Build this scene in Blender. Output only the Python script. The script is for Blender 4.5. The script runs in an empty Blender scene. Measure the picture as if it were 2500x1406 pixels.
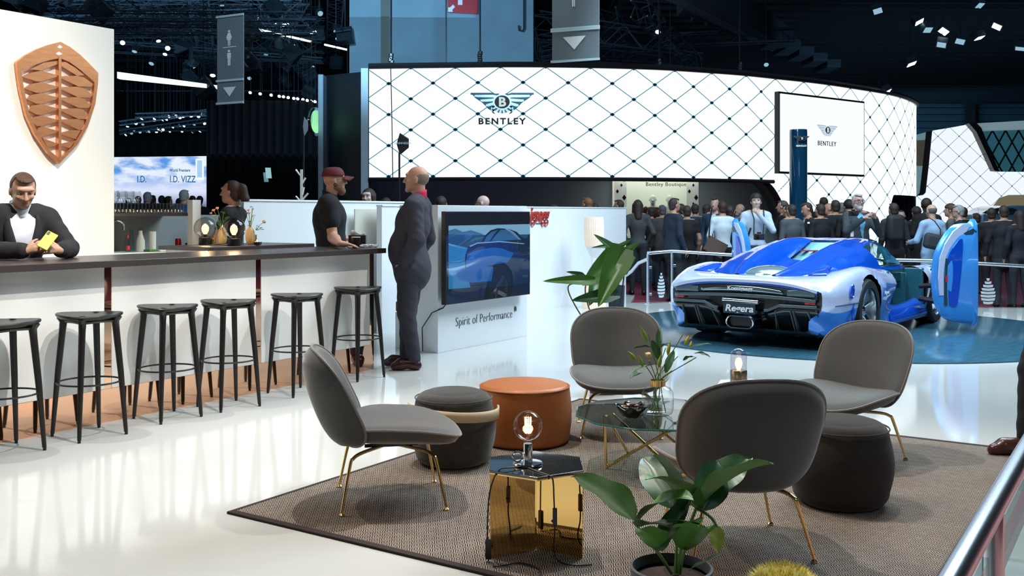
import bpy, math, random
import numpy as np
from mathutils import Vector, Matrix, Quaternion
C = bpy.context.scene.collection
S = bpy.context.scene
R = math.radians
random.seed(7)
# ---------------------------------------------------------------- camera, world, exposure, lights
FPX, HC, HY, CX = 2434.0, 1.42, 520.0, 1250.0
cam = bpy.data.cameras.new('camera'); camo = bpy.data.objects.new('camera', cam); C.objects.link(camo)
cam.sensor_width = 36; cam.sensor_fit = 'HORIZONTAL'; cam.lens = FPX / 2500 * 36
cam.shift_y = -(703 - HY) / 2500; cam.clip_end = 300; cam.clip_start = 0.05
camo.location = (0, 0, HC); camo.rotation_euler = (R(90), 0, 0)
S.camera = camo
S.view_settings.view_transform = 'Standard'; S.view_settings.look = 'None'
S.view_settings.gamma = 1; S.view_settings.use_curve_mapping = False
S.view_settings.exposure = -0.13
wd = bpy.data.worlds.new('hall'); S.world = wd; wd.use_nodes = True
wd.node_tree.nodes['Background'].inputs[0].default_value = (0.30, 0.55, 0.85, 1)
wd.node_tree.nodes['Background'].inputs[1].default_value = 0.022

def area(name, loc, tgt, sx, sy, power, col):
    l = bpy.data.lights.new(name, 'AREA'); l.shape = 'RECTANGLE'; l.size = sx; l.size_y = sy
    l.energy = power; l.color = col
    o = bpy.data.objects.new(name, l); C.objects.link(o); o.location = loc
    o.rotation_euler = (Vector(tgt) - Vector(loc)).to_track_quat('-Z', 'Y').to_euler()
    return o
def spot(name, loc, tgt, power, col, ang=60, rad=.08, blend=.5):
    l = bpy.data.lights.new(name, 'SPOT'); l.energy = power; l.color = col; l.spot_size = R(ang)
    l.spot_blend = blend; l.shadow_soft_size = rad
    o = bpy.data.objects.new(name, l); C.objects.link(o); o.location = loc
    o.rotation_euler = (Vector(tgt) - Vector(loc)).to_track_quat('-Z', 'Y').to_euler()
    return o
WARM = (1.0, .90, .76); NEUT = (1.0, .96, .90); COOL = (.50, .78, 1.0); CW = (.72, .89, 1.0)
area('bar_softlight', (-1.6, 4.2, 6.2), (-2.0, 6.4, .3), 4, 3, 80, WARM)
spot('lounge_spot', (-.9, 6.2, 6.4), (.3, 4.9, 0), 1150, NEUT, 62, .03)
spot('lounge_side_spot', (-3.8, 6.4, 6.2), (-.4, 5.1, 0), 600, WARM, 52, .03)
spot('stool_front_spot', (.3, 4.4, 6.4), (-3.2, 6.3, .6), 1400, NEUT, 50, .04, .8)
spot('stool_front_spot_far', (2.2, 7.6, 6.4), (-1.6, 8.1, .5), 900, NEUT, 32, .04, .8)
spot('stool_back_spot', (-6.2, 8.6, 6.8), (-2.2, 6.5, 0), 520, WARM, 46, .04)
spot('shield_spot', (-.6, 4.2, 6.6), (-4.9, 6.9, 1.9), 2300, NEUT, 50, .05, .8)
spot('rug_front_spot', (1.7, 6.2, 6.0), (1.3, 4.4, 0), 520, WARM, 56, .05)
area('stage_softlight', (5.2, 11.3, 7.0), (4.2, 10.2, 0), 6, 5, 1350, CW)
spot('car_rear_spot', (.5, 6.5, 6.5), (3.0, 11.0, .5), 1250, CW, 40)
spot('car_side_spot', (7.5, 7.5, 6.0), (4.2, 11.8, .5), 1250, COOL, 44)
spot('car_top_spot', (3.0, 14.5, 6.5), (3.8, 11.8, .8), 700, CW, 50)
area('partition_softlight', (.5, 10.5, 6.0), (.3, 13.5, .5), 3, 3, 230, CW)
area('crowd_softlight', (6.0, 15.0, 6.5), (5.0, 19.0, 1.2), 8, 3, 170, COOL)
area('hall_softlight', (0, 32, 9.8), (0, 34, 0), 40, 25, 450, (.35, .65, 1.0))
area('roof_fill_left', (-9, 30, 5.0), (-9, 34, 12), 16, 14, 480, (.40, .72, 1.0))  # added fill without a fixture, lifts the dark left trusses
area('roof_fill_right', (20, 40, 3.0), (20, 48, 10), 16, 14, 520, (.40, .72, 1.0))  # added fill from below for the slatted ceiling on the right
area('banner_fill', (-3.6, 13.5, 6.0), (-4.8, 17, 3.9), 1, 1, 75, CW)  # added fill aimed at the hanging sign to bring out its pictograms
spot('pillar_fill', (-4, 17, 6.0), (-1.5, 27, 7.5), 2600, (.42, .74, 1.0), 70, .3)  # invented lamp that brightens the concrete pillar
area('back_wall_fill', (22, 62, 3), (26, 74, 7), 20, 3, 1300, (.35, .68, 1.0))  # made-up wash that keeps the far wall from going black
area('near_rail_fill', (3.2, 1.0, 4.5), (1.6, 3.0, .3), 1.2, 1.2, 45, CW)  # unseen light put in to brighten the near rail and pink slab

# ---------------------------------------------------------------- geometry of the place
def gp(px, py, z=0.0):
    Y = (HC - z) * FPX / (py - HY); return Vector(((px - CX) / FPX * Y, Y, z))
def dp(px, py, Y):
    return Vector(((px - CX) / FPX * Y, Y, HC - (py - HY) / FPX * Y))
TH = R(33); U = Vector((math.sin(TH), math.cos(TH), 0)); V = Vector((math.cos(TH), -math.sin(TH), 0)); Z = Vector((0, 0, 1))
ANG_U = math.atan2(U.y, U.x)
def pl(px, py, c):
    d = Vector(((px - CX) / FPX, 1, -(py - HY) / FPX)); t = c / (d.x * V.x + d.y * V.y)
    return Vector((0, 0, HC)) + d * t
def uv(u, c, z=0.0):
    return U * u + V * c + Z * z

# ---------------------------------------------------------------- materials
MATS = {}
def _bsdf(m): return next(n for n in m.node_tree.nodes if n.type == 'BSDF_PRINCIPLED')
def mat(name, col, rough=.5, metal=0, emit=None, es=0, trans=0, coat=0, noise=0, nscale=20, bump=0, bscale=60, ior=1.45, spec=.5, sheen=0, stretch=None):
    if name in MATS: return MATS[name]
    m = bpy.data.materials.new(name); m.use_nodes = True; b = _bsdf(m); nt = m.node_tree
    b.inputs['Base Color'].default_value = (*col, 1); b.inputs['Roughness'].default_value = rough
    b.inputs['Metallic'].default_value = metal; b.inputs['Transmission Weight'].default_value = trans
    b.inputs['Coat Weight'].default_value = coat; b.inputs['Coat Roughness'].default_value = .03
    b.inputs['IOR'].default_value = ior; b.inputs['Specular IOR Level'].default_value = spec
    if sheen: b.inputs['Sheen Weight'].default_value = sheen; b.inputs['Sheen Roughness'].default_value = .35
    if emit: b.inputs['Emission Color'].default_value = (*emit, 1); b.inputs['Emission Strength'].default_value = es
    if noise or bump:
        tc = nt.nodes.new('ShaderNodeTexCoord'); mp = nt.nodes.new('ShaderNodeMapping')
        if stretch: mp.inputs['Scale'].default_value = stretch
        nt.links.new(tc.outputs['Object'], mp.inputs['Vector'])
    if noise:
        n = nt.nodes.new('ShaderNodeTexNoise'); n.inputs['Scale'].default_value = nscale; n.inputs['Detail'].default_value = 4
        r = nt.nodes.new('ShaderNodeMix'); r.data_type = 'RGBA'
        r.inputs['A'].default_value = (*[c * (1 - noise) for c in col], 1)
        r.inputs['B'].default_value = (*[min(1, c * (1 + noise)) for c in col], 1)
        nt.links.new(mp.outputs[0], n.inputs['Vector']); nt.links.new(n.outputs[0], r.inputs['Factor'])
        nt.links.new(r.outputs['Result'], b.inputs['Base Color'])
    if bump:
        n2 = nt.nodes.new('ShaderNodeTexNoise'); n2.inputs['Scale'].default_value = bscale; n2.inputs['Detail'].default_value = 3
        bp = nt.nodes.new('ShaderNodeBump'); bp.inputs['Strength'].default_value = bump; bp.inputs['Distance'].default_value = .01
        nt.links.new(mp.outputs[0], n2.inputs['Vector']); nt.links.new(n2.outputs[0], bp.inputs['Height']); nt.links.new(bp.outputs[0], b.inputs['Normal'])
    MATS[name] = m; return m
def emis(name, col, s): 
    return mat(name, (0, 0, 0), emit=col, es=s, rough=.4)
def thin_glass(name, tint=(1, 1, 1), fac=.08, rough=.01):
    if name in MATS: return MATS[name]
    m = bpy.data.materials.new(name); m.use_nodes = True; nt = m.node_tree; nt.nodes.clear()
    o = nt.nodes.new('ShaderNodeOutputMaterial'); mx = nt.nodes.new('ShaderNodeMixShader')
    t = nt.nodes.new('ShaderNodeBsdfTransparent'); t.inputs[0].default_value = (*tint, 1)
    g = nt.nodes.new('ShaderNodeBsdfGlossy'); g.inputs['Roughness'].default_value = rough
    f = nt.nodes.new('ShaderNodeLayerWeight'); f.inputs['Blend'].default_value = .5
    pw = nt.nodes.new('ShaderNodeMath'); pw.operation = 'POWER'; pw.inputs[1].default_value = 3.5; nt.links.new(f.outputs['Facing'], pw.inputs[0])
    a = nt.nodes.new('ShaderNodeMath'); a.operation = 'MULTIPLY_ADD'; a.inputs[1].default_value = .75; a.inputs[2].default_value = fac; a.use_clamp = True
    nt.links.new(pw.outputs[0], a.inputs[0]); nt.links.new(a.outputs[0], mx.inputs[0])
    nt.links.new(t.outputs[0], mx.inputs[1]); nt.links.new(g.outputs[0], mx.inputs[2]); nt.links.new(mx.outputs[0], o.inputs[0])
    MATS[name] = m; return m

# ---------------------------------------------------------------- mesh builder
def frame(ax):
    ax = ax.normalized(); t = Vector((0, 0, 1)) if abs(ax.z) < .95 else Vector((1, 0, 0))
    a = ax.cross(t).normalized(); return a, ax.cross(a).normalized()
class MB:
    def __init__(s): s.v = []; s.f = []; s.m = []; s.uv = None
    def add(s, vs, fs, mi=0):
        o = len(s.v); s.v += [tuple(v) for v in vs]; s.f += [tuple(i + o for i in f) for f in fs]; s.m += [mi] * len(fs); return s
    def box(s, c, size, mi=0, rz=0, M=None):
        hx, hy, hz = [q / 2 for q in size]; c = Vector(c)
        vs = [Vector((x, y, z)) for x in (-hx, hx) for y in (-hy, hy) for z in (-hz, hz)]
        if M is None: M = Matrix.Rotation(rz, 3, 'Z')
        vs = [c + M @ v for v in vs]
        return s.add(vs, [(0, 1, 3, 2), (4, 6, 7, 5), (0, 4, 5, 1), (2, 3, 7, 6), (0, 2, 6, 4), (1, 5, 7, 3)], mi)
    def obox(s, o, a, b, c, mi=0):
        o, a, b, c = map(Vector, (o, a, b, c)); vs = [o, o + a, o + a + b, o + b]; vs += [v + c for v in vs]
        return s.add(vs, [(0, 3, 2, 1), (4, 5, 6, 7), (0, 1, 5, 4), (1, 2, 6, 5), (2, 3, 7, 6), (3, 0, 4, 7)], mi)
    def tube(s, pts, r, n=8, mi=0, closed=False, cap=True, flat=1):
        pts = [Vector(p) for p in pts]; N = len(pts); rs = r if isinstance(r, (list, tuple)) else [r] * N
        vs = []; a = None
        for i, p in enumerate(pts):
            if closed: d = pts[(i + 1) % N] - pts[i - 1]
            else: d = pts[min(i + 1, N - 1)] - pts[max(i - 1, 0)]
            d.normalize()
            if a is None: a, b = frame(d)
            else:
                a = (a - d * a.dot(d)).normalized(); b = d.cross(a)
            for k in range(n):
                t = 2 * math.pi * k / n; vs.append(p + a * math.cos(t) * rs[i] + b * math.sin(t) * rs[i] * flat)
        fs = []
        for i in range(N if closed else N - 1):
            j = (i + 1) % N
            for k in range(n):
                l = (k + 1) % n; fs.append((i * n + k, i * n + l, j * n + l, j * n + k))
        if cap and not closed: fs += [tuple(range(n - 1, -1, -1)), tuple((N - 1) * n + k for k in range(n))]
        return s.add(vs, fs, mi)
    def lathe(s, prof, n=24, c=(0, 0, 0), mi=0, sx=1, sy=1, capb=True, capt=True):
        c = Vector(c); vs = []; N = len(prof)
        for r, z in prof:
            for k in range(n):
                t = 2 * math.pi * k / n; vs.append(c + Vector((r * math.cos(t) * sx, r * math.sin(t) * sy, z)))
        fs = [(i * n + k, i * n + (k + 1) % n, (i + 1) * n + (k + 1) % n, (i + 1) * n + k) for i in range(N - 1) for k in range(n)]
        if capb: fs.append(tuple(range(n - 1, -1, -1)))
        if capt: fs.append(tuple((N - 1) * n + k for k in range(n)))
        return s.add(vs, fs, mi)
    def ball(s, c, r, n=12, mi=0):
        rr = r if isinstance(r, (list, tuple)) else (r, r, r); m = n // 2; c = Vector(c)
        vs = []; fs = []
        for i in range(m + 1):
            a = math.pi * i / m
            for k in range(n):
                t = 2 * math.pi * k / n
                vs.append(c + Vector((rr[0] * math.sin(a) * math.cos(t), rr[1] * math.sin(a) * math.sin(t), -rr[2] * math.cos(a))))
        for i in range(m):
            for k in range(n): fs.append((i * n + k, i * n + (k + 1) % n, (i + 1) * n + (k + 1) % n, (i + 1) * n + k))
        return s.add(vs, fs, mi)
    def grid(s, fn, nu, nv, mi=0, cu=False):
        vs = [fn(i / (nu if cu else nu - 1) if nu > 1 else 0, j / (nv - 1)) for j in range(nv) for i in range(nu)]
        fs = []
        for j in range(nv - 1):
            for i in range(nu if cu else nu - 1):
                k = (i + 1) % nu; fs.append((j * nu + i, j * nu + k, (j + 1) * nu + k, (j + 1) * nu + i))
        return s.add(vs, fs, mi)
    def poly(s, pts, n=None, mi=0):
        """polygon; n = thickness vector"""
        pts = [Vector(p) for p in pts]; N = len(pts)
        if n is None: return s.add(pts, [tuple(range(N))], mi)
        n = Vector(n); vs = pts + [p + n for p in pts]
        return s.add(vs, [tuple(range(N - 1, -1, -1)), tuple(range(N, 2 * N))] + [(i, (i + 1) % N, N + (i + 1) % N, N + i) for i in range(N)], mi)
    def build(s, name, mats, parent=None, smooth=True, ang=35, bevel=0, subsurf=0, solid=0, loc=None, rz=None):
        me = bpy.data.meshes.new(name); me.from_pydata(s.v, [], s.f)
        if not isinstance(mats, (list, tuple)): mats = [mats]
        for m in mats: me.materials.append(m)
        if len(mats) > 1: me.polygons.foreach_set('material_index', s.m)
        if smooth:
            me.polygons.foreach_set('use_smooth', [True] * len(me.polygons)); me.set_sharp_from_angle(angle=R(ang))
        me.update()
        o = bpy.data.objects.new(name, me); C.objects.link(o)
        if parent: o.parent = parent
        if loc is not None: o.location = loc
        if rz is not None: o.rotation_euler.z = rz
        if bevel:
            b = o.modifiers.new('bevel', 'BEVEL'); b.width = bevel; b.segments = 3; b.limit_method = 'ANGLE'
        if solid:
            b = o.modifiers.new('solid', 'SOLIDIFY'); b.thickness = solid; b.offset = 0
        if subsurf:
            b = o.modifiers.new('sub', 'SUBSURF'); b.levels = subsurf; b.render_levels = subsurf
        return o
def tag(o, label=None, cat=None, group=None, kind=None):
    if label: o['label'] = label
    if cat: o['category'] = cat
    if group: o['group'] = group
    if kind: o['kind'] = kind
    return o
def thing(name, label, cat, loc=(0, 0, 0), rz=0, group=None):
    o = bpy.data.objects.new(name, None); C.objects.link(o); o.location = loc; o.rotation_euler = (0, 0, rz)
    o.empty_display_size = .1
    return tag(o, label, cat, group)
def dup(root, loc=None, rz=None, label=None, group=None, rot=None):
    r = root.copy(); C.objects.link(r)
    if loc is not None: r.location = loc
    if rz is not None: r.rotation_euler = (0, 0, rz)
    if rot is not None: r.rotation_euler = rot
    if label: r['label'] = label
    if group: r['group'] = group
    def rec(a, b):
        for ch in list(a.children):
            if ch.name.startswith('hanging_rod'): continue
            c = ch.copy(); C.objects.link(c); c.parent = b; rec(ch, c)
    rec(root, r)
    return r
def struct(name, mb, m, **k):
    o = mb.build(name, m, **k); o['kind'] = 'structure'; return o
def text(name, s, size, M, m, parent=None, ext=.002, align='CENTER', space=1, shear=0, bold=0, sx=1):
    cu = bpy.data.curves.new(name, 'FONT'); cu.body = s; cu.size = size; cu.extrude = ext; cu.align_x = align
    cu.space_character = space; cu.shear = shear; cu.offset = bold; cu.resolution_u = 3
    to = bpy.data.objects.new('tmp', cu); C.objects.link(to)
    bpy.context.view_layer.update(); dg = bpy.context.evaluated_depsgraph_get()
    me = bpy.data.meshes.new_from_object(to.evaluated_get(dg)); bpy.data.objects.remove(to)
    me.transform(M @ Matrix.Diagonal((sx, 1, 1, 1))); me.materials.clear(); me.materials.append(m)
    o = bpy.data.objects.new(name, me); C.objects.link(o)
    if parent: o.parent = parent
    return o
def fr(o, ax, ay):
    ax = Vector(ax).normalized(); ay = Vector(ay).normalized(); an = ax.cross(ay)
    M = Matrix((ax, ay, an)).transposed().to_4x4(); M.translation = Vector(o); return M
# ================================================================ the setting
M_floor = mat('white_gloss_floor', (.55, .555, .54), rough=.07, spec=.6, noise=.015, nscale=2)
M_white = mat('white_laminate', (.80, .79, .76), rough=.22, noise=.01, nscale=3)
M_whitec = mat('white_partition', (.80, .83, .86), rough=.12, noise=.01, nscale=3)
M_cream = mat('cream_wall', (.86, .82, .74), rough=.5, noise=.015, nscale=2)
M_blackwood = mat('dark_worktop', (.045, .036, .034), rough=.33, noise=.25, nscale=30, stretch=(1, 12, 1))
M_copper = mat('copper_mirror', (.98, .58, .38), rough=.04, metal=1)
M_chrome = mat('chrome', (.82, .84, .86), rough=.12, metal=1)
M_steel = mat('brushed_steel', (.62, .69, .75), rough=.26, metal=1)
M_brass = mat('brass', (.86, .62, .26), rough=.2, metal=1)
M_black = mat('black_plastic', (.012, .012, .014), rough=.35)
M_blackm = mat('black_matt', (.006, .008, .011), rough=.9, noise=.3, nscale=4)
M_carpet = mat('red_carpet', (.16, .012, .035), rough=.95, noise=.25, nscale=40, bump=.3, bscale=200)
M_dglass = thin_glass('clear_glass', (.93, .98, .97), .02)
M_glassr = thin_glass('rail_glass', (.80, .93, .95), .03)
M_curtain = mat('black_curtain', (.004, .006, .009), rough=.95, bump=.4, bscale=6, stretch=(8, 8, .2))

struct('floor', MB().poly([(-70, -6, -.06), (70, -6, -.06), (70, 90, -.06), (-70, 90, -.06)], (0, 0, -.1)), M_carpet, smooth=False)
RAILP = [(dp(1582, 618, 15.6).x, 15.6, .79), (dp(1641, 613, 15.8).x, 15.8, .816), (dp(1860, 627, 15.4).x, 15.4, .743), (dp(2280, 637, 15.0).x, 15.0, .70), (dp(2540, 652, 14.8).x, 14.8, .617), (9.6, 14.7, .6)]
CN = -.298
fp = [uv(-4, -9.4), uv(16.2, -9.4), uv(15.6, -7.6)] + [Vector((x + (-.25 if i == 0 else 0), y + .18, 0)) for i, (x, y, z) in enumerate(RAILP)] + [uv(17, CN + .22), uv(-4, CN + .22)]
struct('floor_stand', MB().poly([(p.x, p.y, -.055) for p in fp], (0, 0, .055)), M_floor, smooth=False)
# turntable disc
def disc_mat():
    m = mat('turntable_wood', (.028, .085, .125), rough=.16, noise=.55, nscale=5, stretch=(1, 6, 1)); return m
tt = MB().lathe([(2.78, 0), (2.78, .012), (2.765, .018)], 96).build('turntable', disc_mat(), loc=(4.0, 12.15, .001), rz=.6)
tag(tt, 'round dark blue-grey turntable plate set in the white floor under the blue car', 'turntable')
# walls
struct('wall_left', MB().obox(uv(-2.5, -8.07, 0), U * 8.13, V * .1, Z * 3.09), M_cream, smooth=False)
struct('wall_back_bar', MB().obox(uv(5.5, -8.75, 0), U * 2.2, V * .05, Z * 1.0), M_white, smooth=False)
pm = MB()
uA = (pl(592, 500, -8.0)).dot(U)
pm.obox(uv(uA, -8.05, 0), U * (9.9 - uA), V * .07, Z * 1.545)
pm.obox(uv(uA - .005, -8.06, 1.545), U * (9.92 - uA), V * .09, Z * .02)
struct('wall_partition_left', pm, M_whitec, smooth=False)
pm = MB(); pm.obox(uv(9.0, -7.75, 0), U * 6.4, V * .08, Z * 1.50); pm.obox(uv(9.0, -7.76, 1.50), U * 6.41, V * .1, Z * .015)
struct('wall_partition_right', pm, M_whitec, smooth=False)
# hall shell
M_ceil = mat('ceiling_dark', (.010, .020, .030), rough=.8, noise=.3, nscale=2)
struct('ceiling', MB().poly([(-60, -6, 12.5), (8, -6, 12.5), (8, 90, 12.5), (-60, 90, 12.5)], (0, 0, .2)), M_ceil, smooth=False)
cm = MB()
for k in range(46):   # long dark lamellae of the right hand ceiling
    y = 14 + k * 1.25; cm.box((34, y, 9.35), (60, .10, .5))
cm.poly([(4, 6, 9.7), (66, 6, 9.7), (66, 74, 9.7), (4, 74, 9.7)], (0, 0, .2))
struct('ceiling_lamellae', cm, mat('ceiling_slat', (.006, .012, .018), rough=.55), smooth=False)
bw = MB().box((10, 74, 5.2), (110, .4, 10.4))
for k in range(20): bw.box((10, 73.7, .6 + k * .5), (110, .12, .12))
M_bwall = mat('hall_back_wall', (.03, .075, .105), rough=.7)
struct('wall_back', bw, M_bwall, smooth=False)
hb = MB()
def beam(m, a, b, w, mi=0, n=4): m.tube([a, b], w, n, mi)
for x0 in (24.0, 38.0):
    beam(hb, (x0, 73, 9.6), (x0 + 9, 73, 3), .35); beam(hb, (x0 + 20, 73, 9.6), (x0 + 10, 73, 3), .35); beam(hb, (x0 + 9.6, 72.8, 10), (x0 + 9.6, 72.8, 0), .5)
tag(hb.build('wall_bracing', M_blackm, smooth=False), kind='structure')
struct('wall_hall_left', MB().box((-34, 40, 5), (.4, 90, 15)), M_blackm, smooth=False)

# ================================================================ bar
bar = thing('bar_counter', 'long white bar counter with copper strips and mirrored copper kick plate', 'bar counter', uv(5, -6.3))
def W(o, root):   # parts written in world coordinates under a root that stands elsewhere
    o.parent = root; o.matrix_parent_inverse = Matrix.LocRotScale(root.location, root.rotation_euler, None).inverted(); return o
CB = -5.996
u1 = pl(255, 700, CB).dot(U); u1b = pl(273, 700, CB).dot(U); u2 = pl(625, 700, CB).dot(U); u2b = pl(638, 700, CB).dot(U)
u3 = pl(903, 700, CB).dot(U); u3b = 6.93
for a, b in ((.6, u1), (u1b, u2), (u2b, u3)):
    W(MB().obox(uv(a, CB - .05, .225), U * (b - a), V * .05, Z * .83).build('front_panel', M_white, bevel=.003), bar)
for a, b in ((u1, u1b), (u2, u2b), (u3, u3b)):
    W(MB().obox(uv(a, CB - .06, .0), U * (b - a), V * .055, Z * 1.055).build('copper_strip', M_copper), bar)
W(MB().obox(uv(.6, CB - .05, .0), U * (u3 - .6), V * .048, Z * .224).build('kick_plate', M_copper), bar)
W(MB().obox(uv(6.88, -6.66, 0), U * .05, V * .61, Z * 1.055).build('end_panel', M_white), bar)
W(MB().obox(uv(.6, -6.68, .02), U * 6.3, V * .04, Z * 1.035).build('rear_panel', M_white), bar)
wt = MB().obox(uv(.5, -6.74, 1.056), U * 6.48, V * .845, Z * .045).build('worktop', M_blackwood, bevel=.004)
tag(wt, 'long dark grey worktop lying on the white bar counter', 'worktop')
ret = thing('return_counter', 'short dark-topped return counter behind the bar carrying globe lamps and vases', 'counter', uv(6.2, -7.3))
W(MB().obox(uv(5.75, -7.40, 0), U * 1.0, V * .62, Z * 1.095).build('cabinet', M_white), ret)
W(MB().obox(uv(5.7, -7.44, 1.096), U * 1.25, V * .68, Z * .034).build('counter_top', M_blackwood, bevel=.003), ret)
# copper shield on the cream wall
M_brush = mat('brushed_copper', (.88, .36, .16), rough=.34, metal=.85, noise=.22, nscale=9, stretch=(.4, 1, 5))
SC = -7.968
sh = thing('shield_emblem', 'large brushed copper shield emblem with feathered ribs on the cream wall', 'emblem', pl(137, 404, SC + .02))
def zp(pts, off=.012): return [pl(x / 4.134, 80 + y / 4.134, SC + off) for x, y in pts]
lo_ = [(145, 300), (160, 440), (180, 570), (240, 830), (330, 1030), (460, 1220), (575, 1325)]; li_ = [(195, 395), (205, 470), (218, 560), (268, 800), (352, 1000), (470, 1180), (578, 1275)]
ro_ = [(970, 410), (966, 520), (940, 720), (862, 950), (760, 1130), (575, 1325)]; ri_ = [(930, 500), (925, 600), (895, 750), (820, 960), (715, 1140), (578, 1275)]
for a_, b_ in ((lo_, li_), (ro_, ri_), ([(145, 300), (240, 228), (340, 175), (460, 128), (590, 95)], [(195, 395), (290, 345), (380, 308), (480, 278), (585, 260)]), ([(590, 95), (690, 150), (790, 228), (880, 315), (970, 410)], [(585, 260), (680, 300), (770, 365), (850, 430), (930, 500)])):
    m = MB()
    for k in range(len(a_) - 1): m.poly(zp([a_[k], a_[k + 1], b_[k + 1], b_[k]]), V * .034)
    W(m.build('frame', M_brush, smooth=False), sh)
W(MB().poly(zp([(565, 240), (592, 240), (592, 1290), (565, 1290)], .010), V * .040).build('spine', M_brush, smooth=False), sh)
lv = [[(285, 372), (420, 305), (566, 285), (566, 318), (400, 382)]] + [[(ox, y + 62), (300, y + 18) if ox < 300 else (ox + 20, y + 20), (400, y), (500, y + 28), (566, y + 45), (566, y + 58), (400, y + 108), (350, y + 108)] for y, ox in ((385, 205), (500, 225), (610, 248), (720, 270), (835, 300), (945, 345))] + [[(412, 1062), (566, 1120), (566, 1132), (462, 1155)]]
rv = [[(592, 300), (640, 295), (740, 352), (835, 430), (760, 436), (592, 330)]] + [[(592, y), (760, y - 5), (830, y + 12), (ox, y + 75), (ox - 12, y + 105), (775, y + 105), (592, y + 18)] for y, ox in ((440, 918), (550, 908), (655, 893), (768, 865), (876, 832))] + [[(592, 1010), (700, 985), (800, 985), (745, 1075), (592, 1025)], [(592, 1122), (745, 1090), (686, 1165), (592, 1138)]]
for q in lv + rv: W(MB().poly(zp(q, .014), V * .026).build('rib', M_brush, smooth=False), sh)
W(MB().poly(zp([(545, 150), (570, 128), (600, 150), (570, 165)], .0), V * .048).poly(zp([(530, 215), (560, 195), (598, 218), (560, 232)], .0), V * .048).build('top_cutouts', M_cream, smooth=False), sh)
# back bar niche
bb = thing('back_bar', 'grey glossy back bar niche with dark glass shelf beside the cream wall', 'back bar', uv(6.2, -8.4))
uL = 5.64; uP = pl(467, 500, -8.02).dot(U); uQ = pl(487, 500, -8.02).dot(U)
M_gsplash = mat('grey_backsplash', (.24, .27, .28), rough=.12, noise=.06, nscale=3)
W(MB().obox(uv(uL, -8.62, 0), U * (uP - uL + .9), V * .04, Z * 1.40).build('backsplash', M_gsplash), bb)
W(MB().obox(uv(uL, -8.62, 1.39), U * (uP - uL + .1), V * .55, Z * .03).build('shelf', M_blackwood), bb)
W(MB().obox(uv(uL, -8.6, 1.02), U * (uP - uL), V * .58, Z * .03).build('work_surface', M_white), bb)
W(MB().obox(uv(uL, -8.6, 0), U * (uP - uL), V * .55, Z * 1.02).build('cabinet', M_white), bb)
W(MB().obox(uv(uP, -8.08, 0), U * (uQ - uP), V * .08, Z * 1.55).build('end_post', M_white), bb)
# television block
tv_c = -6.13
blk = thing('display_block', 'white free-standing display block with a thin lettered slogan under the big screen', 'display block', uv(8.9, -6.4))
W(MB().obox(uv(8.06, -6.63, 0), U * 1.70, V * .5, Z * 1.5).build('body', M_whitec, bevel=.003), blk)
M_txt = mat('dark_lettering', (.06, .08, .11), rough=.5)
p0 = pl(1112, 797, tv_c + .004)
W(text('lettering', 'Spirit of Performance', .135, fr(p0, U, Z), M_txt, align='LEFT', sx=.93, bold=-.0032), blk)
pa = pl(1258, 757, tv_c + .004)
bm_ = MB()
gh = [(-.02, .0), (-.024, .02), (-.018, .036), (-.004, .044), (.012, .04), (.022, .028), (.024, .008), (.02, -.014), (.012, -.004), (.0, -.008), (-.01, -.018)]
bm_.poly([pa + U * x + Z * y for x, y in gh], V * .003)
W(bm_.build('ghost_mark', M_txt, smooth=False), blk)

# screen on the block
tv = thing('television', 'large black flat screen showing a dark sports car on a desert road', 'television', pl(1190, 745, tv_c + .1))
A, B_, D_, E_ = pl(1089, 516, tv_c + .12), pl(1295, 516, tv_c + .12), pl(1295, 717, tv_c + .12), pl(1088, 745, tv_c + .12)
zt, zb = A.z, E_.z; ua, ub = A.dot(U), B_.dot(U)
W(MB().obox(uv(ua, tv_c + .06, zb), U * (ub - ua), V * .055, Z * (zt - zb)).build('casing', M_black, bevel=.004), tv)
W(MB().obox(uv(ua + .25, tv_c, zb + .2), U * (ub - ua - .5), V * .065, Z * (zt - zb - .4)).build('wall_mount', M_black), tv)
def S_(px, py, k=0): return pl(px, py, tv_c + .1165 + k * .0004)
def scr(name, mats, polys, k):
    m = MB()
    for mi, pts in polys: m.poly([S_(x, y, k + i_ * .3) for i_, (x, y) in [(0, q) for q in pts]], None, mi)
    return W(m.build(name, mats, smooth=False), tv)
e = lambda n, c, s=1: emis(n, c, s)
ap = lambda x: (516, 745 - (x - 1088) / 207 * 28)
yb = lambda x: 745 - (x - 1088) / 207 * 28
scr('screen_sky', [e('tv_sky', (.20, .42, .62))], [(0, [(1095, 551), (1294, 547), (1294, 600), (1095, 600)])], 0)
scr('screen_hills', [e('tv_hills', (.05, .16, .33)), e('tv_land', (.015, .07, .15))], [(0, [(1095, 563), (1112, 558), (1130, 566), (1150, 562), (1175, 570), (1185, 575), (1095, 575)]), (1, [(1095, 572), (1200, 574), (1294, 572), (1294, 612), (1095, 600)])], 1)
scr('screen_road', [e('tv_road', (.02, .18, .42)), e('tv_line', (.45, .70, .85))], [(0, [(1095, 594), (1150, 606), (1294, 612), (1294, 690), (1095, 706)]), (1, [(1095, 594), (1140, 606), (1138, 609), (1095, 598)])], 2)
scr('screen_car', [e('tv_car', (.006, .018, .045)), e('tv_carhi', (.01, .10, .36)), e('tv_glass', (.03, .12, .24)), e('tv_streak', (.18, .35, .55))], [
    (0, [(1135, 652), (1136, 622), (1143, 604), (1152, 594), (1175, 590), (1185, 574), (1198, 562), (1215, 557), (1240, 558), (1262, 566), (1275, 580), (1283, 583), (1294, 570), (1294, 690), (1230, 700), (1150, 704), (1142, 680)])], 3)
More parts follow.
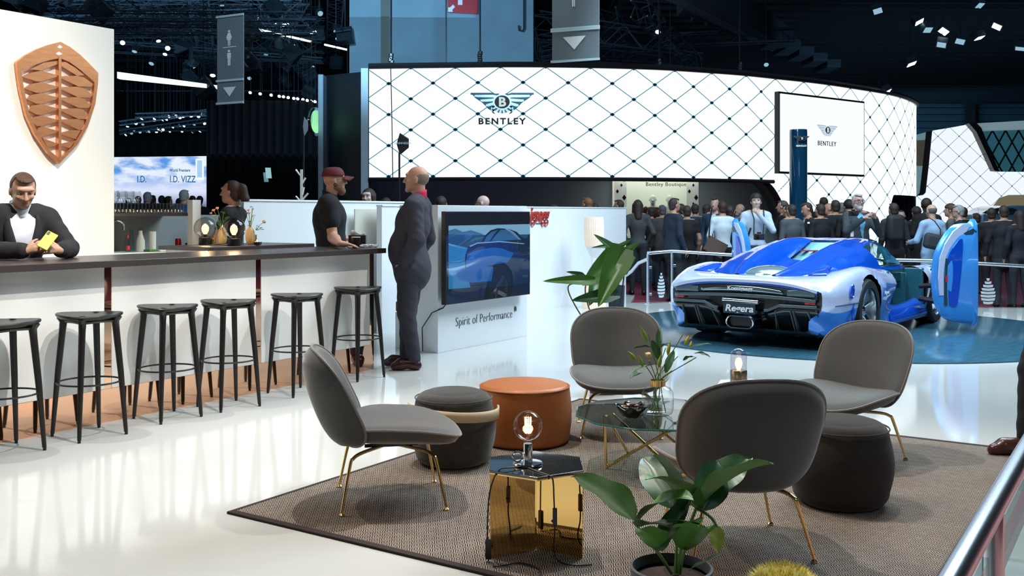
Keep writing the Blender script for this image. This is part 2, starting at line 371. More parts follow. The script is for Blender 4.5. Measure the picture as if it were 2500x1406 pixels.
scr('screen_car_glass', [e('tv_glass', (.03, .12, .24)), e('tv_streak', (.14, .28, .45)), e('tv_carhi', (.01, .10, .36))], [
    (0, [(1182, 590), (1188, 577), (1200, 566), (1216, 561), (1206, 572), (1196, 588)]), (0, [(1222, 561), (1240, 561), (1258, 570), (1270, 584), (1256, 586), (1200, 588), (1212, 572)]),
    (1, [(1230, 557), (1244, 565), (1266, 585), (1272, 585), (1256, 568), (1240, 558)]), (1, [(1146, 600), (1165, 592), (1220, 588), (1280, 594), (1280, 596), (1220, 591), (1165, 595), (1148, 603)]),
    (2, [(1137, 645), (1140, 622), (1160, 612), (1200, 604), (1225, 606), (1255, 618), (1240, 640), (1180, 650), (1140, 655)]), (2, [(1112, 672), (1130, 655), (1170, 648), (1205, 652), (1200, 686), (1150, 690), (1125, 684)])], 4)
# reflective glass pane of the screen
W(MB().obox(uv(ua + .01, tv_c + .119, zb + .01), U * (ub - ua - .02), V * .002, Z * (zt - zb - .02)).build('glass_pane', thin_glass('tv_glass_pane', (1, 1, 1), .02)), tv)
cb = [pl(1089, 742, tv_c + .05), pl(1082, 752, tv_c + .0), pl(1070, 757, tv_c + .01), pl(1055, 763, tv_c - .05), uv(8.02, -6.3, .25), uv(8.03, -6.3, .01)]
tag(MB().tube(cb, .006, 6).build('power_cable', M_black), 'thin black cable hanging from the lower left corner of the big screen', 'cable')
# red brand lettering on the right hand partition
kl = thing('wall_lettering', 'small red raised lettering high on the white partition right of the screen', 'sign', pl(1318, 545, -7.66))
W(text('letters', 'igsegg', .30, fr(pl(1292, 540, -7.664), U, Z), mat('red_letter', (.40, .04, .03), rough=.3), align='LEFT', shear=.35, sx=.74, ext=.015, bold=.006), kl)
W(text('small_print', 'SPIRIT OF PERFORMANCE', .03, fr(pl(1296, 548, -7.664), U, Z), M_txt, align='LEFT', ext=.002), kl)

# ================================================================ railings
def rail(name, label, pts, posts, glass, logo=None, r=.03, rp=.022, gz=(.06, -.09)):
    root = thing(name, label, 'railing', pts[0][:2] + (0,) if isinstance(pts[0], tuple) else (pts[0].x, pts[0].y, 0))
    W(MB().tube(pts, r, 14).build('handrail', M_steel), root)
    for p in posts:
        o = W(MB().tube([(p[0], p[1], 0), (p[0], p[1], p[2] - r * .5)], rp, 12).lathe([(.05, 0), (.05, .012), (.03, .02)], 16, (p[0], p[1], 0)).build('post', M_steel), root)
        b = MB()
        for z in (.15, p[2] * .72): b.box((p[0] + .03, p[1], z), (.06, .03, .035), rz=.0)
        W(b.build('clamp', M_chrome, bevel=.004), root)
    for a, b in glass:
        a = Vector(a); b = Vector(b); d = (b - a); d.z = 0; L = d.length; d.normalize(); n = Vector((-d.y, d.x, 0)) * .012
        m = MB(); q = [a + d * .06, b - d * .06]
        m.poly([(q[0].x, q[0].y, gz[0]), (q[1].x, q[1].y, gz[0]), (q[1].x, q[1].y, b.z + gz[1]), (q[0].x, q[0].y, a.z + gz[1])], n)
        W(m.build('glass_panel', M_glassr, smooth=False), root)
    return root
P = RAILP
def onr(px, i):
    a, b = Vector(P[i]), Vector(P[i + 1]); k = (px - CX) / FPX
    t = (k * a.y - a.x) / ((b.x - a.x) - k * (b.y - a.y)); return a + (b - a) * t
q1 = onr(1793, 1)
fr_ = rail('glass_railing', 'steel and glass railing behind the blue car with pale shield marks on the glass', [Vector(p) for p in P],
     [P[0], P[1], q1, onr(2010, 2), onr(2350, 3)], [(P[0], P[1]), (P[1], q1), (q1, P[2]), (P[2], onr(2010, 2)), (onr(2010, 2), P[3]), (P[3], onr(2350, 3)), (onr(2350, 3), P[4]), (P[4], P[5])])
# shield marks on the glass
def shield_marks(c, ax, w, h, m, nrm):
    mb = MB(); ax = Vector(ax)
    for i in range(8):
        z0 = h * (.5 - i / 8.0); t = (i + .5) / 8; ww = w * .5 * math.sin(math.pi * (.12 + .86 * (1 - t) ** .75)) 
        z1 = z0 - h / 8 * .72
        mb.poly([c + Z * z0 * 1 - ax * ww, c + Z * (z0 - h * .02), c + Z * z0 + ax * ww, c + Z * z1 + ax * ww * .9, c + Z * (z1 - h * .02), c + Z * z1 - ax * ww * .9], nrm)
    return mb
M_frost = mat('frosted_mark', (.45, .52, .56), rough=.5)
for px, i, zc in ((1614, 0, .28), (2412, 3, .25)):
    p = onr(px, i); dd = (Vector(P[i + 1]) - Vector(P[i])); dd.z = 0; dd.normalize(); n = Vector((dd.y, -dd.x, 0))
    c = Vector((p.x, p.y, zc)) + n * .004
    W(shield_marks(c, dd, .15 if i == 0 else .22, .40, M_frost, n * .002).build('shield_mark', M_frost, smooth=False), fr_)
# curving handrail end towards the white wall
sw = [Vector(P[0]) + Vector((0, 0, -.09)), dp(1560, 642, 15.7), dp(1543, 662, 15.9), dp(1528, 672, 16.1), dp(1516, 675, 16.3)]
tag(MB().tube(sw, .03, 12).build('ramp_handrail', M_steel), 'short steel handrail curving down from the glass railing to the white partition', 'handrail')
nr = [uv(t, CN, .79) for t in (.6, 16.5)]
pp = pl(2425, 1300, CN); up = pp.dot(U)
rail('near_railing', 'steel handrail with glass panel in the lower right foreground', nr, [tuple(uv(up, CN, .79)), tuple(uv(up + 2.2, CN, .79)), tuple(uv(up + 4.6, CN, .79))],
     [(uv(.7, CN, .79), uv(up, CN, .79)), (uv(up, CN, .79), uv(up + 2.2, CN, .79)), (uv(up + 2.2, CN, .79), uv(up + 4.6, CN, .79)), (uv(up + 4.6, CN, .79), uv(up + 9, CN, .79))], r=.024)
# added pink slab: red carpet outside, paled by reflections in the glass
hd = tag(MB().obox(uv(-1, CN + .50, -.05), U * 8, V * .05, Z * .60).build('carpet_slab', mat('washed_carpet_pink', (.80, .40, .38), rough=.45, noise=.08, nscale=4), bevel=.004), 'added dusty pink slab standing for carpet seen through the glass in the lower right corner', 'wall')

# ================================================================ Bentley stand
top = [(-3.19, 22.25), (-1.6, 22.1), (0, 22.0), (1.6, 22.1), (3.2, 22.4), (4.35, 22.85), (5.4, 23.35), (6.4, 24.0), (7.6, 24.8), (8.8, 25.8), (10.2, 27.1), (11.3, 28.5), (12.25, 30.2), (12.55, 31.8), (12.4, 33.5)]
def cr(pts, n):
    out = []; P_ = [Vector(p) for p in pts]
    P_ = [P_[0] * 2 - P_[1]] + P_ + [P_[-1] * 2 - P_[-2]]
    for i in range(1, len(P_) - 2):
        a, b, c, d = P_[i - 1:i + 3]
        for k in range(n):
            t = k / n; out.append(.5 * ((2 * b) + (c - a) * t + (2 * a - 5 * b + 4 * c - d) * t * t + (3 * b - a - 3 * c + d) * t ** 3))
    out.append(P_[-2]); return out
crv = cr([(x, y, 0) for x, y in top], 8)
SL = [0]
for a, b in zip(crv, crv[1:]): SL.append(SL[-1] + (b - a).length)
ZT, ZB = 4.63, 2.20
def led_mat(name, pw, ph, du, dv, strength=1.25, lw=.018, nr_=.06):
    m = bpy.data.materials.new(name); m.use_nodes = True; nt = m.node_tree; nt.nodes.clear(); N = nt.nodes.new; L = nt.links.new
    uvn = N('ShaderNodeUVMap'); sp = N('ShaderNodeSeparateXYZ'); L(uvn.outputs[0], sp.inputs[0])
    def math_(op, a, b=None):
        n = N('ShaderNodeMath'); n.operation = op
        for i, x in enumerate((a, b)):
            if x is None: continue
            if isinstance(x, (int, float)): n.inputs[i].default_value = x
            else: L(x, n.inputs[i])
        return n.outputs[0]
    u = math_('DIVIDE', math_('SUBTRACT', sp.outputs[0], du), pw); v = math_('DIVIDE', math_('SUBTRACT', sp.outputs[1], dv), ph)
    def dist(x): return math_('ABSOLUTE', math_('SUBTRACT', math_('FRACT', math_('ADD', x, .5)), .5))
    a = dist(math_('ADD', u, v)); b = dist(math_('SUBTRACT', u, v))
    mn = math_('MINIMUM', a, b); line = math_('LESS_THAN', mn, lw)
    node = math_('LESS_THAN', math_('MAXIMUM', a, b), nr_)
    mx = N('ShaderNodeMix'); mx.data_type = 'RGBA'; mx.inputs['A'].default_value = (.88, .95, 1, 1); mx.inputs['B'].default_value = (.09, .26, .32, 1)
    L(line, mx.inputs['Factor']); m2 = N('ShaderNodeMix'); m2.data_type = 'RGBA'; m2.inputs['B'].default_value = (.0, .02, .035, 1)
    L(mx.outputs['Result'], m2.inputs['A']); L(node, m2.inputs['Factor'])
    em = N('ShaderNodeEmission'); em.inputs[1].default_value = strength; L(m2.outputs['Result'], em.inputs[0])
    o = N('ShaderNodeOutputMaterial'); L(em.outputs[0], o.inputs[0]); return m
def strip(name, cv, s, z0, z1, m, thick=.25, cut=None, bot=None):
    """curved upright screen, front = near side, with real thickness"""
    me = bpy.data.meshes.new(name); vs = []; fs = []; uvs = []; mis = []; nz = 26
    N = len(cv)
    for i in range(N): 
        zi = bot(s[i]) if bot else z0
        for j in range(nz): vs.append((cv[i].x, cv[i].y, zi + (z1 - zi) * j / (nz - 1)))
    for i in range(N - 1):
        for j in range(nz - 1):
            zc = z0 + (z1 - z0) * (j + .5) / (nz - 1)
            if cut and cut((s[i] + s[i + 1]) / 2, zc): continue
            fs.append((i * nz + j, (i + 1) * nz + j, (i + 1) * nz + j + 1, i * nz + j + 1))
            uvs += [(s[i], vs[i * nz + j][2]), (s[i + 1], vs[(i + 1) * nz + j][2]), (s[i + 1], vs[i * nz + j + 1][2]), (s[i], vs[i * nz + j + 1][2])]
    me.from_pydata(vs, [], fs); ul = me.uv_layers.new(name='UVMap')
    ul.data.foreach_set('uv', [c for q in uvs for c in q]); me.materials.append(m)
    if isinstance(thick, (int, float)) and thick:
        me.materials.append(M_black)
    o = bpy.data.objects.new(name, me); C.objects.link(o)
    if thick:
        md = o.modifiers.new('solid', 'SOLIDIFY'); md.thickness = thick; md.offset = -1; md.material_offset = 1; md.material_offset_rim = 1
    return o
bent = thing('exhibition_screen_wall', 'long curved white luminous wall with diamond lattice and winged B emblem', 'led wall', (0, 22, 0))
# lattice: node column at x=949px, row at y=204
s949 = (dp(949, 204, 22.2).x - crv[0].x)
led = led_mat('led_diamonds', 1.0, .69, s949, dp(949, 204, 22.2).z)
W(strip('screen', crv, SL, ZB + .0, ZT, led), bent)
# lower skirt on the right part reaching to the floor
i0 = next(i for i, p in enumerate(crv) if p.x / p.y * FPX + CX > 1868)
i1 = next(i for i, p in enumerate(crv) if p.x / p.y * FPX + CX > 2178)
SA, SB = SL[i0] - .2, SL[i1]
def botf(s_):
    if s_ < SA: return 2.2
    d = s_ - SA
    if d < 1.25: return max(0, 2.2 * (max(0, 1 - (d / 1.25) ** 1.9)) ** .75)
    e_ = SB - s_
    if e_ < 0: return 1.92
    if e_ < .55: return 1.92 * (1 - e_ / .55) ** .35
    return 0.0
# resample the curve finely for the cut edge
s2 = []; c2_ = []
for q in range(0, 181):
    st_ = SL[i0 - 2] + (SL[-1] - SL[i0 - 2]) * q / 180; j_ = min(max(0, next((k for k in range(len(SL)) if SL[k] > st_), len(SL)) - 1), len(crv) - 2)
    c2_.append(crv[j_].lerp(crv[j_ + 1], (st_ - SL[j_]) / (SL[j_ + 1] - SL[j_]))); s2.append(st_)
W(strip('lower_screen', c2_, s2, 0, ZB, led_mat('led_diamonds_low', 1.0, .69, s949, dp(949, 204, 22.2).z), thick=.03, bot=botf), bent)
tr = MB(); tr.tube([p + Vector((0, -.03, ZT + .06)) for p in crv], .07, 6); tr.tube([p + Vector((0, .25, ZT + .12)) for p in crv], .05, 6)
W(tr.build('top_truss', M_black), bent)
tr = MB(); tr.tube([p + Vector((0, -.02, ZB - .03)) for p in crv[:i0 + 2]], .05, 6)
W(tr.build('lower_edge', M_black), bent)
arch = MB()
pr = []
for k in range(22):
    s_ = SA + 1.25 * k / 21; j = max(0, next((q for q in range(len(SL)) if SL[q] > s_), len(SL) - 1) - 1); f_ = (s_ - SL[j]) / (SL[j + 1] - SL[j]); p = crv[j].lerp(crv[j + 1], f_)
    pr.append(Vector((p.x, p.y + .02, botf(s_) - .01)))
def archf(a, b):
    x = a * (len(pr) - 1); j = min(int(x), len(pr) - 2); p = pr[j].lerp(pr[j + 1], x - j); return p + Vector((-.05, 1.2 * b, 0))
arch.grid(archf, 28, 2)
W(arch.build('archway_reveal', M_black, solid=.04), bent)
# dark side of the stand with pale edge strip
W(MB().obox((crv[0].x - .02, 22.24, 1.2), (-.16, 0, 0), (0, .1, 0), (0, 0, 3.45)).build('pale_edge_strip', mat('pale_edge', (.35, .48, .58), rough=.5)), bent)
sa, sb = dp(893, 178, 22.4), dp(787, 183, 26.0)
W(MB().poly([(sa.x, 22.4, 4.6), (sb.x, 26, 5.0), (sb.x, 26, .0), (sa.x, 22.4, .0)], (.1, .2, 0)).build('dark_side_wall', mat('dark_side', (.012, .022, .032), rough=.6), smooth=False), bent)
# wings emblem and word
def winged(root, c, ax, w, dark, light, nrm, mk):
    """winged B emblem; c centre of the oval, ax horizontal unit vector, w total width"""
    k = w / 2.0; mb = MB(); n = Vector(nrm)
    Q = lambda x, y, d=0: c + ax * x * k + Z * y * k + n * d
    for sgn in (-1, 1):
        for i in range(9):       # feathers fanning from the oval
            t = i / 8; a0 = .30 + .04 * t; y0 = .26 - .50 * t
            x1 = 1.0 - .72 * t ** .85; y1 = .27 - .60 * t ** 1.05
            mb.poly([Q(sgn * (.12), y0 * .5 + .10), Q(sgn * a0, y0 + .03), Q(sgn * x1, y1 + .02), Q(sgn * (x1 + .0), y1 - .035), Q(sgn * (x1 - .07), y1 - .05), Q(sgn * a0, y0 - .055), Q(sgn * .10, y0 * .5)][::sgn], n * (.012 + .002 * (i % 2)), i % 2)
    for sgn in (-1, 1): mb.poly([Q(sgn * x, y) for x, y in ((.1, .27), (.35, .25), (.97, .27), (.86, .13), (.62, -.03), (.44, -.22), (.30, -.30), (.1, -.2))][::sgn], n * .008, 0)
    for i in range(13):          # tail feathers round the lower half
        a = R(-155 + 130 * i / 12); b = R(4.4)
        mb.poly([Q(.22 * math.cos(a - b), -.02 + .24 * math.sin(a - b)), Q(.36 * math.cos(a - b), -.02 + .34 * math.sin(a - b)), Q(.36 * math.cos(a + b), -.02 + .34 * math.sin(a + b)), Q(.22 * math.cos(a + b), -.02 + .24 * math.sin(a + b))], n * .014, i % 2)
    W(mb.build('wings', [dark, light], smooth=False), root)
    el = lambda rx, ry: [Q(rx * math.cos(R(i * 10)), -.0 + ry * math.sin(R(i * 10))) for i in range(36)]
    W(MB().poly([p + n * .014 for p in el(.29, .25)], n * .008).build('oval_rim', light, smooth=False), root)
    W(MB().poly([p + n * .022 for p in el(.24, .205)], n * .006).build('oval', M_black, smooth=False), root)
    W(text('letter', 'B', .40 * k, fr(Q(0, -.135, .030), ax, Z), mk, ext=.004, bold=.014 * k, sx=1.05), root)
M_wingd = mat('wing_dark', (.02, .07, .11), rough=.25, metal=.7); M_wingl = mat('wing_light', (.30, .48, .58), rough=.2, metal=.8)
M_pale = emis('pale_letter', (.62, .80, .84), 1)
em1 = thing('winged_emblem', 'dark metal winged B emblem mounted on the luminous diamond wall', 'emblem', dp(1226, 248, 21.9))
winged(em1, dp(1226, 249, 21.96), Vector((1, 0, 0)), 154 * 22 / FPX, M_wingd, M_wingl, Vector((0, -1, 0)), M_pale)
M_ink = mat('black_ink', (.005, .012, .018), rough=.5)
wl = text('brand_lettering', 'BENTLEY', .19, fr(dp(1225, 303, 21.96), (1, 0, 0), Z), M_ink, align='CENTER', space=1.28, sx=1.12, ext=.01, bold=.006)
tag(wl, 'wide black capital lettering below the dark winged emblem on the luminous wall', 'sign')
# flat second screen on the right of the curve
scA = Vector((dp(1897, 225, 23.6).x, 23.45, 0)); scB = Vector((dp(2107, 225, 25.7).x, 25.6, 0)); ax2 = (scB - scA).normalized(); n2 = Vector((ax2.y, -ax2.x, 0))
z2t = HC + (520 - 228) / FPX * 23.45; z2b = HC + (520 - 418) / FPX * 23.45
sc2 = thing('flat_screen', 'flat white square screen with pale winged emblem hung on the curved luminous wall', 'screen', (scA + scB) / 2)
W(MB().obox(scA + Z * (z2b - .05), ax2 * (scB - scA).length, Z * (z2t - z2b + .1), n2 * -.12).build('frame', M_black), sc2)
W(MB().obox(scA + Z * z2b + ax2 * .05, ax2 * ((scB - scA).length - .1), Z * (z2t - z2b), n2 * .02).build('panel', emis('white_panel', (.93, .97, 1), 1.15)), sc2)
c2 = scA.lerp(scB, .53) + n2 * .03; c2.z = dp(2013, 318, c2.y).z
winged(sc2, c2, ax2, .82, emis('pw1', (.45, .58, .72), 1), emis('pw2', (.72, .80, .90), 1), n2, M_pale)
W(text('word', 'BENTLEY', .165, fr(Vector((c2.x, c2.y, dp(2013, 356, c2.y).z)), ax2, Z), M_ink, align='CENTER', space=1.2, ext=.004), sc2)
# tall totem
to = thing('totem', 'tall round dark blue glossy totem with a small winged badge on it', 'totem', (dp(1947, 500, 19.5).x, 19.5, -.05))
W(MB().lathe([(.17, 0), (.17, 3.05), (.165, 3.1)], 32, (dp(1949, 500, 19.5).x, 19.5, -.05)).build('column', mat('totem_blue', (.005, .05, .11), rough=.08, coat=1)), to)
winged(to, Vector((dp(1957, 338, 19.3).x, 19.29, dp(1957, 338, 19.3).z)), Vector((1, 0, 0)), .30, M_steel, M_chrome, Vector((0, -1, 0)), M_pale)
W(text('badge_word', 'BENTLEY', .05, fr(Vector((dp(1957, 358, 19.3).x, 19.31, dp(1957, 358, 19.3).z)), (1, 0, 0), Z), M_pale, ext=.012), to)
# grey wall, boutique
struct('wall_grey', MB().box((1.75, 26.0, 1.1), (10.5, .1, 2.3)), mat('grey_wall', (.30, .38, .44), rough=.45, noise=.08, nscale=2), smooth=False)
bq = thing('boutique', 'lit boutique window lettered above with lattice-decorated sides', 'shop window', (dp(1600, 600, 25.2).x, 25.4, -.05))
bx0, bx1 = dp(1502, 500, 25).x, dp(1704, 500, 25).x
W(MB().box(((bx0 + bx1) / 2, 25.7, 1.15), (bx1 - bx0, .08, 2.4)).build('back_panel', mat('boutique_panel', (.72, .74, .66), rough=.4, emit=(.75, .80, .68), es=.30)), bq)
W(MB().box(((bx0 + bx1) / 2, 25.1, 2.32), (bx1 - bx0, 1.1, .06)).build('light_soffit', emis('soffit', (1, .97, .85), 2.2)), bq)
M_dia = mat('maroon_diamond', (.10, .01, .02), rough=.4)
for xx in (bx0 + .12, bx1 - .16):
    W(MB().box((xx, 24.9, 1.15), (.30, .06, 2.4)).build('side_panel', mat('panel_white', (.8, .8, .74), rough=.4, emit=(.8, .82, .75), es=.35)), bq)
    d = MB()
    for k in range(15):
        z_ = .1 + k * .155; ox = (-.08, .02, .09)[k % 3]; r_ = (.055, .075, .045)[(k * 2) % 3]
        d.poly([(xx + ox - r_ * .7, 24.86, z_), (xx + ox, 24.86, z_ - r_), (xx + ox + r_ * .7, 24.86, z_), (xx + ox, 24.86, z_ + r_)], (0, .01, 0))
    W(d.build('diamond_pattern', M_dia, smooth=False), bq)
W(text('shop_name', 'Bentley Boutique', .135, fr(dp(1626, 454, 24.8), (1, 0, 0), Z), M_ink, space=1.08, ext=.01), bq)
W(MB().poly([(bx0, 24.75, 0), (bx1, 24.75, 0), (bx1, 24.75, 2.25), (bx0, 24.75, 2.25)], (0, .01, 0)).build('shop_glass', M_dglass, smooth=False), bq)
dk = tag(MB().box((dp(1650, 600, 21.5).x, 21.6, .42), (3.2, .5, .95)).build('reception_desk', mat('dark_desk', (.03, .035, .045), rough=.4), bevel=.01), 'dark reception desk behind the crowd below the boutique window', 'desk')
tag(MB().box((dp(1600, 600, 21.3).x, 21.25, .91), (1.6, .5, .05)).build('desk_top', mat('pale_desk_top', (.5, .55, .56), rough=.3), bevel=.005), 'pale counter slab on the reception desk behind the crowd', 'desk top')
dr = MB()
for k in range(14): dr.box((dp(2185, 500, 31).x + k * .07 - .3, 31.0, 1.0), (.05, .08 if k % 2 else .14, 2.1))
tag(dr.build('drape', mat('grey_drape', (.06, .07, .08), rough=.9)), 'dark grey pleated drape in the gap below the curved wall end', 'curtain')

# second luminous building, right edge
def bp(px, py, Y=33): return dp(px, py, Y)
fac = thing('lattice_facade', 'white luminous diamond facade with rounded windows at the right edge', 'facade', (bp(2400, 520).x, 33, 0))
out = [(2276, 319), (2330, 310), (2366, 303), (2380, 306), (2388, 318), (2426, 412), (2434, 419), (2560, 420), (2560, 475), (2462, 476), (2440, 483), (2422, 505), (2416, 570), (2416, 640), (2225, 640), (2228, 480), (2254, 476), (2260, 470), (2268, 400)]
pts = [bp(x, y) for x, y in out]
me = bpy.data.meshes.new('facade_skin'); vs = [(p.x, 33, p.z) for p in pts]; n_ = len(vs); vs2 = vs + [(x, 33.5, z) for x, y, z in vs]
me.from_pydata(vs2, [], [tuple(range(n_))] + [tuple(range(2 * n_ - 1, n_ - 1, -1))] + [(i, n_ + i, n_ + (i + 1) % n_, (i + 1) % n_) for i in range(n_)])
ul = me.uv_layers.new(name='UVMap')
for l in me.loops: v_ = me.vertices[l.vertex_index].co; ul.data[l.index].uv = (v_.x, v_.z)
me.materials.append(led_mat('led_facade', .70, .66, .1, 0, 1.1, .016, .035)); me.materials.append(M_black)
for i, p_ in enumerate(me.polygons): p_.material_index = 0 if i == 0 else 1
o = bpy.data.objects.new('facade_skin', me); C.objects.link(o); W(o, fac)
M_teal = mat('teal_glass_wall', (.04, .16, .22), rough=.3, emit=(.05, .22, .30), es=.35)
W(MB().poly([bp(x, y, 34.2) for x, y in [(2400, 300), (2560, 292), (2560, 420), (2400, 420)]], (0, .3, 0)).build('upper_room_wall', M_teal, smooth=False), fac)
lt = MB()
for k in range(-3, 5):
    for s_ in (-1, 1): lt.tube([bp(2455 + k * 32, 318, 34.0), bp(2455 + k * 32 + s_ * 56, 419, 34.0)], .03, 4)
W(lt.build('room_lattice', M_black), fac)
W(MB().poly([bp(x, y, 32.8) for x, y in [(2387, 301), (2560, 291), (2560, 312), (2400, 318)]], (0, .5, 0)).build('roof_slab', mat('roof_slab', (.42, .55, .60), rough=.4, emit=(.4, .6, .65), es=.35), smooth=False), fac)
W(MB().poly([bp(x, y, 32.7) for x, y in [(2366, 301), (2382, 298), (2396, 312), (2440, 419), (2428, 417), (2384, 322)]], (0, .6, 0)).build('window_reveal', M_black, smooth=False), fac)
W(MB().poly([bp(x, y, 35) for x, y in [(2410, 470), (2560, 470), (2560, 600), (2410, 600)]], (0, .2, 0)).build('lower_room_wall', mat('beige_room', (.40, .36, .24), rough=.5, emit=(.55, .48, .28), es=.30), smooth=False), fac)
W(MB().poly([bp(x, y, 36) for x, y in [(2236, 330), (2290, 318), (2290, 480), (2236, 480)]], (0, .2, 0)).build('room_between', mat('brown_room', (.12, .10, .08), rough=.5, emit=(.14, .12, .09), es=.3), smooth=False), fac)
W(MB().poly([bp(x, y, 35.5) for x, y in [(2230, 405), (2275, 405), (2262, 476), (2230, 476)]], (0, .2, 0)).build('balcony_front', mat('balcony_teal', (.25, .42, .48), rough=.3, emit=(.3, .5, .56), es=.4), smooth=False), fac)
W(MB().poly([bp(x, y, 35.6) for x, y in [(2238, 329), (2276, 319), (2276, 340), (2238, 342)]], (0, .2, 0)).build('pale_band', mat('balcony_teal', (1, 1, 1)), smooth=False), fac)
wc_ = thing('parked_car', 'light blue car roof and windows just above the heads at the far right', 'car', (bp(2440, 600, 30).x, 30, -.05))
rp_ = cr([tuple(bp(x, y, 30)) for x, y in [(2368, 524), (2392, 516), (2412, 506), (2440, 502), (2475, 503), (2510, 509), (2540, 518)]], 5)
W(MB().poly([(p.x, 29.2, p.z) for p in rp_] + [(rp_[-1].x, 29.2, .2), (rp_[0].x, 29.2, .2)], (0, 1.6, 0)).build('body', mat('pale_blue_paint', (.20, .42, .62), rough=.15, coat=1), bevel=.03), wc_)
W(MB().poly([bp(x, y, 29.1) for x, y in [(2398, 521), (2414, 511), (2440, 507), (2474, 508), (2492, 516), (2480, 523)]], (0, .05, 0)).build('side_window', mat('tinted_window', (.02, .05, .07), rough=.05), bevel=.01), wc_)
# ================================================================ roof, rigging, far hall
M_truss = mat('truss_steel', (.045, .075, .10), rough=.5, metal=.5)
M_trussl = mat('truss_steel_light', (.10, .16, .21), rough=.45, metal=.5)
def truss(a, b, w, m, step=None, label='dark steel lighting truss in the roof', group='steel trusses in the roof', rad=.03):
    a = Vector(a); b = Vector(b); d = b - a; L = d.length; d.normalize(); s, t = frame(d); step = step or w * 1.2
    mb = MB(); cs = [s * (i * w / 2) + t * (j * w / 2) for i, j in ((-1, -1), (1, -1), (1, 1), (-1, 1))]
    for c in cs: mb.tube([a + c, b + c], rad, 5)
    n = max(2, int(L / step))
    for k in range(n):
        p = a + d * (L * k / n); q = a + d * (L * (k + 1) / n)
        for i in range(4):
            e0, e1 = cs[i], cs[(i + 1) % 4]
            if k % 2: e0, e1 = e1, e0
            mb.tube([p + e0, q + e1], rad * .55, 3, cap=False)
    o = mb.build('lighting_truss', m, smooth=False); o['_reo'] = 1
    return tag(o, label, 'truss', group)
rnd = random.Random(11)
for k in range(11):      # running away from us
    px = 20 + k * 90 + rnd.uniform(-25, 25); y0 = rnd.uniform(24, 30)
    z = rnd.uniform(6.6, 9.0); X0 = (px - CX) / FPX * y0
    Y2_ = y0 + rnd.uniform(16, 26); X2_ = min(X0 + rnd.uniform(-6, 4), -.18 * Y2_)
    if px > 830: continue
    truss((X0, y0, z), (X2_, Y2_, z + rnd.uniform(-.4, .6)), rnd.uniform(.4, .65), rnd.choice((M_truss, M_trussl)), rad=.024, label='dark steel lighting truss running back under the roof on the left', group='roof trusses on the left')
for k in range(24):      # crossing the view
    Y = 24 + k * 1.6; z = 5.4 + rnd.uniform(0, 1.6) + .12 * (Y - 20); x0 = -.42 * Y - rnd.uniform(0, 4); x1 = min(-.175 * Y - .6, x0 + rnd.uniform(7, 14)); Y2_ = Y + rnd.uniform(-2.5, 2.5); x1 = min(x1, -.175 * Y2_ - .5)
    truss((x0, Y, z), (x1, Y2_, z + rnd.uniform(-.5, .5)), rnd.uniform(.32, .6), rnd.choice((M_truss, M_truss, M_trussl)), rad=.021, label='dark steel lighting truss crossing the roof on the left', group='crossing trusses on the left')
for (p, q, Y1, Y2, w) in (((1300, 60), (1640, 110), 30, 34, .7), ((1460, 120), (1700, 150), 36, 40, .6), ((1480, 40), (1560, 165), 33, 38, .6), ((1560, 20), (1700, 160), 30, 40, .5), ((1300, 120), (1600, 135), 42, 44, .7), ((1600, 100), (1940, 85), 38, 36, .45), ((1330, 95), (1350, 160), 30, 38, .6)):
    truss(dp(*p, Y1), dp(*q, Y2), w, M_trussl, label='dark steel truss in the roof between the pillar and the slatted ceiling', group='trusses right of the pillar')
# long diagonal roof beams
for i, (p, q, Y1, Y2, h, mm) in enumerate((((1500, -60), (1905, 135), 20, 48, .45, M_trussl), ((1555, -60), (1960, 150), 20, 50, .9, M_truss))):
    a, b = dp(*p, Y1), dp(*q, Y2)
    o = MB().obox(a, b - a, Vector((.45, 0, 0)), Z * h).build('roof_beam', mm, smooth=False)
    tag(o, ('pale grey flanged' if i == 0 else 'dark stepped-edge') + ' steel beam running diagonally back under the roof', 'beam')
st = MB()
for k in range(11):
    x = 1690 + k * 33; y = 12 + k * 15; p = dp(x, y, 30 + k * 1.6); st.box(p, (.62, 1.9, .36))
tag(st.build('cable_tray', mat('tray', (.03, .055, .075), rough=.6), smooth=False), 'stepped dark tray edge running down beside the slatted ceiling', 'cable tray')
for k in range(14):      # upper layer of thinner trusses
    Y = 30 + k * 2.2; z = 8.2 + rnd.uniform(0, 2.6); x0 = -.52 * Y + rnd.uniform(-2, 3); Y2_ = Y + rnd.uniform(-3, 3); x1 = min(-.18 * max(Y, Y2_) - .5, x0 + rnd.uniform(6, 12))
    truss((x0, Y, z), (x1, Y2_, z + rnd.uniform(-.6, .6)), rnd.uniform(.3, .55), M_truss, rad=.02, label='thin dark truss high under the roof on the left', group='high thin trusses on the left')
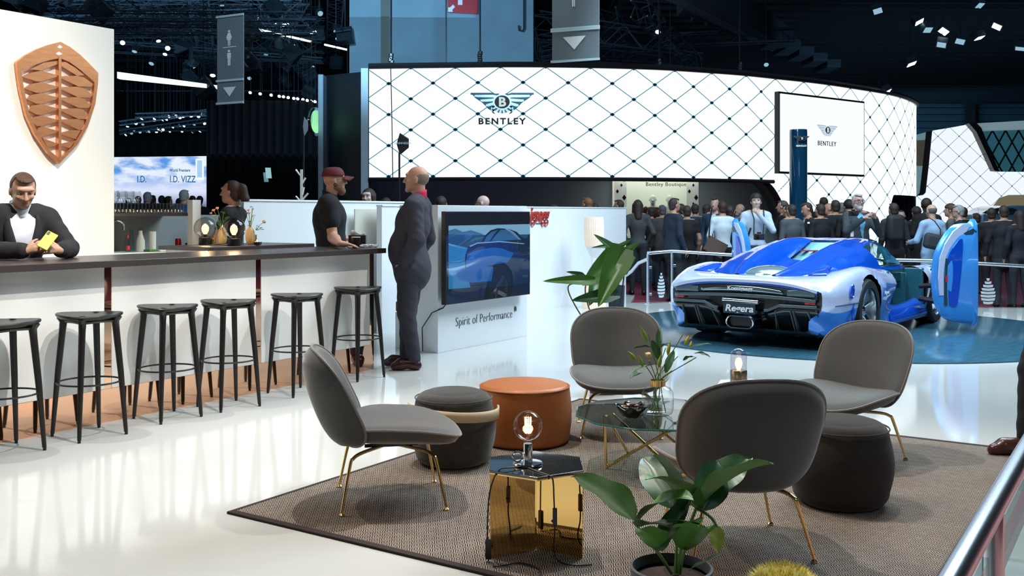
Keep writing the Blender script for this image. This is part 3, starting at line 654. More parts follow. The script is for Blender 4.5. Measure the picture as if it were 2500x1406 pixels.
# fixtures
M_can = mat('lamp_housing', (.02, .035, .05), rough=.4, metal=.4)
M_lens = emis('lens_cool', (.75, .95, 1.0), 5)
M_lensd = emis('lens_dim', (.35, .60, .75), .9)
M_lensw = emis('lens_warm', (1, .85, .70), 3)
def spot_fixture(lens, s=1.0, sq=False):
    t = thing('stage_spotlight', 'x', 'spotlight')
    m = MB()
    if sq: m.box((0, 0, .0), (.34 * s, .30 * s, .22 * s))
    else: m.lathe([(.05 * s, .20 * s), (.11 * s, .16 * s), (.13 * s, .0), (.14 * s, -.16 * s)], 12, capb=True, capt=False)
    m.build('housing', M_can, t)
    if sq: MB().box((0, 0, -.115 * s), (.28 * s, .22 * s, .012)).build('lens', lens, t)
    else: MB().lathe([(.125 * s, -.15 * s), (.01, -.165 * s)], 12).build('lens', lens, t)
    MB().tube([(-.16 * s, 0, 0), (-.16 * s, 0, .24 * s), (.16 * s, 0, .24 * s), (.16 * s, 0, 0)], .014 * s, 5).tube([(0, 0, .24 * s), (0, 0, .42 * s)], .02 * s, 5).build('yoke', M_can, t)
    return t
protos = {}
def put_spot(kind, p, rot, label, group, s=1.0):
    key = (kind, s)
    if key not in protos:
        o = spot_fixture({'c': M_lens, 'd': M_lensd, 'w': M_lensw}[kind[0]], s, kind.endswith('q')); protos[key] = o
        o.location = p; o.rotation_euler = rot; tag(o, label, group=group)
    else: o = dup(protos[key], p, label=label, group=group, rot=rot)
    if 'rod' not in protos: protos['rod'] = MB().tube([(0, 0, 0), (0, 0, 1)], .013, 5).build('hanging_rod', M_can).data
    if bpy.data.objects.get('hanging_rod') and bpy.data.objects['hanging_rod'].parent is None: r_ = bpy.data.objects['hanging_rod']
    else: r_ = bpy.data.objects.new('hanging_rod', protos['rod']); C.objects.link(r_)
    z1 = 9.45 if p.x > 5 else 12.5
    r_.location = p; r_.scale = (1, 1, max(.3, z1 - p.z)); W(r_, o)
    return o
# row of bright lamps above the black curtain
for px, py in ((612, 224), (636, 227), (663, 230), (683, 233), (693, 234), (704, 236), (718, 238), (728, 239), (740, 241), (751, 243), (761, 245), (770, 246)):
    put_spot('c', dp(px, py, 33), (R(-55), R(rnd.uniform(-12, 12)), 0), 'small bright round lamp in the row above the black curtain', 'row of lamps above the curtain', .42)
# rows over the sky-blue screen
for (xa, xb, ya, yb_, n, Y) in ((300, 505, 305, 276, 10, 36), (300, 505, 327, 297, 11, 38), (300, 500, 322, 318, 9, 40), (340, 505, 286, 281, 6, 35)):
    for k in range(n):
        t = (k + rnd.uniform(.1, .9)) / n
        put_spot(rnd.choice('ccd'), dp(xa + (xb - xa) * t, ya + (yb_ - ya) * t + rnd.uniform(-3, 3), Y), (R(rnd.uniform(-60, -20)), R(rnd.uniform(-40, 40)), 0), 'tiny lit lamp on the rigging above the sky-blue screen', 'lamps above the sky-blue screen', .42)
    a, b = dp(xa - 8, ya - 4, Y), dp(xb + 3, yb_ - 4, Y); truss(a, b, .14, M_trussl, rad=.025, label='thin truss carrying lamps above the sky-blue screen', group='thin trusses above the sky-blue screen')
# scattered fixtures in the left roof
spots_l = [(68, 22, 'c'), (88, 18, 'c'), (386, 95, 'w'), (300, 102, 'w'), (410, 115, 'c'), (404, 128, 'c'), (466, 76, 'w'), (668, 56, 'w'), (712, 108, 'w'), (610, 188, 'd'), (372, 150, 'd'), (700, 52, 'c'), (240, 45, 'd'), (330, 120, 'd'), (540, 8, 'd'), (780, 30, 'd'), (820, 70, 'd'), (760, 160, 'd'), (470, 160, 'd'), (650, 130, 'd'), (430, 30, 'd'), (560, 20, 'd'), (640, 250, 'c'), (520, 178, 'c'), (1304, 155, 'w'), (1607, 73, 'w'), (1870, 154, 'd'), (1636, 176, 'c')]
for px, py, k in spots_l:
    put_spot(k, dp(px, py, rnd.uniform(27, 36)), (R(rnd.uniform(-60, -10)), R(rnd.uniform(-40, 40)), 0), 'small lamp scattered among the dark roof trusses', 'scattered roof lamps', .6)
for k in range(46):    # dark unlit cans
    px = rnd.uniform(0, 850); py = rnd.uniform(0, 235) if px > 300 else rnd.uniform(-10, 30)
    put_spot('dq' if k % 3 else 'd', dp(px, py, rnd.uniform(24, 40)), (R(rnd.uniform(60, 130)), R(rnd.uniform(-60, 60)), 0), 'dark unlit lamp housing hanging in the left roof', 'unlit lamps in the left roof', 1.3)
# floodlights under the slatted ceiling
for px, py, k, lb in ((2240, 48, 'cq', 'upper left flood lamp of the right hand cluster under the slatted ceiling'), (2305, 72, 'cq', 'bright flood lamp right of the hanging cluster under the slatted ceiling'), (2388, 86, 'cq', 'bright flood lamp tilted sideways under the slatted ceiling'), (2437, 60, 'cq', 'rightmost lit flood lamp under the slatted ceiling'), (2222, 150, 'cq', 'single lit flood lamp low under the slatted ceiling above the curved wall'), (2160, 220, 'cq', 'small lit flood lamp just above the curved wall edge'), (2142, 22, 'dq', 'grey flood lamp at the top edge left of the cluster'), (2262, 68, 'dq', 'grey lamp bracket hanging below the cluster'), (2300, 104, 'dq', 'unlit grey lamp below the bright flood lamp'), (2388, 8, 'dq', 'grey flood lamp at the very top right'), (2492, 112, 'dq', 'grey flood lamp cut by the right picture edge'), (2345, 96, 'dq', 'tiny grey lamp in the middle of the cluster')):
    o = put_spot(k, dp(px, py, 27), (R(rnd.uniform(-50, -15)), R(rnd.uniform(-35, 35)), R(rnd.uniform(-30, 30))), lb, None, .8)
# light strips
M_strip = emis('cool_strip', (.80, 1.0, 1.0), 2.2)
a, b = dp(286, 184, 14), dp(540, 214, 28)
tag(MB().obox(a - Z * .04, b - a, Vector((0, .12, 0)), Z * .09).build('light_beam', M_strip, smooth=False), 'long white luminous beam running from the cream wall to the hanging sign', 'light strip')
for k in range(8):
    t0, t1 = k / 8 + .006, (k + 1) / 8 - .014; 
    if k == 5: continue
    p = lambda t: dp(617 + 233 * t, 69 + 53 * t, 28 + 8 * t)
    o = tag(MB().tube([p(t0), p(t1)], .035, 6).build('tube_light', M_strip), 'one of the cool white tubes in the diagonal line left of the pillar', 'tube light', 'diagonal line of tube lights')
for x0, y0, x1, y1 in ((684, 66, 698, 60), (757, 82, 772, 77), (696, 52, 706, 51), (820, 95, 834, 91), (616, 52, 632, 45), (683, 62, 699, 59)):
    tag(MB().tube([dp(x0, y0, 30), dp(x1, y1, 30)], .03, 6).build('tube_light', M_strip), 'short single cool white tube among the roof trusses', 'tube light', 'short single roof tubes')
# concrete pillar with red arrow sign
M_conc = mat('blue_grey_concrete', (.20, .33, .42), rough=.8, noise=.18, nscale=1.5)
pil = thing('concrete_pillar', 'broad concrete pillar rising behind the luminous wall', 'pillar', (dp(1080, 500, 27).x, 27.5, -.05))
xa, xb, xc, xd = [dp(x, 500, 27).x for x in (853, 930, 951, 1302)]
W(MB().obox((xa, 27, -.05), (xd - xa, 0, 0), (0, 2.5, 0), (0, 0, 12.5)).build('shaft', M_conc, smooth=False), pil)
W(MB().obox((xb, 26.97, -.05), (xc - xb, 0, 0), (0, .03, 0), (0, 0, 12.5)).build('recess_strip', mat('brown_recess', (.14, .16, .15), rough=.8), smooth=False), pil)
j = MB(); j.box((dp(1089, 0, 27).x, 26.99, 6), (.03, .04, 12)); 
W(j.build('joint', M_black, smooth=False), pil)
W(MB().tube([dp(1279, -40, 26.9), dp(1279, 70, 26.9), dp(1275, 76, 26.9), dp(1267, 74, 26.9), dp(1266, 62, 26.9)], .025, 6).build('hooked_pipe', M_truss), pil)
sg = thing('arrow_sign', 'red square sign with white arrow fixed high on the concrete pillar', 'sign', dp(1130, 33, 26.9))
W(MB().poly([dp(x, y, 26.9) for x, y in ((1093, -60), (1166, -60), (1166, 34), (1093, 30))], (0, .05, 0)).build('board', mat('sign_red', (.42, .015, .03), rough=.5), smooth=False), sg)
M_signw = mat('sign_white', (.70, .80, .88), rough=.5)
W(MB().poly([dp(x, y, 26.88) for x, y in ((1118, -20), (1129, -20), (1129, 12), (1118, 12))], (0, .01, 0)).poly([dp(x, y, 26.88) for x, y in ((1094, 18), (1099, 18), (1106, 11), (1111, 17), (1104, 24), (1106, 29), (1094, 29))], (0, .01, 0)).build('arrows', M_signw, smooth=False), sg)
# hanging wires and chains
for i, (px, y0, y1, Y, lb) in enumerate(((955, -30, 165, 23.0, 'thick black hoist cable above the left end of the luminous wall'), (1172, -30, 160, 22.6, 'black hoist chain in front of the concrete pillar'), (1610, -30, 178, 22.9, 'thin hoist cable right of the grey hanging sign'), (1806, -30, 186, 23.6, 'thin hoist cable near the flat screen'))):
    m = MB().tube([dp(px, y0, Y), dp(px, y1 - 30, Y)], .022, 6)
    for k in range(6): m.ball(dp(px + rnd.uniform(-2, 2), y1 - 30 + k * 5.5, Y), (.06, .05, .07), 6)
    tag(m.build('hoist_cable', M_black), lb, 'cable')
tag(MB().tube([dp(954, 165, 21.5), dp(957, 300, 21.5), dp(959, 440, 21.5), dp(960, 500, 21.5)], .010, 5).build('hanging_wire', M_black), 'thin black wire hanging in front of the left end of the luminous wall', 'wire')
# hanging pictogram banners
M_ban = mat('grey_banner', (.13, .18, .22), rough=.7, noise=.06, nscale=8)
M_banb = mat('pale_bar', (.42, .58, .66), rough=.4)
def banner(name, label, xl, xr, YL, YR, yt, yb_, bars, tri, figs, line=None):
    A = Vector((dp(xl, 0, YL).x, YL, 0)); B = Vector((dp(xr, 0, YR).x, YR, 0)); ax = (B - A).normalized(); n = Vector((ax.y, -ax.x, 0)); w = (B - A).length
    zz = lambda y: HC + (HY - y) / FPX * YL
    root = thing(name, label, 'sign', A + ax * w / 2 + Z * zz(yb_))
    W(MB().obox(A + Z * zz(yb_), ax * w, Z * (zz(yt) - zz(yb_)), n * -.02).build('panel', M_ban, smooth=False), root)
    k = YL / FPX
    for y in bars: W(MB().obox(A - ax * .01 + Z * (zz(y) - .015) + n * .0, ax * (w + .02), Z * 5 * k, n * .02).build('bar', M_banb, smooth=False), root)
    if line: W(MB().obox(A + ax * w * .22 + Z * zz(line), ax * w * .5, Z * 1.6 * k, n * .006).build('divider', M_signw, smooth=False), root)
    f = lambda u, y: A + ax * w * u + Z * zz(y) + n * .006
    W(MB().poly([f(.24, tri[0]), f(.73, tri[0]), f(.485, tri[1])][::-1], n * .003).build('arrow', M_signw, smooth=False), root)
    for kind, yc, h in figs:
        m = MB(); q = lambda x, y: f(.47 + x * h * k / w, yc - y * h)
        c = [q(.10 * math.cos(R(i * 30)), .42 + .085 * math.sin(R(i * 30))) for i in range(12)]
        m.poly(c, n * .003)
        if kind == 'w':
            m.poly([q(-.07, .32), q(.07, .32), q(.20, -.12), q(-.20, -.12)], n * .003)
            for s_ in (-1, 1):
                m.poly([q(s_ * .09, .32), q(s_ * .24, 0), q(s_ * .19, -.01), q(s_ * .05, .25)][::-s_], n * .004); m.poly([q(s_ * .02, -.12), q(s_ * .09, -.12), q(s_ * .09, -.5), q(s_ * .03, -.5)][::-s_], n * .003)
        else:
            m.poly([q(-.15, .31), q(.15, .31), q(.15, -.02), q(-.15, -.02)], n * .003)
            for s_ in (-1, 1): m.poly([q(s_ * .015, 0), q(s_ * .11, 0), q(s_ * .10, -.5), q(s_ * .02, -.5)][::-s_], n * .003)
        W(m.build('pictogram', M_signw, smooth=False), root)
    wr = MB()
    for u in (.1, .9): wr.tube([A + ax * w * u + Z * zz(yt), A + ax * w * u + Z * 12.4], .008, 5)
    W(wr.build('hanging_wires', M_black), root)
banner('hanging_sign', 'grey hanging sign with woman and man pictograms and a down arrow, upper left', 530, 594, 17.0, 16.72, 41, 257, (43, 199, 254), (215, 238), (('w', 96, 38), ('m', 144, 38)), 119)
banner('hanging_sign', 'large grey hanging sign with man pictogram and down arrow beside the pillar', 1348, 1462, 10.0, 9.81, -90, 153, (76, 72, 150), (93, 125), (('m', 3, 36),))
# far left hall: black curtain, sky-blue screen
cu = MB()
def cf(u, v): return dp(505, 500, 33) + Vector((u * (dp(790, 500, 33).x - dp(505, 500, 33).x), .12 * math.sin(u * 90), 0)) * 1 + Z * (v * 5.2 - 1.75)
cu.grid(cf, 140, 2)
tag(cu.build('curtain', M_curtain, solid=.03), 'tall black stage curtain behind the bar staff', 'curtain')
cw_ = MB(); cw_.grid(lambda u, v: Vector((dp(240, 500, 41).x + u * (dp(515, 500, 41).x - dp(240, 500, 41).x), 41 + .1 * math.sin(u * 60), v * 4.6)), 90, 2)
tag(cw_.build('curtain', M_curtain, solid=.03), 'dark backdrop curtain above and behind the sky-blue screen', 'curtain')
sk = thing('sky_screen', 'wide bright screen with cloudy sky and model lettering at the far left', 'screen', dp(398, 493, 34))
def skymat():
    m = bpy.data.materials.new('cloud_screen'); m.use_nodes = True; nt = m.node_tree; nt.nodes.clear(); N = nt.nodes.new; L = nt.links.new
    tc = N('ShaderNodeTexCoord'); mp = N('ShaderNodeMapping'); mp.inputs['Scale'].default_value = (1, 1, 2.4); L(tc.outputs['Object'], mp.inputs[0])
    n = N('ShaderNodeTexNoise'); n.inputs['Scale'].default_value = 1.3; n.inputs['Detail'].default_value = 6; L(mp.outputs[0], n.inputs[0])
    cr_ = N('ShaderNodeValToRGB'); cr_.color_ramp.elements[0].position = .40; cr_.color_ramp.elements[0].color = (.10, .32, .78, 1); cr_.color_ramp.elements[1].position = .58; cr_.color_ramp.elements[1].color = (.80, .88, 1, 1)
    L(n.outputs[0], cr_.inputs[0]); sp = N('ShaderNodeSeparateXYZ'); L(tc.outputs['Generated'], sp.inputs[0])
    r2 = N('ShaderNodeValToRGB'); r2.color_ramp.elements[0].position = .02; r2.color_ramp.elements[0].color = (.16, .20, .40, 1); r2.color_ramp.elements[1].position = .30; r2.color_ramp.elements[1].color = (.72, .78, .98, 1)
    L(sp.outputs[2], r2.inputs[0]); mx = N('ShaderNodeMix'); mx.data_type = 'RGBA'; mr = N('ShaderNodeMapRange'); mr.inputs[1].default_value = .3; mr.inputs[2].default_value = .7
    L(sp.outputs[2], mr.inputs[0]); L(mr.outputs[0], mx.inputs['Factor']); L(r2.outputs[0], mx.inputs['A']); L(cr_.outputs[0], mx.inputs['B'])
    em = N('ShaderNodeEmission'); em.inputs[1].default_value = 1.1; L(mx.outputs['Result'], em.inputs[0]); o = N('ShaderNodeOutputMaterial'); L(em.outputs[0], o.inputs[0]); return m
k34 = 34
a, b, c_, d_ = dp(240, 384, 34), dp(505, 381, 34), dp(505, 505, 34), dp(240, 505, 34)
W(MB().poly([a, b, c_, d_], (0, .15, 0)).build('panel', skymat(), smooth=False), sk)
M_blue = emis('blue_word', (.02, .16, .34), 1)
for s_, px, py, sz in (('I.D.', 334, 445, .32), ('I.D. VIZZ', 414, 445, .32), ('World Premiere', 414, 419, .145)):
    W(text('lettering', s_, sz, fr(dp(px, py, 33.97), (1, 0, 0), Z), M_blue, align='LEFT', sx=.72, bold=.004), sk)
W(MB().obox(dp(477, 439, 33.9), (dp(497, 0, 33.9).x - dp(477, 0, 33.9).x, 0, 0), (0, .05, 0), (0, 0, .72)).build('inset_frame', emis('inset_white', (.92, .97, 1), 1.1), bevel=.04), sk)
W(MB().obox(dp(481, 433, 33.88), (.17, 0, 0), (0, .02, 0), (0, 0, .58)).build('inset_picture', emis('inset_blue', (.45, .68, .95), 1)), sk)
W(MB().poly([dp(480, 430, 33.86), dp(503, 446, 33.86), dp(505, 441, 33.86), dp(500, 438, 33.86)], (0, .01, 0)).build('arc', M_blue, smooth=False), sk) if False else None
# neighbouring stand edge with round green sign
ns = thing('round_sign', 'round sign with green emblem on a white pylon left of the dark stand wall', 'sign', (dp(783, 500, 25).x, 25, 0))
W(MB().obox((dp(776, 0, 25).x, 25, -.05), (dp(789, 0, 25).x - dp(776, 0, 25).x, 0, 0), (0, .5, 0), (0, 0, 4.95)).build('pylon', mat('pale_edge', (1, 1, 1)), bevel=.02), ns)
c0 = dp(772, 297, 24.9)
ax_ = Vector((.28, .96, 0)); nn_ = Vector((-.96, .28, 0)) 
for nm_, rr_, tt_, mm_ in (('disc', .36, .05, M_chrome), ('green_emblem', .29, .09, emis('green_glow', (.35, .95, .45), 1.2))):
    W(MB().poly([c0 + ax_ * rr_ * math.cos(R(12 * i)) + Z * rr_ * math.sin(R(12 * i)) for i in range(30)], nn_ * tt_).build(nm_, mm_), ns)
# paddle antennas on stands
for (px, py, s_, tilt, Yd, bot, lb) in ((983, 351, 1.0, 0, 14.6, 500, 'black paddle antenna on a tall tripod in front of the luminous wall'), (745, 309, .9, .6, 16, 500, 'grey paddle antenna on a tall pole in front of the black curtain')):
    t = thing('paddle_antenna', lb, 'antenna', (dp(px - 8, 500, Yd).x, Yd, 0))
    sh = [(-7, -27), (15, -13), (15, 9), (-4, 25), (-8, 24), (-15, 0)]; kx = .45 if tilt else 1
    W(MB().poly([dp(px + x * s_ * kx, py + y * s_, Yd) for x, y in sh][::-1], (0, .03, 0)).build('paddle', M_black if not tilt else mat('grey_paddle', (.16, .2, .24), rough=.5), bevel=.01), t)
    x_ = px - 8 * kx
    W(MB().tube([dp(x_, py + 22, Yd), Vector((dp(x_, 0, Yd).x, Yd, .9))], .014, 8).build('pole', M_black), t)
    lg = MB(); bx_ = dp(x_, 0, Yd).x
    for a_ in (90, 210, 330): lg.tube([(bx_, Yd, 1.35), (bx_ + .5 * math.cos(R(a_)), Yd + .5 * math.sin(R(a_)), .0)], .012, 6)
    lg.tube([(bx_, Yd, .9), (bx_, Yd, .4)], .02, 8)
    W(lg.build('tripod', M_black), t)
    if not tilt: W(text('mark', 'SENNHEISER', .045, fr(dp(px, py + 1, Yd - .02), (1, 0, 0), Z), M_banb, ext=.001), t)
# small lit hand-held screens over the dark crowd
tag(MB().obox(dp(650, 435, 18), (.09, .02, 0), (0, .02, 0), (-.02, 0, .19)).build('tablet', emis('tablet_glow', (.35, .65, .65), .9)), 'small pale lit screen glowing in front of the black curtain', 'tablet')
tag(MB().obox(dp(645, 444, 18), (.07, .02, 0), (0, .02, 0), (-.02, 0, .17)).build('tablet', emis('tablet_dim', (.16, .28, .34), .9)), 'dimmer lit screen just left of the small pale one before the curtain', 'tablet')
# coat stand
ct = thing('coat_stand', 'white branch-shaped coat stand behind the white partition', 'coat stand', (dp(736, 500, 13.5).x, 13.5, 0))
W(MB().box((dp(736, 500, 13.5).x, 13.5, 1.0), (.03, .03, 2.02)).build('stem', M_white), ct)
for a_, b_ in (((734, 430), (722, 414)), ((738, 447), (746, 434)), ((738, 475), (742, 457)), ((735, 493), (722, 479)), ((738, 488), (752, 472))):
    W(MB().tube([dp(*a_, 13.5), dp(*b_, 13.5)], .014, 6).build('branch', M_white), ct)
# ================================================================ rug
def rugmat():
    m = bpy.data.materials.new('diamond_weave'); m.use_nodes = True; nt = m.node_tree; b = _bsdf(m); N = nt.nodes.new; L = nt.links.new
    b.inputs['Roughness'].default_value = .95; b.inputs['Specular IOR Level'].default_value = .1
    tc = N('ShaderNodeTexCoord'); sp = N('ShaderNodeSeparateXYZ'); L(tc.outputs['Object'], sp.inputs[0])
    def M(op, a, b_=None, c=None):
        n = N('ShaderNodeMath'); n.operation = op
        for i, x in enumerate((a, b_, c)):
            if x is None: continue
            if isinstance(x, (int, float)): n.inputs[i].default_value = x
            else: L(x, n.inputs[i])
        return n.outputs[0]
    def tri(x, p): return M('PINGPONG', M('DIVIDE', x, p), .5)
    a = tri(sp.outputs[0], .085); c = tri(sp.outputs[1], .055)
    s = M('FRACT', M('MULTIPLY', M('ADD', a, c), 5.0)); st = M('GREATER_THAN', s, .52)
    nz = N('ShaderNodeTexNoise'); nz.inputs['Scale'].default_value = 30; L(tc.outputs['Object'], nz.inputs[0])
    nb = N('ShaderNodeTexNoise'); nb.inputs['Scale'].default_value = 3; L(tc.outputs['Object'], nb.inputs[0])
    mx = N('ShaderNodeMix'); mx.data_type = 'RGBA'; mx.inputs['A'].default_value = (.036, .029, .027, 1); mx.inputs['B'].default_value = (.46, .385, .325, 1)
    L(M('MULTIPLY', st, M('ADD', M('MULTIPLY', nz.outputs[0], .5), .62)), mx.inputs['Factor'])
    m2 = N('ShaderNodeMix'); m2.data_type = 'RGBA'; m2.blend_type = 'MULTIPLY'; m2.inputs['Factor'].default_value = .35; L(mx.outputs['Result'], m2.inputs['A']); L(nb.outputs[0], m2.inputs['B'])
    L(m2.outputs['Result'], b.inputs['Base Color'])
    bp = N('ShaderNodeBump'); bp.inputs['Distance'].default_value = .002; bp.inputs['Strength'].default_value = .5; L(s, bp.inputs['Height']); L(bp.outputs[0], b.inputs['Normal'])
    return m
ra = gp(568, 1250); uR = ra.dot(U); cR = ra.dot(V)
rg = thing('rug', 'large grey-brown diamond-woven rug with dark border under the lounge chairs', 'rug', ra, ANG_U)
# local: x along U, -y along V
RL, RW = 3.36, 3.02
MB().obox((.0, -.02, .001), (RL, 0, 0), (0, -(RW - .04), 0), (0, 0, .009)).build('woven_field', rugmat(), rg, smooth=False)
M_rb = mat('rug_border', (.028, .017, .016), rough=.95, noise=.2, nscale=60)
MB().obox((-.035, -RW, .001), (.04, 0, 0), (0, RW, 0), (0, 0, .011)).obox((RL - .005, -RW, .001), (.04, 0, 0), (0, RW, 0), (0, 0, .011)).build('border', M_rb, rg, bevel=.003)
for y_ in (0.0, -RW): MB().obox((-.035, y_ - .02, .001), (RL + .07, 0, 0), (0, .02, 0), (0, 0, .0105)).build('edge_binding', M_rb, rg, smooth=False)

# ================================================================ lounge chairs
M_velvet = mat('grey_velvet', (.056, .0555, .0555), rough=.75, sheen=.55, noise=.35, nscale=4, bump=.1, bscale=300)
M_pipe = mat('velvet_piping', (.15, .14, .13), rough=.6, sheen=.5)
def sgnp(x, p): return math.copysign(abs(x) ** p, x)
def shell(fn, W_, H_, p, bulge, t0):
    """pillow-like shell: fn(a,b,d) maps outline plane coords and depth to space"""
    mb = MB(); n = 56; rings = [i / 12 for i in range(13)]
    for side in (1, -1):
        vs = []
        for r in rings:
            for k in range(n):
                t = 2 * math.pi * k / n; a = W_ * r * sgnp(math.cos(t), p); b = H_ * r * sgnp(math.sin(t), p)
                e_ = math.sqrt(max(0, 1 - r ** 2.6))
                d = side * (t0 * math.sqrt(max(0, 1 - r ** 7)) + (bulge if side < 0 else .006) * e_)
                vs.append(fn(a, b, d))
        fs = [((i) * n + k, i * n + (k + 1) % n, (i + 1) * n + (k + 1) % n, (i + 1) * n + k)[::side] for i in range(1, 12) for k in range(n)]
        o = len(vs); vs.append(fn(0, 0, side * (t0 + (bulge if side < 0 else .006)))); fs += [(o, n + (k + 1) % n, n + k)[::side] for k in range(n)]
        mb.add(vs, fs)
    rim = [fn(W_ * sgnp(math.cos(2 * math.pi * k / n), p) * 1.0, H_ * sgnp(math.sin(2 * math.pi * k / n), p) * 1.0, 0) for k in range(n)]
    return mb, rim
def backfn(a, b, d):
    # b -0.27 (bottom) .. +0.27 (top); facing +Y
    t = (b + .27) / .54
    y = -.215 - .20 * t + .03 * t * t + 1.45 * a * a * (1 - .30 * t); z = .285 + .475 * t - .03 * (a / .3) ** 2 * t
    ny, nz = .93, .36
    return Vector((a * (1 - .10 * (1 - t)), y + d * ny, z + d * nz))
def seatfn(a, b, d):
    t = (b + .29) / .58
    y = -.24 + .575 * t; z = .335 + .022 * math.sin(t * math.pi) + .055 * max(0, (.5 - t)) ** 1.2 + .45 * a * a * (1 - t * .7) + .020 * t - .030 * t ** 4
    return Vector((a * (1 + .04 * t), y, z + d))
def make_chair(label, loc, rz):
    t = thing('lounge_chair', label, 'lounge chair', loc, rz, None)
    mb, rim = shell(backfn, .315, .27, .60, .065, .020); mb.build('backrest', M_velvet, t, ang=80)
    MB().tube(rim, .006, 6, closed=True).build('piping', M_pipe, t.children[-1])
    mb, rim = shell(seatfn, .305, .295, .70, .055, .024); s = mb.build('seat', M_velvet, t, ang=80)
    MB().tube(rim, .006, 6, closed=True).build('piping', M_pipe, s)
    for sx in (-1, 1):
        for sy in (-1, 1):
            m = MB(); p = [(sx * .05, sy * .04, .272), (sx * .15, sy * (.15), .262), (sx * .185, sy * .19, .245), (sx * .198, sy * .205, .215), (sx * .25, sy * .245, .012)]
            m.tube(cr(p, 5), [.0085] * 15 + [.0085 - .0004 * i for i in range(6)], 10); m.lathe([(.014, .0), (.014, .004), (.006, .012)], 12, (sx * .25, sy * .245, 0.0))
            m.build('leg', M_brass, t)
    m = MB()
    for sx in (-1, 1): m.tube([(sx * .05, -.13, .273), (sx * .05, .13, .273)], .009, 8)
    m.box((0, .0, .278), (.16, .20, .012)); m.build('mount', M_black, t)
    return t
RZ = .0125
ch = make_chair('grey velvet shell lounge chair nearest the bar, seen from its side, facing right', (-.60, 4.93, RZ), R(-79))
for lb, loc, rz in (('grey velvet shell lounge chair seen from behind beside the leafy potted plant', (.945, 4.24, RZ), R(6)),
                    ('grey velvet shell lounge chair facing the camera behind the glass table', (.69, 6.46, RZ), R(178)),
                    ('grey velvet shell lounge chair at the right, turned left, in front of the turntable', (1.90, 5.74, RZ), R(128))):
    dup(ch, loc, rz, lb)
# ================================================================ poufs
def pouf(name, label, loc, r, h, m, bulge=.06, rtop=.03, seam=True, puckers=0):
    pr = []
    for i in range(9): a = R(90 * i / 8); pr.append((r * .93 - rtop * (1 - math.sin(a)), rtop * (1 - math.cos(a))))
    for i in range(1, 12):
        t = i / 12; pr.append((r * (.93 + bulge * math.sin(math.pi * t)), rtop + (h - 2 * rtop) * t))
    for i in range(9): a = R(90 * i / 8); pr.append((r * .93 - rtop * (1 - math.cos(a)), h - rtop + rtop * math.sin(a)))
    pr += [(r * .6, h + .006), (r * .25, h + .009), (.002, h + .01)]
    t = thing(name, label, 'pouf', loc)
    MB().lathe(pr, 64).build('body', m, t, ang=60)
    if seam: MB().tube([(r * .925 * math.cos(2 * math.pi * k / 64), r * .925 * math.sin(2 * math.pi * k / 64), h - rtop * .45) for k in range(64)], .004, 6, closed=True).build('seam', m, t)
    return t
M_felt = mat('charcoal_fabric', (.042, .039, .036), rough=.95, sheen=.4, noise=.45, nscale=25, bump=.4, bscale=250)
M_felt2 = mat('black_brown_fabric', (.022, .018, .015), rough=.95, sheen=.15, noise=.3, nscale=20, bump=.3, bscale=250)
M_leather = mat('cognac_leather', (.33, .10, .020), rough=.42, noise=.16, nscale=6, bump=.08, bscale=120)
M_tan = mat('tan_strap', (.52, .42, .27), rough=.5, noise=.05)
pf = pouf('fabric_pouf', 'round charcoal fabric pouf with a tan strap around it, behind the left lounge chair', (-.33, 5.64, RZ), .235, .40, M_felt, .09, .07)
sb = MB(); n = 40
def strapf(u, v):
    a = R(-176 + 188 * u); rr = .252 ; return Vector((rr * math.cos(a) * 1.01, rr * math.sin(a), .275 + .056 * v - .018 * math.cos(a)))
sb.grid(strapf, 40, 3); sb.build('strap', M_tan, pf, solid=.008)
pouf('leather_pouf', 'large round cognac leather pouf between the charcoal pouf and the glass table', (.078, 6.17, RZ), .300, .355, M_leather, .04, .035)
pouf('fabric_pouf', 'almost black barrel-shaped fabric pouf under and right of the nearest chair back', (1.60, 4.86, RZ), .245, .40, M_felt2, .09, .07)
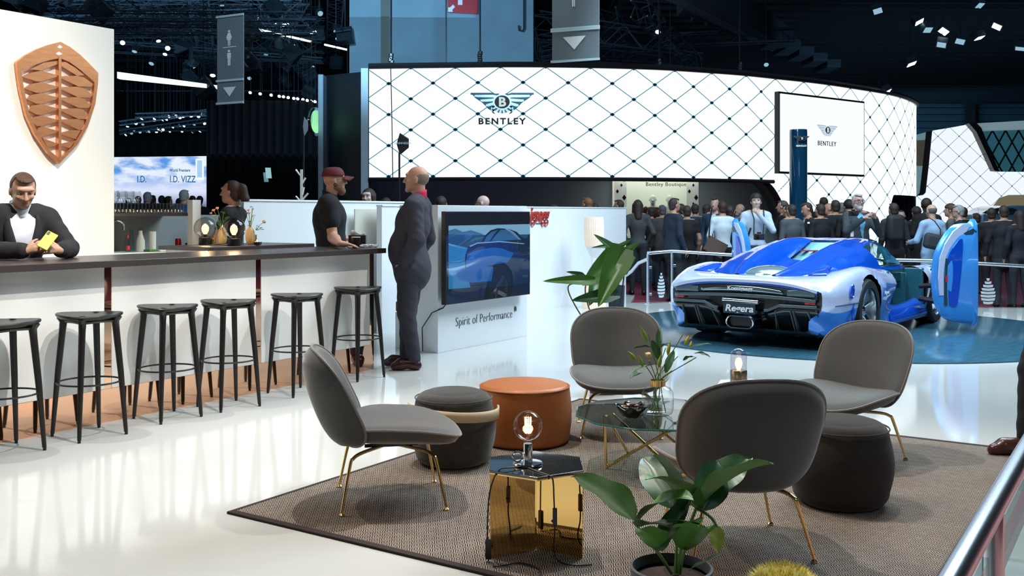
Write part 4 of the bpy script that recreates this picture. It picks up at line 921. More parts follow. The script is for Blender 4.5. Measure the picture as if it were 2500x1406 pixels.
# ================================================================ bar stools
M_stool = mat('black_stained_wood', (.010, .009, .009), rough=.34, noise=.3, nscale=12, stretch=(1, 1, .1))
def make_stool(label, loc, rz, group=None):
    t = thing('bar_stool', label, 'bar stool', loc, rz, group); H_ = .78
    mb = MB(); n = 48; vs = []
    prof = [(0, H_ - .012), (.5, H_ - .010), (.85, H_ - .003), (.97, H_), (1.0, H_ - .006), (.985, H_ - .016), (.90, H_ - .028), (.4, H_ - .032), (0, H_ - .032)]
    for r, z in prof:
        for k in range(n):
            a = 2 * math.pi * k / n; q = abs(math.cos(2 * a)) ; rr = .196 * (1 + .05 * (1 - abs(math.sin(2 * a)))) 
            vs.append((r * rr * math.cos(a), r * rr * math.sin(a) * .96, z + .006 * math.cos(2 * a) * r))
    fs = [(i * n + k, i * n + (k + 1) % n, (i + 1) * n + (k + 1) % n, (i + 1) * n + k)[::-1] for i in range(len(prof) - 1) for k in range(n)]
    mb.add(vs, fs); mb.build('seat', M_stool, t, ang=50)
    for k in range(4):
        a = R(90 * k); c_, s_ = math.cos(a), math.sin(a); m = MB()
        m.tube([(c_ * .172, s_ * .172, H_ - .015), (c_ * .158, s_ * .158, H_ - .05), (c_ * .163, s_ * .163, H_ - .10), (c_ * .192, s_ * .192, .40), (c_ * .224, s_ * .224, .018)], [.030, .024, .0215, .019, .0125], 10)
        lg = m.build('leg', M_stool, t); MB().lathe([(.010, 0), (.010, .02)], 8, (c_ * .2255, s_ * .2255, 0)).build('foot_glide', M_black, lg)
    fr__ = MB()
    for k in range(4):
        a, b = R(90 * k), R(90 * k + 90)
        fr__.tube([(math.cos(a) * .155, math.sin(a) * .155, H_ - .045), (math.cos((a + b) / 2) * .118, math.sin((a + b) / 2) * .118, H_ - .04), (math.cos(b) * .155, math.sin(b) * .155, H_ - .045)], .014, 8)
    fr__.build('seat_frame', M_stool, t)
    MB().tube([(.192 * math.cos(2 * math.pi * k / 40), .192 * math.sin(2 * math.pi * k / 40), .345) for k in range(40)], .006, 8, closed=True).build('foot_ring', M_black, t)
    return t
sp_ = [((-3.02, 5.93), 'black round bar stool cut by the left picture edge', 10), ((-2.70, 6.37), 'black bar stool in front of the leftmost copper strip, second from the left', 8), ((-2.39, 6.92), 'third black bar stool from the left, between the copper strips', 8), ((-2.08, 7.32), 'fourth black bar stool from the left, just left of the middle copper strip', 2), ((-1.70, 7.88), 'black bar stool right of the middle copper strip, second from the bar end', 5), ((-1.33, 8.60), 'last black bar stool at the right end of the bar', 8)]
st0 = None
for (x, y), lb, a in sp_:
    if st0 is None: st0 = make_stool(lb, (x, y, 0), R(a))
    else: dup(st0, (x, y, 0), R(a), lb)
# ================================================================ lamps
M_bulbglass = thin_glass('bulb_glass', (1, .95, .9), .02)
M_smoke = thin_glass('smoke_glass', (.80, .76, .72), .05)
M_fil = emis('filament', (1, .45, .16), 16); M_glow = emis('frosted_bulb', (1, .62, .28), 4)
def ballp(r, n=14, a0=0, a1=180, sz=1):
    return [(r * math.sin(R(a0 + (a1 - a0) * i / n)), -r * math.cos(R(a0 + (a1 - a0) * i / n)) * sz) for i in range(n + 1)]
def bulb_lamp():
    p = gp(1284, 1150, .372); t = thing('bulb_lamp', 'bare globe bulb lamp with chrome socket standing on the brass hexagonal table', 'table lamp', (.066, 4.155, .3725))
    MB().lathe([(.060, 0), (.063, .004), (.060, .010), (.02, .013)], 40).build('base', M_chrome, t)
    MB().lathe([(.0195, .012), (.0195, .083), (.017, .088)], 28).build('socket', M_chrome, t)
    ring = [(-.043 + .021 * math.cos(a), -.012, .035 + .021 * math.sin(a)) for a in [2 * math.pi * k / 20 for k in range(20)]]
    MB().tube(ring, .0035, 6, closed=True).build('ring_handle', M_chrome, t)
    pr = [(.0145, .085), (.015, .100)] + [(r, .161 + z) for r, z in ballp(.0615, 18, 14, 180)]
    MB().lathe(pr, 32, capb=False, capt=False).build('glass_bulb', M_bulbglass, t)
    f = MB()
    for k in range(9):
        a = 2 * math.pi * k / 9; x, y = .014 * math.cos(a), .014 * math.sin(a); f.tube([(x * .8, y * .8, .130), (x, y, .197)], .0011, 5)
    f.tube([(.014 * math.cos(a * .9), .014 * math.sin(a * .9), .132 + .063 * a / 60) for a in range(60)], .0010, 4)
    f.build('filament', M_fil, t)
    MB().tube([(0, 0, .085), (0, 0, .132)], .005, 8).build('filament_mount', M_bulbglass, t)
    l = bpy.data.lights.new('bulb_light', 'POINT'); l.energy = 6; l.color = (1, .62, .32); l.shadow_soft_size = .03
    o = bpy.data.objects.new('bulb_light', l); C.objects.link(o); o.parent = t; o.location = (0, 0, .18)
    return t
bulb_lamp()
def globe_lamp(label, loc):
    t = thing('globe_lamp', label, 'table lamp', loc)
    MB().lathe([(.056, 0), (.058, .004), (.058, .062), (.05, .066), (.03, .068)], 32).build('base', M_black, t)
    MB().lathe([(.018, .066), (.018, .095)], 20).build('socket', M_black, t)
    MB().lathe([(r, .150 + z) for r, z in ballp(.102, 18, 28, 180)], 36, capb=False, capt=False).build('globe', M_smoke, t)
    MB().lathe([(.014, .095), (.030, .125), (.033, .150), (.025, .175), (.004, .19)], 20).build('bulb', M_glow, t)
    l = bpy.data.lights.new('globe_light', 'POINT'); l.energy = 5; l.color = (1, .72, .40); l.shadow_soft_size = .03
    o = bpy.data.objects.new('globe_light', l); C.objects.link(o); o.parent = t; o.location = (0, 0, .21)
    return t
def onz(px, py, z): return gp(px, py, z)
ZR = 1.131; ZB_ = 1.102
g1 = globe_lamp('lit smoked globe lamp in front, right of the pair on the return counter', onz(571, 600, ZR))
dup(g1, onz(501, 597, ZR), 0, 'lit smoked globe lamp half hidden behind the white post')
M_cord = mat('black_cord', (.01, .01, .01), rough=.6)
cps = cr([tuple(onz(x, y, ZR + .004)) for x, y in ((560, 599), (540, 597), (522, 597), (514, 599))] + [tuple(onz(511, 608, ZR - .03)), tuple(onz(509, 612, ZB_ + .005))], 5)
tag(MB().tube(cps, .004, 6).build('lamp_cord', M_cord), 'thin black cord trailing from the front globe lamp over the counter edge', 'cable')
# small lamp on the round mirrored table
t = thing('glass_dome_lamp', 'small brass based lamp with clear glass dome on the mirrored side table', 'table lamp', (1.364, 6.0, .393))
MB().lathe([(.048, 0), (.050, .004), (.050, .078), (.046, .084)], 32).build('base', mat('brushed_brass', (.48, .40, .28), rough=.3, metal=1), t)
MB().lathe([(.049, .084), (.049, .165)] + [(.049 * math.cos(R(a)), .165 + .049 * math.sin(R(a))) for a in range(10, 91, 10)], 32, capb=False, capt=False).build('glass_dome', thin_glass('dome_glass', (.88, .86, .90), .05), t)
MB().lathe([(.010, .084), (.020, .11), (.022, .128), (.015, .150), (.002, .158)], 20).build('bulb', M_glow, t)
l = bpy.data.lights.new('dome_light', 'POINT'); l.energy = 2; l.color = (1, .75, .45); l.shadow_soft_size = .02
o = bpy.data.objects.new('dome_light', l); C.objects.link(o); o.parent = t; o.location = (0, 0, .125)
t = thing('mirrored_side_table', 'small round mirrored side table carrying the dome lamp, behind the nearest chair', 'side table', (1.42, 6.0, 0))
M_mirror = mat('mirror', (.85, .9, .92), rough=.03, metal=1)
MB().lathe([(.20, .378), (.205, .382), (.205, .388), (.20, .392)], 6).build('table_top', M_mirror, t, rz=.2)
b_ = MB()
for a in (10, 130, 250): b_.box((.09 * math.cos(R(a)), .09 * math.sin(R(a)), .189), (.17, .006, .375), rz=R(a))
b_.build('base_fins', M_mirror, t, smooth=False)
for px in (1823, 1856):
    tag(MB().box(dp(px + 3, 934, 6.02) - Z * 0 , (.012, .012, .035)).build('black_stopper', M_black), 'tiny black block standing on the mirrored side table' if px == 1823 else 'second tiny black block farther right on the mirrored table', 'block') if False else None
# ================================================================ hexagonal brass table
t = thing('hexagonal_side_table', 'hexagonal side table with dark glass top on folded gold mirror panels', 'side table', (.10, 4.18, RZ))
M_gold = mat('gold_mirror', (.93, .62, .22), rough=.03, metal=1)
hx = [(.222 * math.sin(R(60 * k)), .222 * math.cos(R(60 * k))) for k in range(6)]
MB().poly([(x, y, .348) for x, y in hx][::-1], (0, 0, .010)).build('table_top', mat('dark_mirror_glass', (.015, .02, .025), rough=.02, spec=1.0, coat=1), t, smooth=False, bevel=.001)
MB().poly([(x * .985, y * .985, .342) for x, y in hx][::-1], (0, 0, .005)).build('top_rim', M_gold, t, smooth=False)
for k in (0, 2, 4):
    a = R(60 * k); d = Vector((math.sin(a), math.cos(a), 0)); s = Vector((d.y, -d.x, 0)) * .004
    MB().obox(Vector((0, 0, 0)) + d * .006 - s, d * .212, s * 2, Z * .342).build('mirror_panel', M_gold, t, smooth=False)
# cords of the bulb lamp
def ground_cord(pts, name, label, r=.0032):
    return tag(MB().tube(cr(pts, 6), r, 7).build(name, M_cord), label, 'cable')
cz = RZ + .004
L1 = [(.05, 4.11, .378), (.0, 4.08, .379), (-.055, 4.06, .372), (-.088, 4.035, .30), (-.098, 4.03, .20), (-.100, 4.03, .10)]
ground_cord(L1, 'lamp_cord', 'thin black cord running from the bulb lamp down the left gold panel')
tag(MB().box((-.096, 4.03, .062), (.024, .014, .080)).tube([(-.096, 4.03, .02), (-.096, 4.02, cz)], .0032, 6).build('cord_adapter', M_black, bevel=.003), 'black adapter block on the cord before the left gold panel', 'adapter')
L2 = [tuple(gp(x, y, cz)) for x, y in ((1205, 1375), (1208, 1382), (1232, 1380), (1262, 1374), (1290, 1378), (1312, 1386), (1320, 1396), (1318, 1420), (1312, 1450))]
ground_cord(L2, 'floor_cord', 'black cord lying on the rug in front of the gold table')
# second cord with switch hanging in front of the right panel
L3 = [(.17, 4.06, .36), (.175, 4.045, .34), (.178, 4.05, .27), (.181, 4.055, .245)]
ground_cord([(.05, 4.12, .362 + .012), (.11, 4.03, .372), (.155, 3.98, .368), (.165, 3.985, .34), (.168, 4.0, .28), (.170, 4.0, .235)], 'lamp_cord', 'thin black cord hanging in front of the right gold panel')
tag(MB().box((.172, 4.0, .20), (.018, .012, .072)).ball((.162, 3.998, .185), (.006, .006, .006), 8).build('cord_switch', M_black, bevel=.003), 'black inline cord switch hanging in front of the right gold panel', 'switch')
ground_cord([(.173, 4.0, .166), (.170, 4.0, .12), (.168, 4.01, .06), (.19, 4.0, .022), (.25, 3.97, cz), (.32, 3.98, cz)], 'lamp_cord', 'lower piece of black cord from the hanging switch to the rug')
# ================================================================ glass coffee table
t = thing('glass_coffee_table', 'low round glass coffee table on crossed brass rods', 'coffee table', (.80, 5.55, RZ))
NG = 12
MB().poly([(.45 * math.cos(R(30 * k + 8)), .45 * math.sin(R(30 * k + 8)), .288) for k in range(NG)], (0, 0, .010)).build('glass_top', thin_glass('table_glass', (.55, .62, .60), .06), t, smooth=False)
MB().tube([(.452 * math.cos(R(30 * k + 8)), .452 * math.sin(R(30 * k + 8)), .293) for k in range(NG)], .0055, 5, closed=True).build('glass_edge', mat('glass_edge_green', (.03, .12, .10), rough=.05, spec=.8), t)
P_ = [(-.28, -.05), (.10, -.26), (.24, .20), (-.12, .24)]
for i in range(4):
    a = P_[i]; b = P_[(i + 1) % 4]
    MB().tube([(a[0], a[1], .006), (b[0], b[1], .288)], .0085, 10).build('rod', M_brass, t)
MB().tube([(-.28, -.05, .006), (-.29, -.05, .288)], .0085, 10).build('rod', M_brass, t)
MB().tube([(.10, -.26, .006), (-.24, .0, .288)], .0085, 10).build('rod', M_brass, t)
ZG = RZ + .299
# black bowl
t = thing('black_bowl', 'glossy black petal-rimmed bowl with copper glints on the glass table', 'bowl', (.655, 5.40, ZG))
bm2 = MB(); n = 42
def bowlf(u, v):
    a = 2 * math.pi * u; w = 1 + .10 * math.cos(7 * a) * v; r = (.03 + .062 * v ** .7) * w; return Vector((r * math.cos(a), r * math.sin(a), .002 + .062 * v ** 1.3 + .012 * v * math.cos(7 * a)))
bm2.grid(bowlf, n, 9, cu=True); bm2.poly([(.03 * math.cos(2 * math.pi * k / n), .03 * math.sin(2 * math.pi * k / n), .002) for k in range(n)][::-1])
bm2.build('bowl', mat('black_lacquer', (.006, .005, .005), rough=.12, coat=1), t, solid=.003)
bits = MB(); rn = random.Random(5)
for k in range(16):
    a = rn.uniform(0, 6.28); r = rn.uniform(0, .055); c = Vector((r * math.cos(a), r * math.sin(a), .058 + rn.uniform(0, .012))); 
    bits.box(c, (.028, .020, .004), M=Matrix.Rotation(rn.uniform(0, 3), 3, 'Z') @ Matrix.Rotation(rn.uniform(-.8, .8), 3, 'X'))
tag(bits.build('wrapped_sweets', mat('dark_copper_foil', (.10, .05, .04), rough=.3, metal=.6), smooth=False, loc=(.655, 5.40, ZG)), 'dark foil-wrapped sweets heaped in the black bowl', 'sweets', kind='stuff')
# ---------------------------------------------------------------- leaves
def leaf(mb, base, d, L_, w, droop=.5, fold=.25, roll=0, n=9, mi=0, wave=0, tipp=1.0, shape='o'):
    d = Vector(d).normalized(); side = d.cross(Z)
    if side.length < .05: side = Vector((1, 0, 0))
    side.normalize(); side = (Matrix.Rotation(roll, 3, d) @ side)
    p = Vector(base); pts = []; dirs = []
    for i in range(n):
        pts.append(p.copy()); dirs.append(d.copy()); d = (d + Vector((0, 0, -droop / n * 1.6))).normalized(); p = p + d * (L_ / (n - 1))
    vs = []
    for i, (q, dd) in enumerate(zip(pts, dirs)):
        t = i / (n - 1)
        if shape == 'o': ww = w * math.sin(math.pi * min(1, t * .96 + .04)) ** .75 * (1 - .25 * t)
        elif shape == 'a': ww = w * (.75 + .55 * t) * (1 - t) ** .55 if t > .0 else w * .72   # arrow shaped
        else: ww = w * math.sin(math.pi * t) ** .9
        nrm = side.cross(dd).normalized(); s2 = dd.cross(nrm)
        for k in (-1, -.5, 0, .5, 1):
            wv = wave * math.sin(t * 14 + k * 2) * abs(k)
            vs.append(q + s2 * ww * k + nrm * (abs(k) * fold * ww + wv))
    fs = [(i * 5 + k, i * 5 + k + 1, (i + 1) * 5 + k + 1, (i + 1) * 5 + k) for i in range(n - 1) for k in range(4)]
    mb.add(vs, fs, mi); return pts[-1]
M_leaf = mat('leaf_green', (.055, .17, .025), rough=.38, noise=.3, nscale=9); M_leafd = mat('leaf_dark', (.030, .095, .035), rough=.35, noise=.3, nscale=9)
M_leafy = mat('leaf_yellow', (.45, .50, .09), rough=.45, noise=.2); M_stem = mat('stem_green', (.12, .22, .06), rough=.5); M_stemb = mat('stem_brown', (.10, .06, .03), rough=.6)
M_soil = mat('soil', (.035, .018, .012), rough=.95, noise=.6, nscale=60, bump=.8, bscale=80)
# potted plant in the foreground (leaf tips given as offsets from the pot centre)
PP = Vector((.515, 3.22, 0))
pt = thing('potted_plant', 'leafy green potted plant in a dark grey pot in the foreground', 'potted plant', PP)
MB().lathe([(.085, 0), (.10, .005), (.125, .18), (.131, .255), (.133, .277), (.125, .280), (.119, .262), (.117, .25)], 48, capt=False).build('pot', mat('dark_grey_pot', (.035, .042, .048), rough=.6, noise=.15, nscale=30), pt)
MB().lathe([(.118, .240), (.08, .250), (.02, .252)], 32, capb=False).build('soil', M_soil, pt)
PT0 = pt
def pxp(px, py, Y): return dp(px, py, Y) - PP
def bigleaf(base, tip, w, arch, fold, roll, m, wave=.004):
    """leaf from stem point to tip, both given as picture positions with depth"""
    a, b = pxp(*base), pxp(*tip); mb = MB(); n = 14; mid = (a + b) / 2 + Z * arch; d0 = (b - a)
    pts = [a * (1 - t) ** 2 + mid * 2 * t * (1 - t) + b * t * t for t in [i / (n - 1) for i in range(n)]]
    vs = []
    for i, q in enumerate(pts):
        t = i / (n - 1); dd = (pts[min(i + 1, n - 1)] - pts[max(i - 1, 0)]).normalized(); s0 = dd.cross(Z)
        if s0.length < .2: s0 = dd.cross(Vector((0, 1, 0)))
        s0.normalize(); s0 = Matrix.Rotation(roll, 3, dd) @ s0; nr = s0.cross(dd).normalized()
        if nr.z < 0: nr = -nr
        ww = w * (1.22 if pt is PT0 else 1) * (math.sin(math.pi * min(1, t ** .8 * .97 + .03)) ** .8)
        for k in (-1, -.6, -.25, 0, .25, .6, 1):
            vs.append(q + s0 * ww * k + nr * (abs(k) * fold * ww + wave * math.sin(t * 13 + k * 3) * abs(k)))
    mb.add(vs, [(i * 7 + k, i * 7 + k + 1, (i + 1) * 7 + k + 1, (i + 1) * 7 + k) for i in range(n - 1) for k in range(6)])
    return mb.build('leaf', m, pt, ang=80)
S1, S2, S3 = (1575, 1300, 3.2), (1670, 1300, 3.22), (1700, 1310, 3.25)
c1 = (1548, 1280, 3.18); c2 = (1690, 1235, 3.22)
bigleaf((1545, 1270, 3.18), (1392, 1162, 3.05), .052, .045, .3, .5, M_leaf, .006)
bigleaf((1552, 1280, 3.16), (1694, 1222, 3.0), .048, .075, .25, .2, M_leaf)
bigleaf((1640, 1240, 3.28), (1570, 1115, 3.5), .050, .02, .3, -.3, M_leafd)
bigleaf((1705, 1245, 3.20), (1575, 1170, 3.05), .055, .07, .2, .1, M_leaf)
bigleaf((1660, 1230, 3.3), (1590, 1110, 3.3), .050, .06, .3, .3, M_leafd)
bigleaf((1705, 1240, 3.2), (1888, 1132, 3.1), .058, .06, .35, -.35, M_leaf, .007)
bigleaf((1700, 1240, 3.28), (1838, 1118, 3.35), .058, .04, .3, .4, M_leafd, .007)
bigleaf((1715, 1245, 3.18), (1752, 1128, 3.3), .050, .03, .35, .8, M_leafd)
bigleaf((1650, 1300, 3.2), (1705, 1285, 3.0), .045, .05, .2, 0, M_leaf)
bigleaf((1600, 1345, 3.15), (1700, 1190, 3.1), .03, .0, .3, 1.0, M_leafd)
bigleaf((1560, 1285, 3.12), (1640, 1290, 3.02), .050, .02, .2, -.2, M_leafd)
bigleaf((1615, 1345, 3.16), (1562, 1290, 3.0), .040, .02, .3, .3, M_leaf)
bigleaf((1670, 1345, 3.16), (1730, 1290, 3.0), .052, .05, .3, -.2, M_leaf)
bigleaf((1752, 1285, 3.15), (1752, 1352, 3.1), .020, .0, .35, .2, M_leafy, .003)
bigleaf((1680, 1392, 3.12), (1790, 1340, 2.98), .026, .0, .2, .1, M_leafd)
stm = MB()
for a, b, c_ in (((1640, 1400, 3.2), (1600, 1340, 3.18), (1545, 1272, 3.18)), ((1655, 1400, 3.22), (1665, 1330, 3.22), (1700, 1240, 3.21)), ((1648, 1400, 3.22), (1652, 1330, 3.24), (1650, 1235, 3.28)), ((1700, 1240, 3.2), (1735, 1262, 3.18), (1752, 1288, 3.15)), ((1660, 1400, 3.18), (1664, 1370, 3.16), (1672, 1340, 3.14))):
    stm.tube(cr([tuple(pxp(*a)), tuple(pxp(*b)), tuple(pxp(*c_))], 5), .0055, 7)
stm.build('stems', M_stem, pt)
# yellow spiky cactus-like plant
CT = Vector((.815, 2.99, 0))
ct_ = thing('spiky_plant', 'yellow bristly domed plant at the bottom edge of the picture', 'plant', CT)
MB().lathe([(.07, 0), (.09, .24), (.092, .25), (.084, .25), (.08, .23)], 32).build('pot', mat('dark_grey_pot', (0, 0, 0)), ct_)
MB().lathe([(.05, .22)] + [(.105 * math.sin(R(a)), .285 - .070 * math.cos(R(a))) for a in range(40, 181, 10)], 32).build('dome', mat('mustard', (.42, .34, .05), rough=.9, noise=.3, nscale=40), ct_)
sk_ = MB(); rn = random.Random(3)
for k in range(1500):
    a = rn.uniform(0, 6.283); b = rn.uniform(0, 1); th = math.acos(1 - b * 1.25)
    nv = Vector((math.sin(th) * math.cos(a), math.sin(th) * math.sin(a), math.cos(th))); p = Vector((nv.x * .103, nv.y * .103, .285 + nv.z * .068))
    q = (nv + Vector((rn.uniform(-.35, .35), rn.uniform(-.35, .35), rn.uniform(-.2, .3)))).normalized(); s_, _ = frame(q); l_ = rn.uniform(.014, .028)
    sk_.add([p - s_ * .0016, p + s_ * .0016, p + q * l_], [(0, 1, 2)])
tag(sk_.build('bristles', mat('yellow_bristle', (.72, .58, .10), rough=.7), ct_, smooth=False), kind='stuff')
# ---------------------------------------------------------------- vase with lilies
VS = Vector((.80, 5.47, ZG))
v_ = thing('lily_vase', 'clear glass vase with brass neck holding lily buds on the glass table', 'vase', VS)
MB().lathe([(.06, .002), (.078, .012), (.086, .04), (.087, .10), (.085, .125), (.070, .148), (.045, .160), (.040, .168)], 40, capt=False).build('glass_body', thin_glass('vase_glass', (.95, .98, .98), .05), v_)
MB().lathe([(.083, .090), (.083, .091)], 40).build('water', thin_glass('water', (.93, .97, .98), .05), v_)
MB().lathe([(.042, .160), (.042, .192), (.038, .193), (.038, .162)], 36, capb=False, capt=False).build('neck', M_brass, v_)
def VP(px, py, Y): return dp(px, py, Y) - VS
ends = [(1582, 815, 5.45), (1625, 850, 5.5), (1560, 870, 5.38), (1668, 815, 5.42), (1700, 872, 5.35), (1612, 800, 5.6), (1585, 880, 5.4), (1640, 905, 5.4), (1655, 870, 5.5)]
stm = MB()
for e_ in ends:
    b_ = Vector((random.uniform(-.04, .04), random.uniform(-.04, .04), .02)); m_ = Vector((random.uniform(-.02, .02), random.uniform(-.02, .02), .18))
    stm.tube(cr([tuple(b_), tuple(m_), tuple(VP(*e_))], 5), .0028, 6)
stm.build('stems', M_stem, v_)
def bud(a, b, r, m):
    a, b = VP(*a), VP(*b); pts = [a.lerp(b, i / 7) for i in range(8)]; return MB().tube(pts, [max(.001, r * math.sin(math.pi * (i / 7) ** .8 * .97 + .06)) for i in range(8)], 9).build('bud', m, v_, ang=70)
M_bud = mat('bud_green', (.22, .36, .05), rough=.4, noise=.2); M_budy = mat('bud_yellow', (.42, .40, .06), rough=.4)
bud((1582, 838, 5.45), (1562, 795, 5.4), .012, M_bud); bud((1553, 880, 5.38), (1532, 857, 5.35), .012, M_bud); bud((1570, 895, 5.38), (1558, 867, 5.36), .010, M_bud)
bud((1630, 868, 5.5), (1636, 830, 5.5), .011, M_budy); bud((1672, 845, 5.42), (1682, 818, 5.42), .011, M_budy); bud((1686, 850, 5.45), (1688, 832, 5.45), .009, M_budy); bud((1608, 898, 5.38), (1614, 866, 5.36), .012, M_bud); bud((1590, 870, 5.5), (1575, 862, 5.5), .016, mat('pale_petal', (.65, .48, .25), rough=.5))
def vleaf(a, b, w, roll, m, arch=.02):
    global PP, pt
    s1, s2 = PP, pt; PP, pt = VS, v_; o = bigleaf(a, b, w, arch, .25, roll, m, .002); PP, pt = s1, s2; return o
for a, b, w, r_, m in (((1672, 855, 5.42), (1738, 840, 5.3), .020, .2, M_leafd), ((1695, 862, 5.4), (1735, 873, 5.3), .012, .4, M_leafd), ((1668, 880, 5.4), (1696, 872, 5.3), .012, -.4, M_leafd), ((1625, 910, 5.45), (1647, 855, 5.5), .022, .6, M_leafd), ((1600, 890, 5.4), (1540, 912, 5.3), .018, .2, M_leaf), ((1570, 910, 5.36), (1537, 925, 5.3), .020, -.2, M_leafd), ((1595, 850, 5.45), (1545, 852, 5.5), .014, .5, M_leafd), ((1605, 870, 5.5), (1607, 800, 5.6), .024, .9, M_leafd), ((1610, 880, 5.4), (1590, 830, 5.4), .022, 1.2, M_leafd), ((1612, 850, 5.4), (1640, 838, 5.3), .014, .1, M_leaf)):
    vleaf(a, b, w, r_, m)
# ---------------------------------------------------------------- big arrow-leaf plant behind the chair
PB = Vector((dp(1480, 800, 7.9).x, 7.9, 0))
pb = thing('arrow_leaf_plant', 'tall plant with big arrow-shaped leaves rising behind the rear lounge chair', 'potted plant', PB)
MB().lathe([(.13, 0), (.16, .30), (.165, .32), (.155, .32), (.15, .28)], 36).build('pot', mat('dark_grey_pot', (0, 0, 0)), pb)
MB().lathe([(.15, .27), (.02, .285)], 24, capb=False).build('soil', M_soil, pb)
def arrow(tip, base, px_w, Y, m, tail=.35, fold=.2):
    """arrow-shaped blade: base = stalk joint, tip = point (picture positions at depth Y)"""
    b = dp(*base, Y) - PB; t_ = dp(*tip, Y - .15) - PB; w = px_w / FPX * Y; d = (t_ - b); L_ = d.length; d.normalize()
    s0 = d.cross(Vector((0, -1, .35))).normalized(); nr = s0.cross(d).normalized(); mb = MB(); n = 13; vs = []
    for i in range(n):
        t = -tail + (1 + tail) * i / (n - 1); 
        if t < 0: w0, w1 = .15 * (-t / tail) * w + .03 * w, w * (.95 + t * 1.2)
        else: w0, w1 = 0, w * (1 - t) ** .75 * (1 + .25 * t)
        for sgn, q in ((-1, 1), (-1, .5), (-1, 0), (1, 0), (1, .5), (1, 1)):
            x = sgn * (w0 + (w1 - w0) * q); vs.append(b + d * (t * L_) + s0 * x + nr * (abs(x) * fold - .12 * L_ * max(0, t) ** 2))
    fs = [(i * 6 + k, i * 6 + k + 1, (i + 1) * 6 + k + 1, (i + 1) * 6 + k) for i in range(n - 1) for k in (0, 1, 3, 4)] + [(i * 6 + 2, i * 6 + 3, (i + 1) * 6 + 3, (i + 1) * 6 + 2) for i in range(4, n - 1)]
    mb.add(vs, fs); return mb.build('leaf', m, pb, ang=80)
arrow((1330, 683), (1425, 684), 14, 7.6, M_leaf, .3, .3)
arrow((1425, 692), (1505, 640), 42, 7.8, M_leaf, .45, .25)
arrow((1462, 745), (1512, 628), 36, 7.7, M_leaf, .2, .3)
arrow((1540, 640), (1520, 650), 40, 8.1, mat('leaf_bright', (.11, .25, .04), rough=.35, noise=.2), 1.6, .2)
arrow((1400, 730), (1480, 722), 20, 7.75, M_leafd, .4, .25)
arrow((1440, 742), (1460, 690), 22, 7.8, M_leaf, .3, .2)
arrow((1388, 662), (1420, 675), 10, 7.7, M_leafd, .2, .4)
stm = MB()
for pts in (((1480, 860), (1410, 756), (1387, 700), (1425, 690)), ((1485, 860), (1437, 750), (1432, 690), (1470, 680), (1500, 650)), ((1488, 860), (1500, 740), (1512, 640)), ((1488, 860), (1492, 760), (1480, 722)), ((1490, 860), (1520, 700), (1524, 640))):
    stm.tube(cr([tuple(dp(x, y, 7.85) - PB) for x, y in pts], 6), .006, 6)
stm.build('stalks', M_stemb, pb)
# blue pot plant
PC = Vector((dp(1505, 800, 9.0).x, 9.0, 0))
pc = thing('tall_planter', 'plant with small arrow leaves in a tall slate-blue planter beside the white partition', 'potted plant', PC)
MB().lathe([(.070, 0), (.075, .02), (.088, .50), (.103, .765), (.096, .765), (.09, .74)], 4, capt=True).build('planter', mat('slate_blue', (.035, .085, .135), rough=.55), pc, rz=R(35), smooth=False)
sv = PB, pb; PB, pb = PC, pc
for tip, base, w in (((1455, 572), (1500, 610), 12), ((1448, 602), (1498, 600), 7), ((1540, 583), (1500, 612), 9), ((1560, 590), (1515, 625), 14), ((1478, 640), (1500, 612), 10)):
    arrow(tip, base, w, 8.9, M_leaf, .3, .3)
stm = MB()
for pts in (((1500, 697), (1498, 660), (1502, 610)), ((1510, 697), (1515, 660), (1514, 622)), ((1494, 697), (1488, 655), (1478, 600)), ((1505, 697), (1500, 650), (1498, 600))):
    stm.tube(cr([tuple(dp(x, y, 9.0) - PC) for x, y in pts], 6), .007, 6)
stm.build('stalks', M_stem, pc); PB, pb = sv
# tall pleated glowing floor lamp near the partition
FL = Vector((dp(1450, 700, 14.9).x, 14.9, 0))
fl = thing('pleated_floor_lamp', 'tall warm glowing pleated floor lamp before the white partition', 'floor lamp', FL)
def pleat(prof):
    mb = MB(); n = 72; vs = []
    for r, z in prof:
        for k in range(n): rr = r * (1 + .05 * (k % 2)); vs.append((rr * math.cos(2 * math.pi * k / n), rr * math.sin(2 * math.pi * k / n), z))
    mb.add(vs, [(i * n + k, i * n + (k + 1) % n, (i + 1) * n + (k + 1) % n, (i + 1) * n + k) for i in range(len(prof) - 1) for k in range(n)]); return mb
M_pl = mat('glowing_pleats', (.80, .66, .55), rough=.7, emit=(1, .72, .50), es=.22)
pleat([(.125, .93), (.14, 1.05), (.145, 1.2), (.135, 1.33), (.13, 1.36)]).build('upper_shade', M_pl, fl, smooth=False)
pleat([(.03, .55), (.045, .75), (.125, .93)]).build('upper_cone', mat('plain_pleats', (.72, .72, .72), rough=.6, emit=(.8, .8, .85), es=.12), fl, smooth=False)
pleat([(.17, .0), (.165, .15), (.13, .35), (.03, .55)]).build('lower_shade', M_pl, fl, smooth=False)
# white socket and cable on the floor behind the glass table
so_ = gp(1486, 992)
tag(MB().box(so_ + Z * .022, (.085, .045, .044), rz=.3).build('power_socket', mat('white_plastic', (.6, .6, .58), rough=.4), bevel=.006), 'small white power socket on the floor under the rear lounge chair', 'socket')
tag(MB().tube(cr([tuple(gp(x, y) + Z * .006) for x, y in ((1412, 974), (1430, 978), (1452, 986), (1478, 991))], 5), .005, 6).build('power_cable', mat('white_plastic', (1, 1, 1))), 'thin white cable leading to the white floor socket', 'cable')
tag(MB().tube(cr([tuple(gp(x, y) + Z * .016) for x, y in ((1496, 993), (1515, 994), (1530, 1002), (1570, 1030))], 5), .004, 6).build('power_cable', M_cord), 'thin black cable leaving the white floor socket to the right', 'cable')
